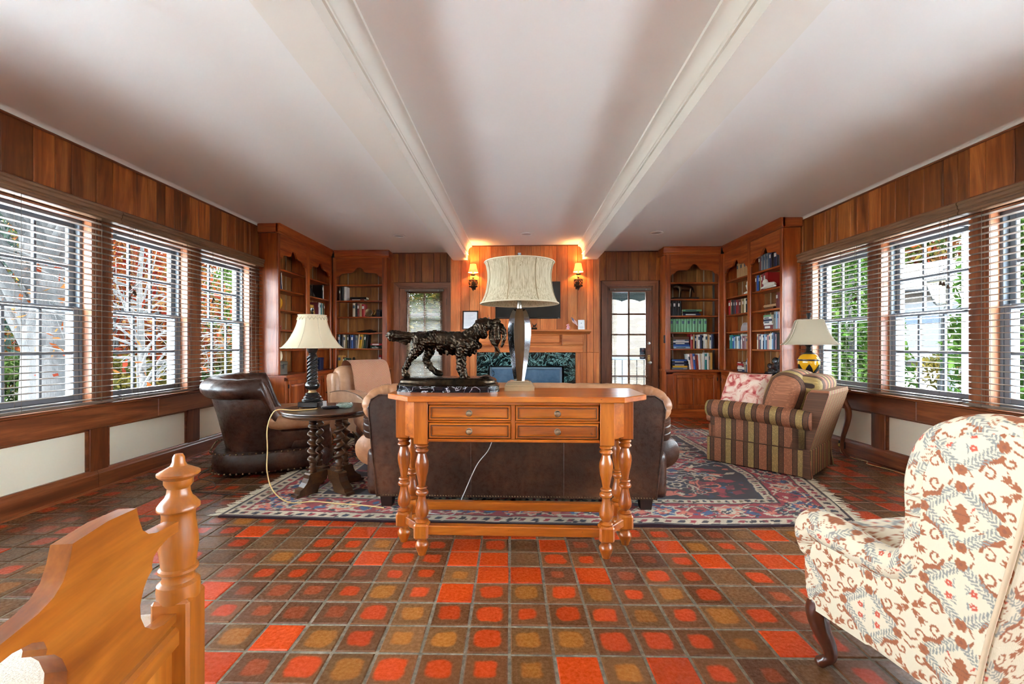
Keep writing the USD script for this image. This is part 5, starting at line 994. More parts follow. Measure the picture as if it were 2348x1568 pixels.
for s_ in (-1, 1):
    pleat_roll([(s_ * .975, .06, .62), (s_ * .99, .10, .50), (s_ * .985, .16, .40)], .06, 5, .1, SOFA, 'wing_roll', sf)
    pleat_roll([(s_ * .99, .05, .375), (s_ * 1.0, .3, .40), (s_ * 1.0, .6, .41), (s_ * 1.0, .92, .40)], .115, 10, .06, WORN if s_ < 0 else SOFA, 'arm_roll', sf)
    obj('arm', B().puff((s_ * .93, .48, .24), (.18, .90, .34), .05, 8), SOFA, sf, smooth=True)
for k in range(3): obj('seat_cushion', B().puff((-.56 + .56 * k, .60, .36), (.55, .70, .16), .05, 8, (0, 0, .03)), WORN, sf, smooth=True)
obj('base_rail', B().box(-.92, .92, .02, .92, .085, .26, .02), SOFA, sf)
obj('nailhead_trim', nails([(-.92 + .0184 * k, -.002, .095) for k in range(101)], .005), nail_m, sf, kind='stuff')
for x in (-.865, .865):
    for y in (.05, .85): obj('foot', B().loft([[(x - a, y - b, z), (x + a, y - b, z), (x + a, y + b, z), (x - a, y + b, z)] for a, b, z in ((.034, .034, .014), (.036, .036, .03), (.042, .042, .09))]), dark_foot, sf)
# ---- barrel-backed club chair and its ottoman
def upath(hx, hy, back=-.36, n=60):
    """U-shaped path round a chair that faces +x: from the near arm's front round the back to the far arm's front."""
    pts = [(hx, -hy), (hx * .5, -hy), (0, -hy * 1.0), (back * .6, -hy * .96), (back * .96, -hy * .62), (back * 1.06, 0), (back * .96, hy * .62), (back * .6, hy * .96), (0, hy), (hx * .5, hy), (hx, hy)]
    p = bez([(x, y, 0) for x, y in pts], n); L = np.r_[0, np.cumsum(np.linalg.norm(np.diff(p, axis=0), axis=1))]
    t = np.gradient(p, axis=0); t /= np.linalg.norm(t, axis=1, keepdims=True); nrm = np.stack([-t[:, 1], t[:, 0], 0 * t[:, 0]], -1)
    return p, nrm, L / L[-1]
def barrel(par, hx, hy, z0, harm, hback, up, roll, mat_out, mat_roll, np_=40, thick=.12, flare=.05):
    p, nr, t = upath(hx, hy)
    e = np.clip((np.minimum(t, 1 - t) - up) / .075, 0, 1); e = e * e * (3 - 2 * e); h = harm + (hback - harm) * e
    rings = []; rr = []
    for k in range(len(p)):
        H = h[k]; fl = flare * e[k]; R = roll * (1 - .16 * (1 - abs(math.sin(t[k] * np_ * PI))) ** 3) * (.75 + .25 * e[k])
        prof = [(-.03, z0), (-.012, z0 + .03), (.01 + fl * .45, (z0 + H) / 2), (.012 + fl, H - roll * 1.3), (-.02 + fl * .5, H - roll * .9), (-thick, H - roll), (-thick - .03, z0 + .20), (-thick, z0)]
        rings.append([p[k] + nr[k] * a + (0, 0, b) for a, b in prof])
        c = p[k] + nr[k] * (fl - .02) + np.array([0, 0, H - roll * .95]); a = np.arange(16) * 2 * PI / 16
        rr.append(c + R * (np.cos(a)[:, None] * nr[k] * 1.15 + np.sin(a)[:, None] * np.array([0, 0, 1.0])))
    obj('barrel_back', B().loft(np.array(rings)), mat_out, par, smooth=60)
    rr = np.array(rr); 
    for k, f in ((0, .2), (1, .7), (-1, .2), (-2, .7)): rr[k] = rr[k].mean(0) + (rr[k] - rr[k].mean(0)) * f
    obj('rolled_edge', B().loft(rr), mat_roll, par, smooth=True)
    return p, nr
def drum(par, hx, hy, z0, z1, mat, name, bulge=.02, back=-.46):
    a = np.arange(56) * 2 * PI / 56; c, s = np.cos(a), np.sin(a); ex = np.where(c > 0, .35, .75)
    X = np.where(c > 0, hx, -back) * np.sign(c) * np.abs(c) ** ex; Y = hy * np.sign(s) * np.abs(s) ** .5
    R = lambda k, z: np.stack([X * k, Y * k, np.full(56, z)], -1)
    obj(name, B().loft([R(.96, z0), R(1.0, z0 + .02), R(1 + bulge, (z0 + z1) / 2), R(1.0, z1 - .02), R(.96, z1)]), mat, par, smooth=50)
    return X, Y
cc = thing('club_chair', 'dark brown leather barrel club chair by the left windows', 'armchair', (-2.29, 4.09, 0), 28)
X_, Y_ = drum(cc, .50, .455, .03, .205, DARK, 'base', .03, -.455)
barrel(cc, .46, .40, .17, .50, .82, .17, .088, DARK, DARK, 40, .12, .10)
obj('seat_cushion', B().puff((.12, 0, .40), (.66, .60, .17), .06, 10, (0, 0, .03)), WORN, cc, smooth=True)
obj('seat_front', B().puff((.30, 0, .26), (.38, .80, .20), .06, 8), DARK, cc, smooth=True)
for s_ in (-1, 1): obj('arm_pad', B().puff((.22, s_ * .41, .44), (.50, .15, .12), .055, 8), WORN, cc, smooth=True)
pts = []
for z in (.205, .045):
    q = np.stack([X_, Y_], -1) * 1.0; L = np.r_[0, np.cumsum(np.linalg.norm(np.diff(np.vstack([q, q[:1]]), axis=0), axis=1))]
    for d in np.arange(0, L[-1], .046): pts.append((np.interp(d, L, np.r_[q[:, 0], q[0, 0]]) * 1.045, np.interp(d, L, np.r_[q[:, 1], q[0, 1]]) * 1.045, z))
obj('nailhead_trim', nails(pts, .009), nail_m, cc, kind='stuff')
for x in (-.3, .35):
    for y in (-.3, .3): obj('bun_foot', B().lathe([(.001, 0), (.02, .0), (.028, .012), (.024, .03), (.001, .03)], 14, (x, y, 0)), dark_foot, cc, smooth=40)
ot = thing('ottoman', 'dark leather ottoman with worn tan cushion behind the round table', 'ottoman', (-1.31, 4.52, .0), 28)
obj('base', B().puff((0, 0, .115), (.64, .62, .17), .03, 8), DARK, ot, smooth=True); obj('body', B().puff((0, 0, .235), (.62, .60, .10), .045, 8), DARK, ot, smooth=True)
obj('cushion', B().puff((0, 0, .33), (.66, .64, .13), .06, 10, (0, 0, .03)), WORN, ot, smooth=True)
pts = [(-.31 + .0443 * k, -.318, z) for k in range(15) for z in (.19, .05)] + [(.328, -.30 + .043 * k, z) for k in range(15) for z in (.19, .05)] + [(-.328, -.30 + .043 * k, z) for k in range(15) for z in (.19, .05)]
obj('nailhead_trim', nails(pts, .008), nail_m, ot, kind='stuff')
for x in (-.25, .25):
    for y in (-.24, .24): obj('bun_foot', B().lathe([(.001, 0), (.02, .0), (.028, .012), (.024, .04), (.001, .04)], 14, (x, y, 0.013)), dark_foot, ot, smooth=40)
# ---- tan recliner with a throw
TAN = leather('recliner_leather', lin(150, 104, 74), lin(184, 138, 104), lin(206, 168, 136), .42, 2.0)
rc = thing('recliner', 'tan leather recliner with curved arms, turned towards the fireplace', 'recliner', (-1.75, 5.44, 0), -40)
obj('backrest', B().puff((-.30, 0, .60), (.24, .66, .58), .10, 12, (.03, 0, 0), M=T(0, 0, 0, ry=-8)), TAN, rc, smooth=True)
for s_ in (-1, 1):
    obj('back_wing', B().puff((-.33, s_ * .33, .58), (.20, .13, .46), .05, 10, M=T(0, 0, 0, ry=-8)), TAN, rc, smooth=True)
    side = [(-.40, .10), (.42, .10), (.45, .40), (.42, .50), (.30, .545), (.10, .57), (-.12, .565), (-.34, .53)]
    m = m3.CrossSection([side]).offset(-.03, m3.JoinType.Round).offset(.03, m3.JoinType.Round, circular_segments=24).extrude(.15)
    mm = m.refine_to_length(.04).to_mesh(); tv_ = trimesh.Trimesh(mm.vert_properties[:, :3], mm.tri_verts, process=True); trimesh.smoothing.filter_taubin(tv_, iterations=12)
    v = tv_.vertices; obj('arm', (np.stack([v[:, 0], s_ * .35 + v[:, 2] - .075, v[:, 1]], -1), tv_.faces[:, ::-1]), TAN, rc, smooth=True)
    obj('arm_piping', B().tube(bez([(x, s_ * .35 - .078, z) for x, z in side[1:]], 50), .005, 6), plain('recliner_piping_%d' % (s_ > 0), lin(120, 84, 60), .5), rc, smooth=True)
obj('seat', B().puff((.08, 0, .34), (.68, .56, .20), .06, 10, (0, 0, .02)), TAN, rc, smooth=True); obj('front', B().puff((.38, 0, .18), (.12, .58, .26), .04, 8), TAN, rc, smooth=True)
obj('base', B().box(-.38, .40, -.33, .33, .012, .12, .01), dark_foot, rc)
throw_m = MAT('herringbone_throw', dict(u=('texture_coordinate', {}), mp=('mapping', dict(scale=(1, 1, 1))), s=('separate_xyz', {}), pp=('math', dict(math_type='pingpong', value2=.05)), ad=('math', dict(math_type='add')), ml=('math', dict(math_type='multiply', value2=55.0)), fr=('math', dict(math_type='fraction')), gt=('math', dict(math_type='greater_than', value2=.55)), mx=('mix', dict(color1=lin(206, 158, 130), color2=lin(150, 92, 66))), p=('principled_bsdf', dict(roughness=.9))),
    [('u.UV', 's.vector'), ('s.x', 'pp.value1'), ('pp.value', 'ad.value1'), ('s.y', 'ad.value2'), ('ad.value', 'ml.value1'), ('ml.value', 'fr.value1'), ('fr.value', 'gt.value1'), ('gt.value', 'mx.fac'), ('mx.color', 'p.base_color')])
th = thing('throw_blanket', 'pinkish herringbone throw draped over the tan recliner back', 'blanket', (-1.75, 5.44, 0), -40)
cur = bez([(-.455, .50), (-.47, .68), (-.455, .84), (-.40, .905), (-.30, .905), (-.215, .855), (-.165, .72), (-.135, .55), (-.10, .465)], 48)
W_ = np.linspace(-.22, .30, 24); L = np.r_[0, np.cumsum(np.hypot(*np.diff(cur, axis=0).T))]
V = np.array([[(c[0] + .004 * math.sin(w * 40 + l * 9), w + .02 * (l - .4), c[1]) for w in W_] for c, l in zip(cur, L)]); UV = np.array([[(w, l) for w in W_] for l in L])
m_, n_ = V.shape[:2]; i, j = np.meshgrid(np.arange(m_ - 1), np.arange(n_ - 1), indexing='ij'); q = np.stack([i * n_ + j, i * n_ + j + 1, (i + 1) * n_ + j + 1, (i + 1) * n_ + j], -1).reshape(-1, 4)
nv = trimesh.Trimesh(V.reshape(-1, 3), np.vstack([q[:, [0, 1, 2]], q[:, [0, 2, 3]]]), process=False).vertex_normals * .006
obj('cloth', (np.vstack([V.reshape(-1, 3) + nv, V.reshape(-1, 3)]), np.vstack([q, q[:, ::-1] + m_ * n_])), throw_m, th, smooth=True, uv=np.vstack([UV.reshape(-1, 2)] * 2))
fg = B()
for w in np.linspace(-.20, .30, 26): fg.tube([(-.10, w + .01, .465), (-.085 + rng.uniform(-.01, .01), w + .01, .43)], .003, 4)
obj('fringe', fg, plain('throw_fringe', lin(180, 140, 110), .9), th, kind='stuff')
# ---- striped armchair
def striped(name, axis_uv=0):
    cs = [(0, lin(172, 142, 86)), (.25, lin(172, 142, 86)), (.255, lin(60, 36, 24)), (.275, lin(60, 36, 24)), (.28, lin(104, 68, 46)), (.43, lin(104, 68, 46)), (.435, lin(52, 32, 22)), (.455, lin(52, 32, 22)), (.46, lin(166, 104, 72)), (.78, lin(166, 104, 72)), (.785, lin(52, 32, 22)), (.805, lin(52, 32, 22)), (.81, lin(104, 68, 46)), (.965, lin(104, 68, 46)), (.97, lin(60, 36, 24)), (1, lin(60, 36, 24))]
    return MAT(name, dict(u=('texture_coordinate', {}), s=('separate_xyz', {}), k=('math', dict(math_type='multiply', value2=1 / .19)), f=('math', dict(math_type='fraction')), r=('rgb_ramp', dict(ramp=cs)),
        mp=('mapping', dict(scale=(75, 75, 1))), v=('voronoi_texture', dict(scale=1.0, randomness=.7)), vr=('map_range', dict(from_min=.25, from_max=.5, to_min=1.15, to_max=.82, clamp=True)), n=('noise_texture', dict(scale=160, detail=2)), nr=('map_range', dict(from_min=.3, from_max=.7, to_min=.82, to_max=1.15, clamp=True)), m1=('mix', dict(mix_type='multiply', fac=1.0)), m2=('mix', dict(mix_type='multiply', fac=1.0)), b=('bump', dict(strength=.2, distance=.002)), p=('principled_bsdf', dict(roughness=.75))),
        [('u.UV', 's.vector'), ('s.x', 'k.value1'), ('k.value', 'f.value1'), ('f.value', 'r.fac'), ('u.UV', 'mp.vector'), ('mp.vector', 'v.vector'), ('u.UV', 'n.vector'), ('v.distance', 'vr.value'), ('n.fac', 'nr.value'), ('r.color', 'm1.color1'), ('vr.result', 'm1.color2'), ('m1.color', 'm2.color1'), ('nr.result', 'm2.color2'), ('m2.color', 'p.base_color'), ('n.fac', 'b.height'), ('b.normal', 'p.normal')])
STR = striped('striped_fabric')
def suv(vf, a, b, k=1.0):
    v, f = vf if isinstance(vf, tuple) else vf.get(); v = np.asarray(v); return (v, f), np.stack([v[:, a] * k, v[:, b]], -1)
def uobj(nm, b, a, c, par, sm=True, k=1.0):
    vf, uv = suv(b, a, c, k); return obj(nm, vf, STR, par, smooth=sm, uv=uv)
ac = thing('striped_armchair', 'gold and brown striped armchair with a skirt, right of the rug', 'armchair', (2.293, 4.251, 0), 134)
# local: faces +x; +y is the side towards the camera
HX, HY = .40, .335
def flat_panel(x0, x1, z0, z1, y, th=.03, n=1): return B().box(x0, x1, y - th, y, z0, z1, .006)
for s_ in (-1, 1):
    uobj('side_panel', B().box(-HX, HX - .02, s_ * HY - s_ * .12, s_ * HY, .20, .50, .01), 0, 2, ac, False)
    P = np.array([(r * math.cos(a), r * math.sin(a)) for r, a in zip(np.full(24, .088), np.arange(24) * 2 * PI / 24)])
    xs_ = np.linspace(-HX - .03, HX, 22); zc = .485 + .02 * (xs_ + .4) + .015 * np.sin((xs_ + .4) * 3); rg = []
    for k, x in enumerate(xs_):
        e = 1.0 if 0 < k < 21 else .9
        rg.append([(x, s_ * (HY - .012) + s_ * q[0] * e, zc[k] + q[1] * e * .92) for q in P])
    uobj('arm', B().loft(np.array(rg)), 0, 2, ac)
    uobj('skirt', B().box(-HX - .01, HX + .005, s_ * (HY + .006), s_ * (HY - .012), .022, .245, .006), 0, 2, ac, False)
    obj('skirt_seam', B().tube([(-HX, s_ * (HY + .007), .246), (HX, s_ * (HY + .007), .246)], .005, 6), plain('welt_%d' % (s_ > 0), lin(90, 60, 40), .8), ac)
uobj('front_panel', B().box(HX - .08, HX, -HY, HY, .23, .375, .02), 1, 2, ac, False); uobj('skirt', B().box(HX - .006, HX + .012, -HY, HY, .022, .245, .006), 1, 2, ac, False)
def raked(x0, x1, y0, y1, z0, z1, rake, th, n=1):
    q = lambda x, z: (x - rake * (z - z0) / (z1 - z0))
    R = []
    for z, g in ((z0, 0), (z0 + .1, 0), ((z0 + z1) / 2, 0), (z1 - .03, 0), (z1, .02)):
        R.append([(q(x0 + g * .5, z), y0 + g, z), (q(x0 + g * .5, z), y1 - g, z), (q(x1 - g * .5, z), y1 - g, z), (q(x1 - g * .5, z), y0 + g, z)])
    return B().loft(np.array(R))
uobj('back_panel', raked(-HX, -HX + .14, -HY + .0, HY, .20, .735, .15, .1), 1, 2, ac, False, 2.2)
uobj('back_frame', B().puff((-HX + .0, 0, .58), (.12, .60, .30), .05, 8, ry=-14), 1, 2, ac)
uobj('skirt', B().loft(np.array([[(-HX + .012, y, z), (-HX - o, y, z)] for y, z, o in ()])) if False else B().box(-HX - .016, -HX + .006, -HY, HY, .022, .245, .006), 1, 2, ac, False, 1.4)
for s_ in (-1, 1): uobj('corner_pleat', B().loft([[(-HX + .02, s_ * (HY - .02), z), (-HX - .012 - g, s_ * (HY - .03), z), (-HX - .012 - g, s_ * (HY + .012 + g), z), (-HX + .03, s_ * (HY + .012 + g * .6), z)] for z, g in ((.022, .018), (.12, .006), (.245, 0))]), 1, 2, ac, False)
uobj('seat_cushion', B().puff((.06, 0, .425), (.78, .50, .12), .045, 10, (0, 0, .02)), 1, 2, ac); uobj('seat_cushion_lip', B().puff((.385, 0, .425), (.12, .62, .115), .045, 8), 1, 2, ac)
uobj('back_cushion', B().puff((-.20, .02, .655), (.26, .58, .42), .11, 14, (.05, .02, .03), ry=-18), 1, 2, ac)
uobj('top_bolster', B().puff((-.37, -.03, .765), (.22, .54, .15), .07, 10, (0, 0, .01), ry=-6), 1, 2, ac)
for x in (-.34, .34):
    for y in (-.27, .27): obj('foot', B().box(x - .025, x + .025, y - .025, y + .025, .012 if x > 0 else .0, .06, .004), dark_foot, ac)
pk_m = MAT('rose_print', dict(t=('texture_coordinate', {}), n=('noise_texture', dict(scale=9, detail=4, distortion=1.6)), r=('rgb_ramp', dict(ramp=[(.36, lin(178, 62, 62)), (.42, lin(214, 138, 124)), (.50, lin(232, 196, 178)), (.62, lin(236, 216, 198)), (.68, lin(206, 130, 118)), (.75, lin(228, 200, 184))])), p=('principled_bsdf', dict(roughness=.8))), [('t.object', 'n.vector'), ('n.fac', 'r.fac'), ('r.color', 'p.base_color')])
def cushion(name, label, loc, rz, tilt, mat, size, seam):
    t = thing(name, label, 'cushion', loc, rz, tilt=tilt)
    n = 20; g = np.linspace(-1, 1, n); U, V = np.meshgrid(g, g, indexing='ij'); h = (np.clip(1 - U ** 4, 0, 1) * np.clip(1 - V ** 4, 0, 1)) ** .5 * size[1] / 2
    pin = 1 - .07 * (1 - np.abs(U) ** 2) * 0 ; X = U * size[0] / 2 * (1 - .06 * (1 - V ** 2)) ; Z = V * size[2] / 2 * (1 - .06 * (1 - U ** 2))
    i, j = np.meshgrid(np.arange(n - 1), np.arange(n - 1), indexing='ij'); q = np.stack([i * n + j, (i + 1) * n + j, (i + 1) * n + j + 1, i * n + j + 1], -1).reshape(-1, 4)
    a = np.stack([X, -h, Z], -1).reshape(-1, 3); b = np.stack([X, h, Z], -1).reshape(-1, 3)
    obj('cover', (np.vstack([a, b]), np.vstack([q, q[:, ::-1] + n * n])), mat, t, smooth=True)
    e = [(X[k, 0], 0, Z[k, 0]) for k in range(n)] + [(X[-1, k], 0, Z[-1, k]) for k in range(1, n)] + [(X[k, -1], 0, Z[k, -1]) for k in range(n - 2, -1, -1)] + [(X[0, k], 0, Z[0, k]) for k in range(n - 2, 0, -1)]
    obj('piping', B().tube(e, .006, 6, closed=True), seam, t, smooth=True)
    return t
cushion('throw_pillow', 'pink rose-printed throw pillow leaning in the striped armchair', (2.075, 4.24, .665), -62, (-26, 0, 0), pk_m, (.42, .16, .38), plain('pillow_piping', lin(206, 160, 140), .8))
# ---- small table with cabriole legs and the yellow lamp
CHER = pair('cherry', (lin(84, 40, 20), lin(124, 66, 36), lin(156, 92, 54)), rough=.3, coat=.3, vary=.1)
lt = thing('lamp_table', 'cherry lamp table with cabriole legs behind the striped armchair', 'side table', (2.96, 4.72, 0))
obj('tabletop', slab([(-.24, -.25), (.24, -.25), (.24, .25), (-.24, .25)], .645, .672, .006), CHER['x'], lt); obj('apron', B().box(-.20, .20, -.21, -.19, .55, .645).box(-.20, .20, .19, .21, .55, .645).box(-.21, -.19, -.2, .2, .55, .645).box(.19, .21, -.2, .2, .55, .645), CHER['x'], lt)
for x in (-1, 1):
    for y in (-1, 1):
        d = np.array([x, y, 0]) / 1.414; c = bez([np.array([x * .2, y * .21, 0]) + d * o + (0, 0, z) for o, z in ((0, .64), (.005, .56), (.035, .47), (.03, .36), (-.005, .2), (-.012, .09), (.02, .03), (.045, .012))], 40)
        obj('cabriole_leg', B().tube(c, np.interp(np.linspace(0, 1, len(c)), [0, .15, .35, .7, .88, 1], [.022, .026, .028, .016, .015, .018]), 10), CHER['z'], lt, smooth=True)
yl = thing('table_lamp', 'yellow glass urn table lamp with black mounts and square bell shade', 'table lamp', (2.935, 4.68, .6725))
obj('foot', B().lathe([(.001, 0), (.06, 0), (.062, .012), (.045, .022), (.028, .03), (.024, .05), (.018, .065), (.022, .085), (.032, .115), (.045, .135), (.052, .14), (.001, .14)], 28), black_m, yl, smooth=40)
obj('urn', B().lathe([(.001, .13), (.044, .132), (.070, .165), (.090, .205), (.098, .245), (.094, .285), (.076, .32), (.05, .338), (.001, .34)], 36), plain('amber_glass', lin(222, 160, 24), .08, coat=.6), yl, smooth=40)
for k in range(6):
    a = k * PI / 3; pt = bez([(.047, 0, .133), (.074, 0, .165), (.093, 0, .20), (.0995, 0, .235)], 12); n = len(pt)
    w = .030 * np.sin(np.linspace(.9, PI, n)) + .002; rg = []
    for p, ww in zip(pt, w):
        ang = ww / p[0]; rg.append([((p[0] + .002) * math.cos(a + q * ang), (p[0] + .002) * math.sin(a + q * ang), p[2]) for q in (-1, -.5, 0, .5, 1)] + [((p[0] - .004) * math.cos(a + q * ang), (p[0] - .004) * math.sin(a + q * ang), p[2]) for q in (1, .5, 0, -.5, -1)])
    obj('leaf_mount', B().loft(np.array(rg)), black_m, yl, smooth=40)
obj('waist_band', B().lathe([(.095, .268), (.100, .268), (.102, .276), (.100, .284), (.092, .284)], 36), plain('gunmetal', lin(70, 62, 58), .3, metal=.8), yl, smooth=40)
obj('neck', B().lathe([(.001, .335), (.052, .335), (.05, .345), (.03, .355), (.022, .37), (.028, .385), (.020, .395), (.022, .41), (.036, .425), (.038, .432), (.02, .44), (.001, .44)], 24), black_m, yl, smooth=40)
sqb = lambda a: 1.0 / np.maximum(np.abs(np.cos(a + .45)), np.abs(np.sin(a + .45))) * .86
bl_ = bez([(.27, 0, .43), (.225, 0, .465), (.185, 0, .53), (.155, 0, .60), (.135, 0, .66), (.125, 0, .685)], 20)
obj('shade', B().loft(shade(bl_, 64, sqb), cap=False, closed=True), MAT('putty_shade', dict(p=('principled_bsdf', dict(base_color=lin(206, 192, 166), roughness=.7)), tr=('translucent_bsdf', dict(color=lin(206, 188, 158))), m=('mix_closure', dict(fac=.3))), [('p.BSDF', 'm.closure1'), ('tr.BSDF', 'm.closure2')], 'm.closure'), yl, smooth=35)
for k in range(4):
    a = PI / 4 + k * PI / 2 - .45; s2 = sqb(np.array([a]))[0]
    obj('corner_seam', B().tube([(p[0] * s2 * math.cos(a), p[0] * s2 * math.sin(a), p[2]) for p in bl_], .003, 5), trimw, yl, smooth=40)
obj('finial', B().lathe([(.001, .68), (.02, .684), (.012, .69), (.010, .70), (.018, .73), (.022, .748), (.018, .752), (.001, .752)], 16), black_m, yl, smooth=40)
obj('stem', B().tube([(0, 0, .43), (0, 0, .69)], .005, 6), black_m, yl)
t = thing('floor_cord', 'pale cord lying along the right baseboard by the outlet', 'cord')
obj('wire', B().tube(bez([(3.27, 4.70, .07), (3.24, 4.66, .02), (3.24, 4.50, .004), (3.27, 4.36, .004), (3.21, 4.28, .004), (3.25, 4.12, .004), (3.27, 3.95, .004)], 60), .003, 6), yc, t, smooth=True)
# ================================================================ FLAT PATTERNS (rug, needlework) AS VERTEX COLOURS
class Raster:
    def __init__(s, w, h, step, base, wrap=False):
        s.nx, s.ny = int(round(w / step)) + 1, int(round(h / step)) + 1; s.w, s.h, s.wrap = w, h, wrap
        s.x = np.linspace(0, w, s.nx); s.y = np.linspace(0, h, s.ny); s.c = np.tile(np.array(base, np.float32), (s.nx, s.ny, 1))
    def _each(s, p, m, fn):
        for ox in ((-s.w, 0, s.w) if s.wrap else (0,)):
            for oy in ((-s.h, 0, s.h) if s.wrap else (0,)):
                q = p + (ox, oy); i0, i1 = np.searchsorted(s.x, [q[:, 0].min() - m, q[:, 0].max() + m]); j0, j1 = np.searchsorted(s.y, [q[:, 1].min() - m, q[:, 1].max() + m])
                if i1 > i0 and j1 > j0: fn(q, slice(i0, i1), slice(j0, j1), s.x[i0:i1, None], s.y[None, j0:j1])
    def fill(s, p, c):
        p = np.asarray(p, float); c = np.array(c, np.float32)
        def fn(q, a, b, X, Y):
            ins = np.zeros((X.shape[0], Y.shape[1]), bool)
            for k in range(len(q)):
                (x0, y0), (x1, y1) = q[k - 1], q[k]
                if y0 != y1: ins ^= ((y0 > Y) != (y1 > Y)) & (X < (x1 - x0) * (Y - y0) / (y1 - y0) + x0)
            s.c[a, b][ins] = c
        s._each(p, 0, fn)
    def stroke(s, p, w, c, taper=False):
        p = np.asarray(p, float); c = np.array(c, np.float32); n = len(p)
        for k in range(n - 1):
            wk = w * (math.sin(PI * (k + .6) / (n - .2)) ** .6 if taper else 1.0)
            def fn(q, a, b, X, Y):
                d = q[1] - q[0]; t = np.clip(((X - q[0, 0]) * d[0] + (Y - q[0, 1]) * d[1]) / max(d @ d, 1e-12), 0, 1)
                s.c[a, b][np.hypot(X - q[0, 0] - t * d[0], Y - q[0, 1] - t * d[1]) < wk / 2] = c
            s._each(p[k:k + 2], wk, fn)
    def dot(s, x, y, r, c, n=10, st=0.0):
        a = np.arange(n * 2) * PI / n; s.fill(np.stack([x + r * (1 - st * (np.arange(2 * n) % 2)) * np.cos(a), y + r * (1 - st * (np.arange(2 * n) % 2)) * np.sin(a)], -1), c)
    def at(s, u, v):
        i = np.round((u % s.w) / s.w * (s.nx - 1)).astype(int); j = np.round((v % s.h) / s.h * (s.ny - 1)).astype(int); return s.c[i, j]
# ---- rug
RED, CRIM, NAVY, BLUE, CREAM, SALM, DARK_, OLV = lin(150, 26, 38), lin(120, 20, 34), lin(30, 30, 52), lin(44, 74, 116), lin(196, 178, 152), lin(204, 106, 84), lin(40, 18, 26), lin(120, 104, 70)
RW, RH = 4.0, 3.15
rg = Raster(RW, RH, .008, CRIM); rr_ = np.random.default_rng(21)
def rosette(x, y, r, a, b, c):
    rg.dot(x, y, r * 1.18, CREAM, 8, .25); rg.dot(x, y, r, a, 8, .25); rg.dot(x, y, r * .62, b, 6, .3); rg.dot(x, y, r * .28, c)
def rect(a, b): return [(a, b), (RW - a, b), (RW - a, RH - b), (a, RH - b)]
rg.fill(rect(0, 0), DARK_); rg.fill(rect(.02, .025), CREAM); 
k = .05
for side in range(4):
    L = RW if side % 2 == 0 else RH
    P = lambda t, d: ((t, d), (RW - d, t), (RW - t, RH - d), (d, RH - t))[side]
    for n_, t in enumerate(np.arange(.06, L - .03, .075)):
        rg.fill([P(t - .026, .045), P(t + .01, .04), P(t + .026, .078), P(t - .008, .088)], (DARK_, CRIM, NAVY, RED)[n_ % 4])
rg.fill(rect(.105, .105), DARK_); rg.fill(rect(.115, .115), RED)
for side in range(4):
    L = RW if side % 2 == 0 else RH
    P = lambda t, d: np.array(((t, d), (RW - d, t), (RW - t, RH - d), (d, RH - t))[side])
    for n_, t in enumerate(np.arange(.22, L - .10, .135)):   # small fillers of the main border
        rg.dot(*P(t, .235 + .07 * math.sin(n_ * 2.1)), .034, (SALM, NAVY, BLUE, CREAM, DARK_)[n_ % 5], 4, .35)
    z_ = []
    for n_, t in enumerate(np.arange(.12, L - .10, .085)): z_.append(P(t, .155 if n_ % 4 in (0, 1) else .32))
    rg.stroke(z_, .022, DARK_); rg.stroke(z_, .013, CREAM)
    for n_, t in enumerate(np.arange(.30, L - .2, .42)):
        rosette(*P(t, .24), .10, (BLUE, SALM, NAVY)[n_ % 3], (SALM, CREAM, RED)[n_ % 3], NAVY)
        for s_ in (-1, 1):
            for q in (.14, .34): rg.stroke([P(t, .24), P(t + s_ * .13, q), P(t + s_ * .17, q + .02)], .012, CREAM)
            rg.fill([P(t + s_ * .10, .20), P(t + s_ * .17, .16), P(t + s_ * .19, .20), P(t + s_ * .13, .25)], (SALM, BLUE)[n_ % 2])
rg.fill(rect(.375, .375), DARK_); rg.fill(rect(.385, .385), CREAM)
for side in range(4):
    L = RW if side % 2 == 0 else RH
    P = lambda t, d: ((t, d), (RW - d, t), (RW - t, RH - d), (d, RH - t))[side]
    for n_, t in enumerate(np.arange(.42, L - .4, .05)): rg.fill([P(t - .016, .40), P(t + .016, .40), P(t + .004, .445), P(t - .012, .445)], (NAVY, CRIM, OLV)[n_ % 3])
rg.fill(rect(.46, .46), NAVY); rg.fill(rect(.475, .475), DARK_)
cx_, cy_ = RW / 2, RH / 2
med = [(-1.35, 0), (-1.1, .35), (-.85, .40), (-.75, .70), (-.35, .80), (-.2, 1.0), (.2, 1.0), (.35, .80), (.75, .70), (.85, .40), (1.1, .35), (1.35, 0)]
med = med + [(x, -y) for x, y in med[-2:0:-1]]; M2 = np.array(med)
for f, c in ((1.06, CREAM), (1.03, NAVY), (1.0, RED), (.72, CREAM), (.70, NAVY), (.46, SALM), (.43, CRIM), (.2, BLUE)): rg.fill(M2 * f + (cx_, cy_), c)
def curl(x, y, a, s, c=CREAM, w=.018):
    t = np.linspace(0, 1, 18); th = a + t * 4.4; r = s * (1 - t) ** .8
    rg.stroke(np.stack([x + r * np.cos(th), y + r * np.sin(th)], -1), w + .010, (DARK_, BLUE, RED)[int(rr_.integers(3))]); rg.stroke(np.stack([x + r * np.cos(th), y + r * np.sin(th)], -1), w, c)
for n_ in range(900):
    x, y = rr_.uniform(.52, RW - .52), rr_.uniform(.52, RH - .52); c = (SALM, BLUE, RED, RED, NAVY, CRIM, DARK_, CREAM)[int(rr_.integers(8))]
    a = rr_.uniform(0, PI); w_ = rr_.uniform(.025, .085); h_ = w_ * rr_.uniform(.4, .8)
    e, f_ = np.array([math.cos(a), math.sin(a)]), np.array([-math.sin(a), math.cos(a)])
    rg.fill([np.array([x, y]) + e * w_, np.array([x, y]) + f_ * h_, np.array([x, y]) - e * w_, np.array([x, y]) - f_ * h_], c)
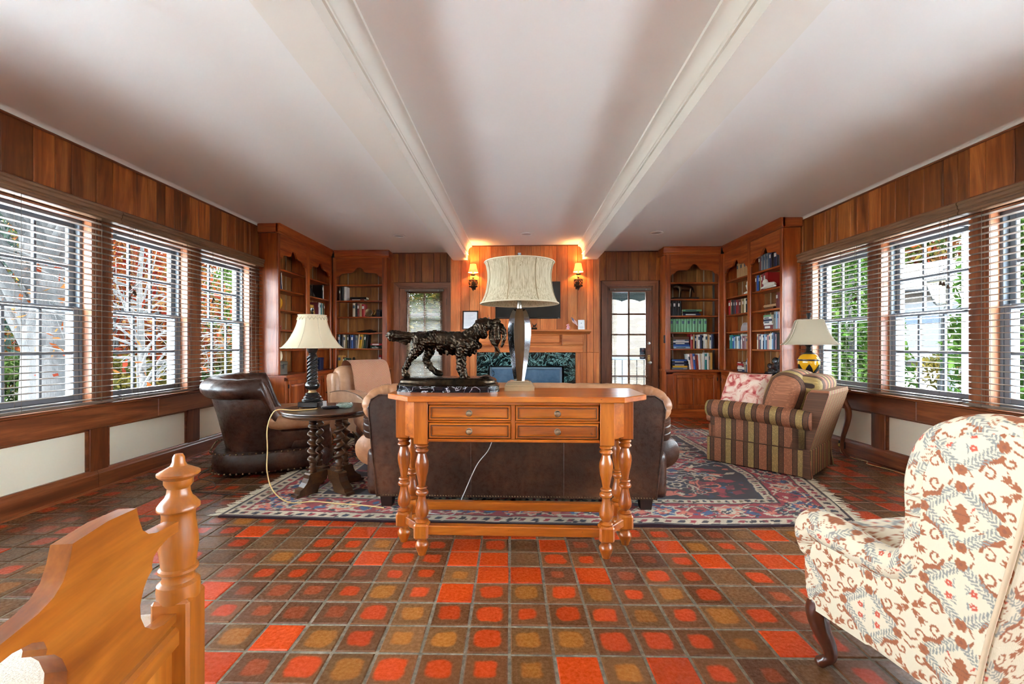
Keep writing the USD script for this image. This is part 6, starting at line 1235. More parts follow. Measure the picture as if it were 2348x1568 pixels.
for n_ in range(190):
    x, y = rr_.uniform(.55, RW - .55), rr_.uniform(.55, RH - .55); curl(x, y, rr_.uniform(0, 6.28), rr_.uniform(.09, .17), (CREAM, CREAM, SALM)[n_ % 3])
for n_ in range(60):
    x, y = rr_.uniform(.6, RW - .6), rr_.uniform(.6, RH - .6); rosette(x, y, rr_.uniform(.05, .095), (BLUE, SALM, RED, NAVY)[n_ % 4], (CREAM, RED, SALM)[n_ % 3], DARK_)
for n_ in range(60):
    x, y = rr_.uniform(.6, RW - .8), rr_.uniform(.6, RH - .8); p_ = [(x, y)]
    for q in range(5): x += rr_.choice([.06, .11]); y += rr_.choice([-.07, .07, 0]); p_.append((x, y))
    rg.stroke(p_, .022, BLUE); rg.stroke(p_, .012, CREAM)
for n_ in range(1100):    # small fillers in the borders
    side = n_ % 4; L = RW if side % 2 == 0 else RH; t, d = rr_.uniform(.12, L - .12), rr_.uniform(.13, .36)
    x, y = ((t, d), (RW - d, t), (RW - t, RH - d), (d, RH - t))[side]; a = rr_.uniform(0, PI); w_ = rr_.uniform(.012, .035); e, f_ = np.array([math.cos(a), math.sin(a)]), np.array([-math.sin(a), math.cos(a)])
    rg.fill([np.array([x, y]) + e * w_, np.array([x, y]) + f_ * w_ * .6, np.array([x, y]) - e * w_, np.array([x, y]) - f_ * w_ * .6], (SALM, NAVY, CRIM, DARK_, CREAM, BLUE)[int(rr_.integers(6))])
    if n_ % 3 == 0:
        d = rr_.choice([.06, .42]) + rr_.uniform(-.025, .025); x, y = ((t, d), (RW - d, t), (RW - t, RH - d), (d, RH - t))[side]; rg.dot(x, y, rr_.uniform(.010, .022), (DARK_, CRIM, NAVY, OLV)[n_ % 4], 3, .3)
U, V = np.meshgrid(rg.x, rg.y, indexing='ij')
wp = np.stack([U * 9, V * 9, U * 0], -1); rg.c = rg.at(np.clip(U + .022 * (meshkit.fbm(wp, 3, 1) - .5), 0, RW - .001), np.clip(V + .022 * (meshkit.fbm(wp + 30, 3, 2) - .5), 0, RH - .001))
def rug_pos(U, V):
    u, v = U / RW, V / RH
    xl = -1.92 + .03 * v; xr = 2.06 + .30 * np.clip(v / .34, 0, 1) ** .9
    yf = 2.79 - .05 * np.sin(PI * np.clip(u, 0, 1) * .9) + .05 * np.clip(u - .8, 0, 1) / .2
    return np.stack([xl + (xr - xl) * u, yf + (5.92 - yf) * v, .0115 + .002 * meshkit.noise(np.stack([U * 2.2, V * 2.2, U * 0], -1), 2) + .006 * np.exp(-((U - 2.75) / .12) ** 2 - (V / .15) ** 2)], -1)
P = rug_pos(U, V); nx, ny = U.shape; i, j = np.meshgrid(np.arange(nx - 1), np.arange(ny - 1), indexing='ij'); q = np.stack([i * ny + j, (i + 1) * ny + j, (i + 1) * ny + j + 1, i * ny + j + 1], -1).reshape(-1, 4)
idx = np.arange(nx * ny).reshape(nx, ny); ring = np.r_[idx[:, 0], idx[-1, 1:], idx[-2::-1, -1], idx[0, -2:0:-1]]
v = P.reshape(-1, 3); low = v[ring].copy(); low[:, 2] = .0008; n0 = len(v); m_ = len(ring); kk = np.arange(m_); sk = np.stack([n0 + kk, n0 + (kk + 1) % m_, ring[(kk + 1) % m_], ring[kk]], -1)
rug_m = MAT('rug_wool', dict(c=('attribute', dict(attribute='col')), t=('texture_coordinate', {}), n=('noise_texture', dict(scale=260, detail=2)), n2=('noise_texture', dict(scale=5, detail=4)), d=('map_range', dict(from_min=.3, from_max=.7, to_min=.72, to_max=1.2)), d2=('map_range', dict(from_min=.3, from_max=.7, to_min=.75, to_max=1.2)), m1=('mix', dict(mix_type='multiply', fac=1.0)), m2=('mix', dict(mix_type='multiply', fac=1.0)), b=('bump', dict(strength=.5, distance=.004)), p=('principled_bsdf', dict(roughness=.95, sheen_weight=.15, specular_ior_level=.2))),
    [('t.object', 'n.vector'), ('t.object', 'n2.vector'), ('n.fac', 'd.value'), ('n2.fac', 'd2.value'), ('c.color', 'm1.color1'), ('d.result', 'm1.color2'), ('m1.color', 'm2.color1'), ('d2.result', 'm2.color2'), ('m2.color', 'p.base_color'), ('n.fac', 'b.height'), ('b.normal', 'p.normal')])
ru = thing('rug', 'red and navy oriental rug with cream borders and fringed ends', 'rug')
col = np.vstack([rg.c.reshape(-1, 3), np.tile(np.array(DARK_), (m_, 1))])
obj('pile', (np.vstack([v, low]), np.vstack([q, sk])), rug_m, ru, smooth=True, col=col)
fr_m = plain('rug_fringe', lin(214, 200, 176), .9)
for u0, s_ in ((0.0, -1), (RW, 1)):
    fb = B()
    for vv in np.arange(.01, RH, .0125):
        p = rug_pos(np.array(u0), np.array(vv)); L = rng.uniform(.05, .095); dy = rng.uniform(-.03, .03)
        fb.tube([p + (-s_ * .01, 0, -.003), p + (s_ * L * .5, dy * .4 + rng.uniform(-.01, .01), -.004), p + (s_ * L, dy, -.009)], [.0035, .003, .0016], 4)
    obj('fringe', fb, fr_m, ru, smooth=True, kind='stuff')
# ================================================================ FOREGROUND: NEEDLEWORK WING CHAIR
CR, RU, BG, RD, OUT = lin(214, 200, 174), lin(158, 92, 58), lin(138, 136, 130), lin(196, 84, 62), lin(140, 84, 58)
nw = Raster(.48, .38, .0016, CR, True)
def leaf(x, y, a, L, w, c):
    t = np.linspace(-.5, .5, 6); nw.stroke(np.stack([x + L * t * math.cos(a), y + L * t * math.sin(a)], -1), w, c, True)
def spiral(x, y, a, s, turn, c, w):
    t = np.linspace(0, 1, 22); th = a + turn * t; r = s * (1 - .85 * t)
    nw.stroke(np.stack([x + r * np.cos(th), y + r * np.sin(th)], -1), w, c)
for ci in range(2):
    for cj in range(2):
        x, y = .12 + .24 * ci, .095 + .19 * cj; hx, hy = .086, .074
        C4 = [(x - hx, y), (x, y + hy), (x + hx, y), (x, y - hy)]
        for k in range(4):
            a, b = np.array(C4[k]), np.array(C4[(k + 1) % 4]); d = (b - a) / np.linalg.norm(b - a); an = math.atan2(d[1], d[0])
            for t in np.linspace(.14, .86, 9):
                p = a + (b - a) * t
                for s_ in (-1, 1): leaf(p[0] + s_ * -d[1] * .0065, p[1] + s_ * d[0] * .0065, an + s_ * .75, .018, .0046, BG)
        for px, py in C4:
            for k in range(6): nw.dot(px + .0085 * math.cos(k * 1.047), py + .0085 * math.sin(k * 1.047), .0058, RU)
            nw.dot(px, py, .0045, OUT)
        if (ci + cj) % 2 == 0:
            prof = [(0, -.034), (.012, -.034), (.006, -.026), (.005, -.018), (.018, -.004), (.020, .010), (.012, .014), (.010, .020), (.014, .024), (.006, .028), (.004, .033), (0, .034)]
            nw.fill([(x + r, y + z) for r, z in prof] + [(x - r, y + z) for r, z in prof[::-1]], RU)
            nw.stroke([(x - .018, y + .006), (x + .018, y + .006)], .003, OUT); nw.stroke([(x - .015, y - .006), (x + .015, y - .006)], .002, OUT)
            for s_ in (-1, 1):
                nw.stroke([(x + s_ * .018, y + .008), (x + s_ * .032, y + .016), (x + s_ * .036, y + .004), (x + s_ * .028, y - .004)], .0026, RU)
                for k in range(3): leaf(x + s_ * (.024 + .009 * k), y - .016 - .004 * k, s_ * .6 + PI / 2 * 0, .016, .004, RU)
                leaf(x + s_ * .026, y + .026, s_ * 1.0, .016, .004, RD)
        else:
            for s_ in (-1, 1):
                for t in (-1, 1):
                    px, py = x + s_ * .027, y + t * .016
                    for k in range(5): nw.dot(px + .0055 * math.cos(k * 1.257), py + .0055 * math.sin(k * 1.257), .0036, RD)
                    nw.dot(px, py, .0022, CR)
                    for k in range(3): leaf(px - s_ * .012, py + t * .007 * (k - .5), .8 * s_ * t + k * .5, .011, .003, BG)
        # tulips and scrolls at the lattice's other node
        x2, y2 = x + .12, y + .095
        for k in range(4):
            a = math.radians((38, 142, 218, 322)[k]); e = np.array([math.cos(a), math.sin(a)]); n_ = np.array([-e[1], e[0]]); o = np.array([x2, y2])
            for t, w in ((-1, .5), (0, .75), (1, .5)):
                nw.stroke([o + e * .008 + n_ * t * .002, o + e * .024 + n_ * t * .007], .0050, RU, False)
            tl = o + e * .034
            nw.fill([tl - e * .008, tl + n_ * .008 - e * .002, tl + n_ * .014 + e * .014, tl + n_ * .005 + e * .006, tl + e * .016, tl - n_ * .005 + e * .006, tl - n_ * .014 + e * .014, tl - n_ * .008 - e * .002], RU)
        for s_ in (-1, 1):
            for t in (-1, 1):
                spiral(x2 + s_ * .064, y2 + t * .026, PI / 2 * t, .017, s_ * t * 5.2, RU, .0054); spiral(x2 + s_ * .022, y2 + t * .062, 0 if s_ > 0 else PI, .015, -s_ * t * 5.2, RU, .0054)
                nw.stroke([(x2 + s_ * .080, y2 + t * .030), (x2 + s_ * .070, y2 + t * .052), (x2 + s_ * .045, y2 + t * .060), (x2 + s_ * .036, y2 + t * .070)], .0115, RU, True)
                nw.stroke([(x2 + s_ * .076, y2 + t * .034), (x2 + s_ * .066, y2 + t * .050), (x2 + s_ * .048, y2 + t * .056)], .002, OUT)
                leaf(x2 + s_ * .098, y2 + t * .014, t * 1.1, .02, .0055, RU); leaf(x2 + s_ * .008, y2 + t * .084, s_ * .5, .02, .0055, RU)
ndl = MAT('needlework', dict(c=('attribute', dict(attribute='col')), t=('texture_coordinate', {}), mp=('mapping', dict(scale=(500, 500, 90))), n=('noise_texture', dict(scale=1, detail=2)), b=('bump', dict(strength=.25, distance=.002)), p=('principled_bsdf', dict(roughness=.8))), [('c.color', 'p.base_color'), ('t.object', 'mp.vector'), ('mp.vector', 'n.vector'), ('n.fac', 'b.height'), ('b.normal', 'p.normal')])
def dense(man, res, it=6):
    m = man.refine_to_length(res * 4).to_mesh(); t = trimesh.Trimesh(m.vert_properties[:, :3], m.tri_verts, process=True); trimesh.smoothing.filter_taubin(t, lamb=.5, nu=.52, iterations=it)
    v, f = trimesh.remesh.subdivide(*trimesh.remesh.subdivide(t.vertices, t.faces)); return np.array(v), np.array(f)
def nobj(name, vf, par, off=(0, 0), uvw=None):
    v, f = vf; n = trimesh.Trimesh(v, f, process=False).vertex_normals; a = np.abs(n)
    if uvw is None:
        side = (a[:, 1] >= np.maximum(a[:, 0], a[:, 2])); tp = (a[:, 2] > np.maximum(a[:, 0], a[:, 1]))
        u = np.where(side, v[:, 0], v[:, 1]); w = np.where(tp, v[:, 0], v[:, 2])
    else: u, w = uvw(v)
    return obj(name, (v, f), ndl, par, smooth=True, col=nw.at(u + off[0], w + off[1]))
wc = thing('wing_chair', 'cream needlework wing chair with urn pattern and cabriole legs, right foreground', 'armchair', (1.39, 1.332, 0), 99.7)
SIDE = [(-.155, .20), (.10, .205), (.33, .195), (.348, .30), (.345, .42), (.315, .485), (.22, .49), (.08, .475), (.0, .50), (-.035, .60), (-.04, .745), (-.07, .83), (-.13, .885), (-.20, .905), (-.288, .895), (-.245, .66), (-.19, .40)]
cs_ = m3.CrossSection([SIDE]).offset(-.02, m3.JoinType.Round, circular_segments=20).offset(.02, m3.JoinType.Round, circular_segments=20)
for s_ in (1, -1):
    v, f = dense(cs_.extrude(.085), .0031 if s_ > 0 else .012, 5); v = np.stack([v[:, 0], v[:, 2], v[:, 1]], -1); f = f[:, ::-1]
    v[:, 1] = np.where(True, s_ * (.255 + v[:, 1]), 0); f = f if s_ > 0 else f[:, ::-1]
    nobj('side_panel', (v, f), wc, (.0155, -.0145))
    for nm, path, rad in (('rolled_edge', [(.335, .30, .34), (.345, .31, .43), (.315, .315, .478), (.22, .318, .482), (.10, .316, .470), (.025, .31, .482), (-.012, .304, .535), (-.022, .30, .62), (-.025, .30, .74), (-.06, .30, .835), (-.125, .30, .882), (-.20, .30, .898), (-.28, .30, .885)], (.034, .05, .056, .052, .046, .044, .042, .042, .044, .044, .042, .040, .034)),):
        c = bez([(x, s_ * y, z) for x, y, z in path], 380 if s_ > 0 else 120); r = np.interp(np.linspace(0, 1, len(c)), np.linspace(0, 1, len(rad)), rad); r = r * np.sqrt(np.clip(np.minimum(np.arange(len(c)), np.arange(len(c))[::-1]) / (14 if s_ > 0 else 5), .08, 1))
        nn_ = 90 if s_ > 0 else 30; bb = B().tube(c, r, nn_).get(); L = np.r_[0, np.cumsum(np.linalg.norm(np.diff(c, axis=0), axis=1))]
        uu = np.r_[np.repeat(L, nn_), 0, L[-1]]; ww = np.r_[np.tile(np.arange(nn_) * 2 * PI / nn_ * .045, len(c)), 0, 0]
        obj(nm, bb, ndl, wc, smooth=True, col=nw.at(ww + .3, uu + .05))
    obj('side_piping', B().tube(bez([(-.158, s_ * .342, .20), (-.19, s_ * .343, .40), (-.245, s_ * .343, .66), (-.288, s_ * .342, .895)], 60), .0055, 8), plain('needle_welt_%d' % (s_ > 0), lin(206, 180, 150), .8), wc, smooth=True)
BK = [(-.158, .20), (-.195, .40), (-.25, .66), (-.293, .905), (-.20, .93), (-.13, .66), (-.06, .40), (-.05, .20)]
v, f = dense(m3.CrossSection([BK[::-1]]).offset(-.012, m3.JoinType.Round).offset(.012, m3.JoinType.Round).extrude(.67), .0042, 4); v = np.stack([v[:, 0], v[:, 2] - .335, v[:, 1]], -1)
v[:, 2] += .03 * (1 - (v[:, 1] / .335) ** 2) * np.clip((v[:, 2] - .75) / .15, 0, 1)
nobj('back', (v, f[:, ::-1]), wc, (.24, -.0145))
def seatm(c, size, r, n, bulge):
    b = B().puff(c, size, r, n, bulge).get(); f = np.vstack([b[1][:, [0, 1, 2]], b[1][:, [0, 2, 3]]]) if b[1].shape[1] == 4 else b[1]; return b[0], f
nobj('seat_cushion', seatm((.13, 0, .425), (.44, .50, .12), .05, 60, (0, 0, .03)), wc); nobj('front_rail', seatm((.31, 0, .275), (.07, .54, .17), .03, 40, (0, 0, 0)), wc); nobj('deck', seatm((.08, 0, .28), (.46, .52, .14), .02, 30, (0, 0, 0)), wc)
CAB = plain('cabriole_mahogany', lin(74, 36, 22), .22, coat=.4)
for s_ in (-1, 1):
    d = np.array([.75, s_ * .65, 0]); c = bez([np.array([.285, s_ * .285, 0]) + d * o + (0, 0, z) for o, z in ((-.01, .245), (.025, .225), (.045, .185), (.035, .13), (.012, .075), (.008, .04), (.028, .018), (.044, .004))], 60)
    obj('cabriole_leg', B().tube(c, np.interp(np.linspace(0, 1, len(c)), [0, .2, .4, .62, .82, .93, 1], [.030, .036, .031, .021, .0165, .019, .013]), 18), CAB, wc, smooth=True)
    obj('rear_leg', B().loft([[(-.15 - o - a, s_ * .27 - a, z), (-.15 - o + a, s_ * .27 - a, z), (-.15 - o + a, s_ * .27 + a, z), (-.15 - o - a, s_ * .27 + a, z)] for o, a, z in ((.07, .014, 0), (.03, .018, .12), (0, .022, .24))]), CAB, wc)
# ================================================================ FOREGROUND: PINE CHAIR SEEN FROM BEHIND
PN = pair('honey_pine', (lin(116, 54, 10), lin(158, 86, 22), lin(182, 112, 40)), rough=.34, coat=.25, vary=.06, fine=.8)
pc = thing('pine_chair', 'honey pine chair with turned finial posts, pierced splat and cream seat, left foreground', 'chair', (-.752, .963, 0), -78.6)
post = [(.001, .861), (.008, .8595), (.0115, .853), (.0125, .842), (.016, .8345), (.030, .8265), (.0405, .8205), (.0405, .8155), (.036, .811), (.028, .806), (.028, .796), (.024, .789), (.0215, .786), (.0225, .776), (.026, .766), (.034, .757), (.0405, .7475), (.0405, .741), (.034, .7365), (.032, .7315), (.0315, .722), (.034, .70), (.0375, .672), (.0375, .655), (.034, .628), (.0325, .615), (.0375, .6115), (.038, .606), (.033, .6015), (.030, .594), (.032, .585), (.040, .579), (.041, .568), (.040, .545), (.001, .545)]
for x in (0, .49):
    obj('turned_post', B().lathe(post, 40, (x, 0, 0)), PN['z'], pc, smooth=35)
    obj('post_block', B().box(x - .038, x + .038, -.038, .038, 0, .553, .006), PN['z'], pc)
half = [(.245, .805), (.17, .800), (.163, .775), (.152, .752), (.135, .738), (.11, .730), (.075, .726), (.03, .722), (.03, .700), (.07, .702), (.10, .696), (.118, .686), (.124, .672), (.122, .664), (.136, .656), (.150, .640), (.160, .615), (.158, .59), (.146, .566), (.12, .545), (.085, .533), (.03, .528), (.03, .512), (.245, .512)]
spl = half + [(.49 - x, z) for x, z in half[-2:0:-1]]
obj('splat', B().prism(spl, 'y', -.015, .015), PN['x'], pc, smooth=25)
obj('back_rail', B().box(.03, .46, -.020, .020, .455, .500, .007), PN['x'], pc); obj('back_rail', B().box(.03, .46, -.018, .018, .16, .22, .005), PN['x'], pc)
obj('lower_panel', B().box(.03, .46, -.006, .006, .215, .46), PN['z'], pc)
obj('seat_frame', B().box(-.03, .52, -.47, -.035, .38, .44, .008), PN['x'], pc)
for x in (0, .49): obj('front_leg', B().lathe([(.001, 0), (.016, 0), (.022, .03), (.018, .05), (.026, .20), (.020, .33), (.026, .36), (.026, .385), (.001, .385)], 20, (x, -.43, 0)), PN['z'], pc, smooth=40)
obj('seat_cushion', B().puff((.245, -.255, .465), (.58, .46, .075), .035, 14, (0, 0, .018)), MAT('cream_boucle', dict(t=('texture_coordinate', {}), n=('noise_texture', dict(scale=220, detail=3)), b=('bump', dict(strength=.6, distance=.003)), p=('principled_bsdf', dict(base_color=lin(226, 220, 204), roughness=.9))), [('t.object', 'n.vector'), ('n.fac', 'b.height'), ('b.normal', 'p.normal')]), pc, smooth=True)
# ================================================================ OUTSIDE
gr_m = MAT('garden_ground', dict(t=('texture_coordinate', {}), n=('noise_texture', dict(scale=1.2, detail=8, roughness=.7)), r=('rgb_ramp', dict(ramp=[(.3, lin(36, 40, 24)), (.5, lin(58, 54, 34)), (.7, lin(78, 60, 38))])), p=('principled_bsdf', dict(roughness=1.0))), [('t.object', 'n.vector'), ('n.fac', 'r.fac'), ('r.color', 'p.base_color')])
as_m = plain('asphalt', lin(30, 31, 33), .9, bump=.3, bscale=8)
def hill(x0, x1, y0, y1, zf, n=24):
    X, Y = np.meshgrid(np.linspace(x0, x1, n), np.linspace(y0, y1, n), indexing='ij'); Z = zf(X, Y); i, j = np.meshgrid(np.arange(n - 1), np.arange(n - 1), indexing='ij')
    return np.stack([X, Y, Z], -1).reshape(-1, 3), np.stack([i * n + j, (i + 1) * n + j, (i + 1) * n + j + 1, i * n + j + 1], -1).reshape(-1, 4)
zl = lambda X, Y: -.45 - .02 * np.clip(-X - 7, 0, 60) + .15 * np.sin(X * .7) * np.sin(Y * .5) * np.clip((-X - 7) / 3, 0, 1)
zr = lambda X, Y: -.45 + .19 * np.clip(X - 7.2, 0, 6.5) + 0 * Y
obj('garden_left', hill(-45, -3.5, -12, 60, zl), gr_m, smooth=True, label='grassy leaf-strewn ground outside the left windows', kind='structure')
obj('garden_right', hill(3.6, 45, -12, 60, zr), as_m, smooth=True, label='grey asphalt drive rising outside the right windows', kind='structure')
obj('garden_far', hill(-3.5, 3.6, 7.5, 60, lambda X, Y: -.22 + 0 * X, 6), gr_m, label='ground beyond the glazed doors', kind='structure')
pave_m = MAT('terrace_stone', dict(t=('texture_coordinate', {}), b=('brick_texture', dict(scale=1.0, brick_width=.6, row_height=.6, mortar_size=.008, color1=lin(226, 229, 233), color2=lin(214, 217, 221), mortar=lin(150, 144, 134))), p=('principled_bsdf', dict(roughness=.8))), [('t.object', 'b.vector'), ('b.color', 'p.base_color')])
for nm, x0, x1, y0, y1, w_ in (('terrace', -7.2, -3.42, -6, 8.5, 'left'), ('terrace', 3.52, 6.9, -6, 7.4, 'right'), ('terrace', -3.42, 3.52, -9, -2.78, 'back')):
    obj(nm, B().box(x0, x1, y0, y1, -.34, -.24), pave_m, label='pale stone terrace along the %s of the house' % w_, kind='structure')
leaf_m = MAT('leaves', dict(c=('attribute', dict(attribute='col')), d=('diffuse_bsdf', {}), t=('translucent_bsdf', {}), m=('mix_closure', dict(fac=.35))), [('c.color', 'd.color'), ('c.color', 't.color'), ('d.BSDF', 'm.closure1'), ('t.BSDF', 'm.closure2')], 'm.closure')
bark_m = MAT('bark', dict(t=('texture_coordinate', {}), mp=('mapping', dict(scale=(14, 14, 3))), n=('noise_texture', dict(scale=1, detail=7, roughness=.7)), r=('rgb_ramp', dict(ramp=[(.35, lin(9, 9, 9)), (.55, lin(19, 18, 18)), (.7, lin(30, 29, 28))])), b=('bump', dict(strength=1.0, distance=.03)), p=('principled_bsdf', dict(roughness=.95))), [('t.object', 'mp.vector'), ('mp.vector', 'n.vector'), ('n.fac', 'r.fac'), ('r.color', 'p.base_color'), ('n.fac', 'b.height'), ('b.normal', 'p.normal')])
lr = np.random.default_rng(5)
def leaves(n, centre, rad, size, cols, shape='ball', long=1.6):
    d = lr.normal(size=(n, 3)); d /= np.linalg.norm(d, axis=1, keepdims=True)
    if shape == 'cone':
        h = lr.uniform(0, 1, n) ** 1.3; a = lr.uniform(0, 2 * PI, n); r = (1 - h) ** .8 * lr.uniform(.55, 1.0, n) + .03
        p = np.stack([r * np.cos(a) * rad[0], r * np.sin(a) * rad[1], (h - .5) * 2 * rad[2]], -1)
    else:
        k = lr.uniform(.35, 1, n) ** .5; p = d * k[:, None] * np.array(rad)
        p = p * (.72 + .55 * meshkit.noise(d * 2.2 + 9 + np.array(centre), 3))[:, None]
    p = p + np.array(centre); a = lr.normal(size=(n, 3)); a /= np.linalg.norm(a, axis=1, keepdims=True); b = np.cross(a, lr.normal(size=(n, 3))); b /= np.linalg.norm(b, axis=1, keepdims=True)
    s = size * lr.uniform(.6, 1.3, n)[:, None]; L = long
    v = np.stack([p - a * s * L, p + b * s * .6, p + a * s * L, p - b * s * .6], 1).reshape(-1, 3)
    f = np.arange(n)[:, None] * 4 + np.array([[0, 1, 2, 3]]); c = np.array(cols)[lr.integers(0, len(cols), n)] * lr.uniform(.7, 1.25, (n, 1))
    return v, f, np.repeat(c, 4, 0)
def tree(label, x, y, base, crowns, cols, trunk_r, n, size, shape='ball', branches=10, cat='tree', name='tree', long=1.6):
    t = thing(name, label, cat, (x, y, base)); top = max(c[0][2] for c in crowns)
    tk = B().tube(bez([(0, 0, 0), (.05, .03, top * .35), (-.03, .06, top * .8), (0, 0, top)], 20), np.linspace(trunk_r, trunk_r * .3, 22)[:len(bez([(0, 0, 0), (.05, .03, top * .35), (-.03, .06, top * .8), (0, 0, top)], 20))] if False else trunk_r * .75, 10)
    obj('trunk', tk, bark_m, t, smooth=True)
    if branches:
        bb = B()
        for k in range(branches):
            c, r = crowns[k % len(crowns)]; d = lr.normal(size=3); d[2] = abs(d[2]) * .4; d /= np.linalg.norm(d); e = np.array(c) + d * np.array(r) * .9; z0 = lr.uniform(.25, .7) * top
            bb.tube(bez([(0, 0, z0), (np.array([0, 0, z0]) + e) / 2 + lr.normal(size=3) * .15, e], 10), np.linspace(trunk_r * .28, .008, len(bez([(0, 0, 0), (1, 1, 1), (2, 2, 2)], 10))), 5)
        obj('branches', bb, bark_m, t, smooth=True, kind='stuff')
    V = [leaves(n // len(crowns), c, r, size, cols, shape, long) for c, r in crowns]
    k = 0; F = []
    for v, f, c in V: F.append(f + k); k += len(v)
    obj('foliage', (np.vstack([v[0] for v in V]), np.vstack(F)), leaf_m, t, kind='stuff', cols={'col': np.vstack([v[2] for v in V])})
    return t
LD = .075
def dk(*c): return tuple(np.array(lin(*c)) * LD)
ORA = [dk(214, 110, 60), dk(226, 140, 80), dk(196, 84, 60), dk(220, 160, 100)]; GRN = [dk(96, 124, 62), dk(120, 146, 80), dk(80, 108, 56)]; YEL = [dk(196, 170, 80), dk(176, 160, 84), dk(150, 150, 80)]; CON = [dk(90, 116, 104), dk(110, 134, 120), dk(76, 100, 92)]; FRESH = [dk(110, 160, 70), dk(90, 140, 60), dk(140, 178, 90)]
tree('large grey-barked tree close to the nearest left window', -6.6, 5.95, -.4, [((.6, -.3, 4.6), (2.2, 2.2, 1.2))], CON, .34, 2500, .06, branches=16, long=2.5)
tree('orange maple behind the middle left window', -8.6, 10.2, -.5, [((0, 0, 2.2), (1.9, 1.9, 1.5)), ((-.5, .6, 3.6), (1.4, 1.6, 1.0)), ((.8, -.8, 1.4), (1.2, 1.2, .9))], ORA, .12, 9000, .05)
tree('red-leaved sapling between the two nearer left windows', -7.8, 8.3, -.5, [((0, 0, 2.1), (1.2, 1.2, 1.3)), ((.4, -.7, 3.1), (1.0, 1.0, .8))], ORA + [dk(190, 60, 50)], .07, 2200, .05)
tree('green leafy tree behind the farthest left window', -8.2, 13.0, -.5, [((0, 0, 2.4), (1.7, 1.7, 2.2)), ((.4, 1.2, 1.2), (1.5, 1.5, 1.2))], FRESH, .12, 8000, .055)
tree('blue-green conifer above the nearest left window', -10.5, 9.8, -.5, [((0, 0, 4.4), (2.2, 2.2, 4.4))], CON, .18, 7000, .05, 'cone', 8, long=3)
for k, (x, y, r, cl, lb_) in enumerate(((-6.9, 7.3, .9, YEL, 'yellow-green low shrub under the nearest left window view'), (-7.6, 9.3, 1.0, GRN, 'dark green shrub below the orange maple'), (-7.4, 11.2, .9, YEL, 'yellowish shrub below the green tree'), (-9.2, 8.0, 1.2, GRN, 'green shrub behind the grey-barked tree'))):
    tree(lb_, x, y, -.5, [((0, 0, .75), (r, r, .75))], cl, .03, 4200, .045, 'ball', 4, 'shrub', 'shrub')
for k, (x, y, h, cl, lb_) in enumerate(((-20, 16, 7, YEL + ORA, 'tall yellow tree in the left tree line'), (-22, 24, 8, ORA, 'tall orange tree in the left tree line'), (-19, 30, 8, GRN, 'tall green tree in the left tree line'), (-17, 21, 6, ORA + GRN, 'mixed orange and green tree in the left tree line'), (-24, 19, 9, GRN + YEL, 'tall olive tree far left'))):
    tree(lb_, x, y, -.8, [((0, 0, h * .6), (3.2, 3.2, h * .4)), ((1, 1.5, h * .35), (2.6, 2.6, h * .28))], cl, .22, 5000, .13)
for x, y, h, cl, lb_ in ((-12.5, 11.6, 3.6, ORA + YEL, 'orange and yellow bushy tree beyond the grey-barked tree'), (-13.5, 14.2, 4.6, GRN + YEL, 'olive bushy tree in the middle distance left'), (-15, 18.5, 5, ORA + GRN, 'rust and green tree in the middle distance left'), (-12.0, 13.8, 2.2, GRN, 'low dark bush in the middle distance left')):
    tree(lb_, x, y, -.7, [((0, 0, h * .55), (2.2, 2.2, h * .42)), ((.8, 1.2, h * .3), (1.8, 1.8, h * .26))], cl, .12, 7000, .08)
PALE = MAT('pale_bark', dict(p=('principled_bsdf', dict(base_color=lin(34, 33, 32), roughness=.9))), [])
bt = thing('tree', 'pale bare-branched tree with a few orange leaves by the nearest left window', 'tree', (-5.6, 6.4, -.45)); bb = B()
for k in range(26):
    z0 = lr.uniform(.6, 2.4); a = lr.uniform(0, 2 * PI); L = lr.uniform(.7, 1.7); e = np.array([math.cos(a) * L, math.sin(a) * L, z0 + lr.uniform(-.1, .9)]); m_ = e * .5 + (0, 0, z0 * .5 + lr.uniform(-.1, .15)); c = bez([(0, 0, z0), m_, e], 12); bb.tube(c, np.linspace(.022, .006, len(c)), 5)
    for q in range(3): p = c[int(lr.integers(4, len(c)))]; bb.tube([p, p + lr.normal(size=3) * .16, p + lr.normal(size=3) * .22 + (0, 0, .1)], [.007, .005, .003], 4)
obj('trunk', B().tube([(0, 0, 0), (.03, .02, 1.2), (0, 0, 2.5), (.05, .05, 3.4)], [.06, .05, .035, .015], 8), PALE, bt, smooth=True); obj('branches', bb, PALE, bt, smooth=True, kind='stuff')
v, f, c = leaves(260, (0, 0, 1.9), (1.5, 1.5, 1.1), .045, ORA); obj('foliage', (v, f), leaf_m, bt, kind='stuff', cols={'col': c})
# right side
for x, y, lb_ in ((6.0, 8.35, 'nearest green arborvitae outside the far right window'), (6.5, 9.5, 'middle green arborvitae outside the far right window'), (7.0, 10.7, 'farthest green arborvitae outside the right windows')):
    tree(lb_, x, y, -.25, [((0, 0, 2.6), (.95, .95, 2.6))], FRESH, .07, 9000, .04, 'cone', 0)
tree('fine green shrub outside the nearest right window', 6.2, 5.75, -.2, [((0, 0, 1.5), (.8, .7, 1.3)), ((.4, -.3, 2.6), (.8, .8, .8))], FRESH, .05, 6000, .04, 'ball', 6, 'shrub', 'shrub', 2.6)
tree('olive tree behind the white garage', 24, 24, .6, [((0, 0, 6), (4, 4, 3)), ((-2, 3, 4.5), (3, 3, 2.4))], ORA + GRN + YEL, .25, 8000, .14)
tree('dry brown shrub below the lamp post', 8.6, 9.0, .1, [((0, 0, .55), (.7, .7, .45))], YEL, .03, 1200, .04, 'ball', 10, 'shrub', 'shrub')
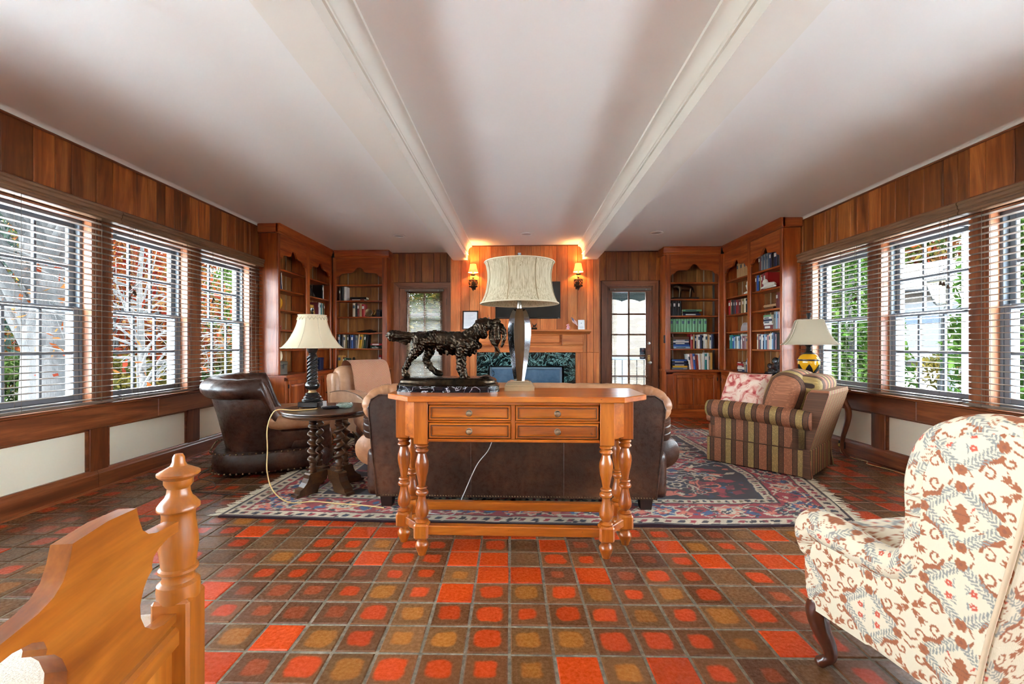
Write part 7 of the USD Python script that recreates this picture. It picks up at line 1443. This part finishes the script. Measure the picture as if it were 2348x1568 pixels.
wh = plain('garage_white', lin(44, 45, 47), .6); tanb = MAT('tan_brick', dict(t=('texture_coordinate', {}), mp=('mapping', dict(rotation=(PI / 2, 0, 0))), b=('brick_texture', dict(scale=4, color1=lin(46, 38, 29), color2=lin(38, 31, 24), mortar=lin(50, 47, 42))), p=('principled_bsdf', dict(roughness=.9))), [('t.object', 'mp.vector'), ('mp.vector', 'b.vector'), ('b.color', 'p.base_color')])
ga = thing('garage', 'low tan brick garage with a deep white roof edge', 'building', (17.2, 18.8, .6), -45)
obj('wall', B().box(-6, 6, -2.5, 2.5, 0, 2.5), tanb, ga); obj('roof', B().box(-6.6, 6.6, -3.1, 3.1, 2.5, 3.5, .05), wh, ga); obj('garage_door', B().box(-1.6, 1.6, -2.56, -2.5, 0, 2.1, .02), wh, ga)
for k in range(3): obj('window', B().box(2.4 + k * 1.2, 3.2 + k * 1.2, -2.55, -2.5, 1.0, 2.0, .02), plain('garage_glass_%d' % k, lin(90, 100, 110), .2), ga)
lpst = thing('lamp_post', 'black street lantern on a grey post outside the right windows', 'lamp post', (7.0, 7.64, .0))
pg = plain('post_grey', lin(34, 36, 40), .6)
obj('post', B().lathe([(.001, 0), (.12, 0), (.12, .5), (.085, .55), (.08, 1.55), (.10, 1.58), (.10, 1.66), (.05, 1.70), (.03, 1.78), (.001, 1.78)], 20), pg, lpst, smooth=40)
lw = .16
fr4 = lambda h, z: [(-h, -h, z), (h, -h, z), (h, h, z), (-h, h, z)]
obj('lantern_glass', B().loft([fr4(.105, 1.80), fr4(.185, 2.14)]), MAT('lantern_glass', dict(t=('transparent_bsdf', dict(color=(.86, .84, .76))), g=('diffuse_bsdf', dict(color=lin(214, 204, 176))), m=('mix_closure', dict(fac=.35))), [('t.BSDF', 'm.closure1'), ('g.BSDF', 'm.closure2')], 'm.closure'), lpst)
obj('lantern_roof', B().loft([fr4(.21, 2.14), fr4(.20, 2.17), fr4(.06, 2.28), fr4(.03, 2.36)]), black_m, lpst)
cg_ = B()
for sx in (-1, 1):
    for sy in (-1, 1): cg_.tube([(sx * .107, sy * .107, 1.79), (sx * .188, sy * .188, 2.15)], .009, 6)
obj('lantern_frame', cg_, black_m, lpst, kind='stuff'); obj('cradle', B().tube(bez([(-.22, 0, 1.86), (-.16, 0, 1.76), (0, 0, 1.78), (.16, 0, 1.76), (.22, 0, 1.86)], 24), .012, 6), black_m, lpst); obj('burner', B().tube([(0, 0, 1.78), (0, 0, 2.1)], .012, 6), black_m, lpst)
t = thing('porch_column', 'white square porch column outside the right windows', 'column', (5.1, 5.22, -.3)); obj('shaft', B().box(-.09, .09, -.09, .09, .2, 3.4, .01), outside_white, t); obj('base', B().box(-.12, .12, -.12, .12, 0, .2, .01), outside_white, t)
# parked car
car = thing('parked_car', 'silver parked car beyond the lamp post', 'car', (12.6, 14.2, .72), -50)
cp = plain('car_paint', lin(70, 72, 76), .2, metal=.4, coat=.5); cgl = plain('car_glass', lin(40, 46, 54), .08); tyre = plain('tyre', (.02, .02, .02), .8)
bodyp = [(-2.2, .35), (-2.15, .75), (-1.7, .92), (-.95, .98), (-.35, 1.40), (1.0, 1.42), (1.7, 1.02), (2.15, .95), (2.25, .45), (2.1, .30), (-2.1, .30)]
obj('body', B().prism(bodyp, 'y', -.85, .85), cp, car); obj('side_window', B().prism([(-.80, 1.0), (-.32, 1.33), (.95, 1.35), (1.5, 1.02)], 'y', -.86, .86), cgl, car)
for x in (-1.4, 1.4):
    for y in (-.80, .80): obj('wheel', B().lathe([(.001, -.1), (.33, -.1), (.34, 0), (.33, .1), (.001, .1)], 24, M=T(x, y, .33, rx=90)), tyre, car, smooth=40)
obj('mirror', B().puff((-.75, -.95, 1.02), (.18, .18, .14), .05, 5), cp, car, smooth=True)
# porch seen through the right glazed door
pk = thing('porch_floor', 'white porch floor outside the right glazed door', 'floor', (1.8, 9.2, -.22)); obj('slab', B().box(-1.7, 2.0, -1.75, 1.6, 0, .2, .01), plain('porch_grey', lin(70, 70, 70), .8), pk)
aw = thing('awning', 'dark green scalloped awning above the porch outside the right door', 'awning', (1.8, 0, 0)); agr = plain('awning_green', lin(14, 32, 30), .8)
obj('canopy', B().prism([(7.45, 2.7), (9.3, 2.12), (9.32, 2.15), (7.45, 2.74)], 'x', -1.5, 1.8), agr, aw)
vl = [(-1.5, 2.14)] + [(-1.5 + .02 * k, 1.99 + .045 * abs(math.sin(k * .02 * PI / .36))) for k in range(166)] + [(1.8, 2.14)]
obj('valance', B().prism(vl, 'y', 9.29, 9.31), agr, aw)
for x in (.55, -.75): 
    t = thing('porch_column', 'white round porch column %s beyond the right glazed door' % ('right' if x > 0 else 'left'), 'column', (1.98 + x * .55, 10.1 if x > 0 else 9.9, -.02)); obj('shaft', B().lathe([(.001, 0), (.15, 0), (.15, .12), (.115, .14), (.10, 2.6), (.14, 2.65), (.14, 2.75), (.001, 2.75)], 24), outside_white, t, smooth=40); obj('plinth', B().box(-.17, .17, -.17, .17, 0, .06), outside_white, t)
rl = thing('porch_railing', 'dark iron railing with upright bars outside the right door', 'railing', (1.9, 9.15, -.02))
obj('top_rail', B().box(-1.2, 1.5, -.03, .03, .82, .88, .008), outside_white, rl); obj('bottom_rail', B().box(-1.2, 1.5, -.02, .02, .08, .12, .004), black_m, rl)
for k in range(19): obj('bar', B().box(-1.14 + .145 * k, -1.126 + .145 * k, -.007, .007, .0 if k % 6 == 0 else .1, .84), black_m, rl)
st_m = MAT('stone_wall', dict(t=('texture_coordinate', {}), mp=('mapping', dict(scale=(1, 1, 2.0))), v=('voronoi_texture', dict(scale=5)), r=('rgb_ramp', dict(ramp=[(0, lin(36, 31, 25)), (.5, lin(48, 42, 33)), (1, lin(58, 52, 42))])), p=('principled_bsdf', dict(roughness=.95))), [('t.object', 'mp.vector'), ('mp.vector', 'v.vector'), ('v.color', 'r.fac'), ('r.color', 'p.base_color')])
sw = thing('garden_wall', 'tan stone wall behind the porch', 'wall', (2.5, 12.2, -.22)); obj('masonry', B().box(-1.6, 4, -.2, .2, 0, 3.6), st_m, sw)
t = thing('door_sign', 'small dark blue notice on the glass of the right door', 'sign', (1.965, YD + .034, .965)); obj('plate', B().box(-.045, .045, 0, .002, -.09, .09), plain('sign_blue', lin(46, 52, 92), .5), t)
obj('cross', B().box(-.025, .025, -.001, .0, -.003, .003, M=T(0, 0, .045, ry=45)).box(-.025, .025, -.001, 0, -.003, .003, M=T(0, 0, .045, ry=-45)), BM['red'], t)
for k in range(3): obj('text_line', B().box(-.035, .035, -.001, .0, -.02 - .022 * k, -.012 - .022 * k), paper_m, t)
tree('leafy shrub outside the left glazed door', -2.1, 9.6, -.2, [((0, 0, 1.2), (.9, .8, 1.3)), ((.6, .4, 1.7), (.8, .8, 1.0))], GRN + YEL, .05, 6000, .045, 'ball', 6, 'shrub', 'shrub')
tree('green tree beyond the left glazed door', -3.6, 15, -.2, [((0, 0, 2.4), (2.4, 2, 2.2))], FRESH + YEL, .12, 7000, .07)
tree('tree rising above the stone wall beyond the right door', 3.6, 17, -.2, [((0, 0, 3.2), (3, 2, 2.4))], YEL + GRN, .15, 6000, .08)
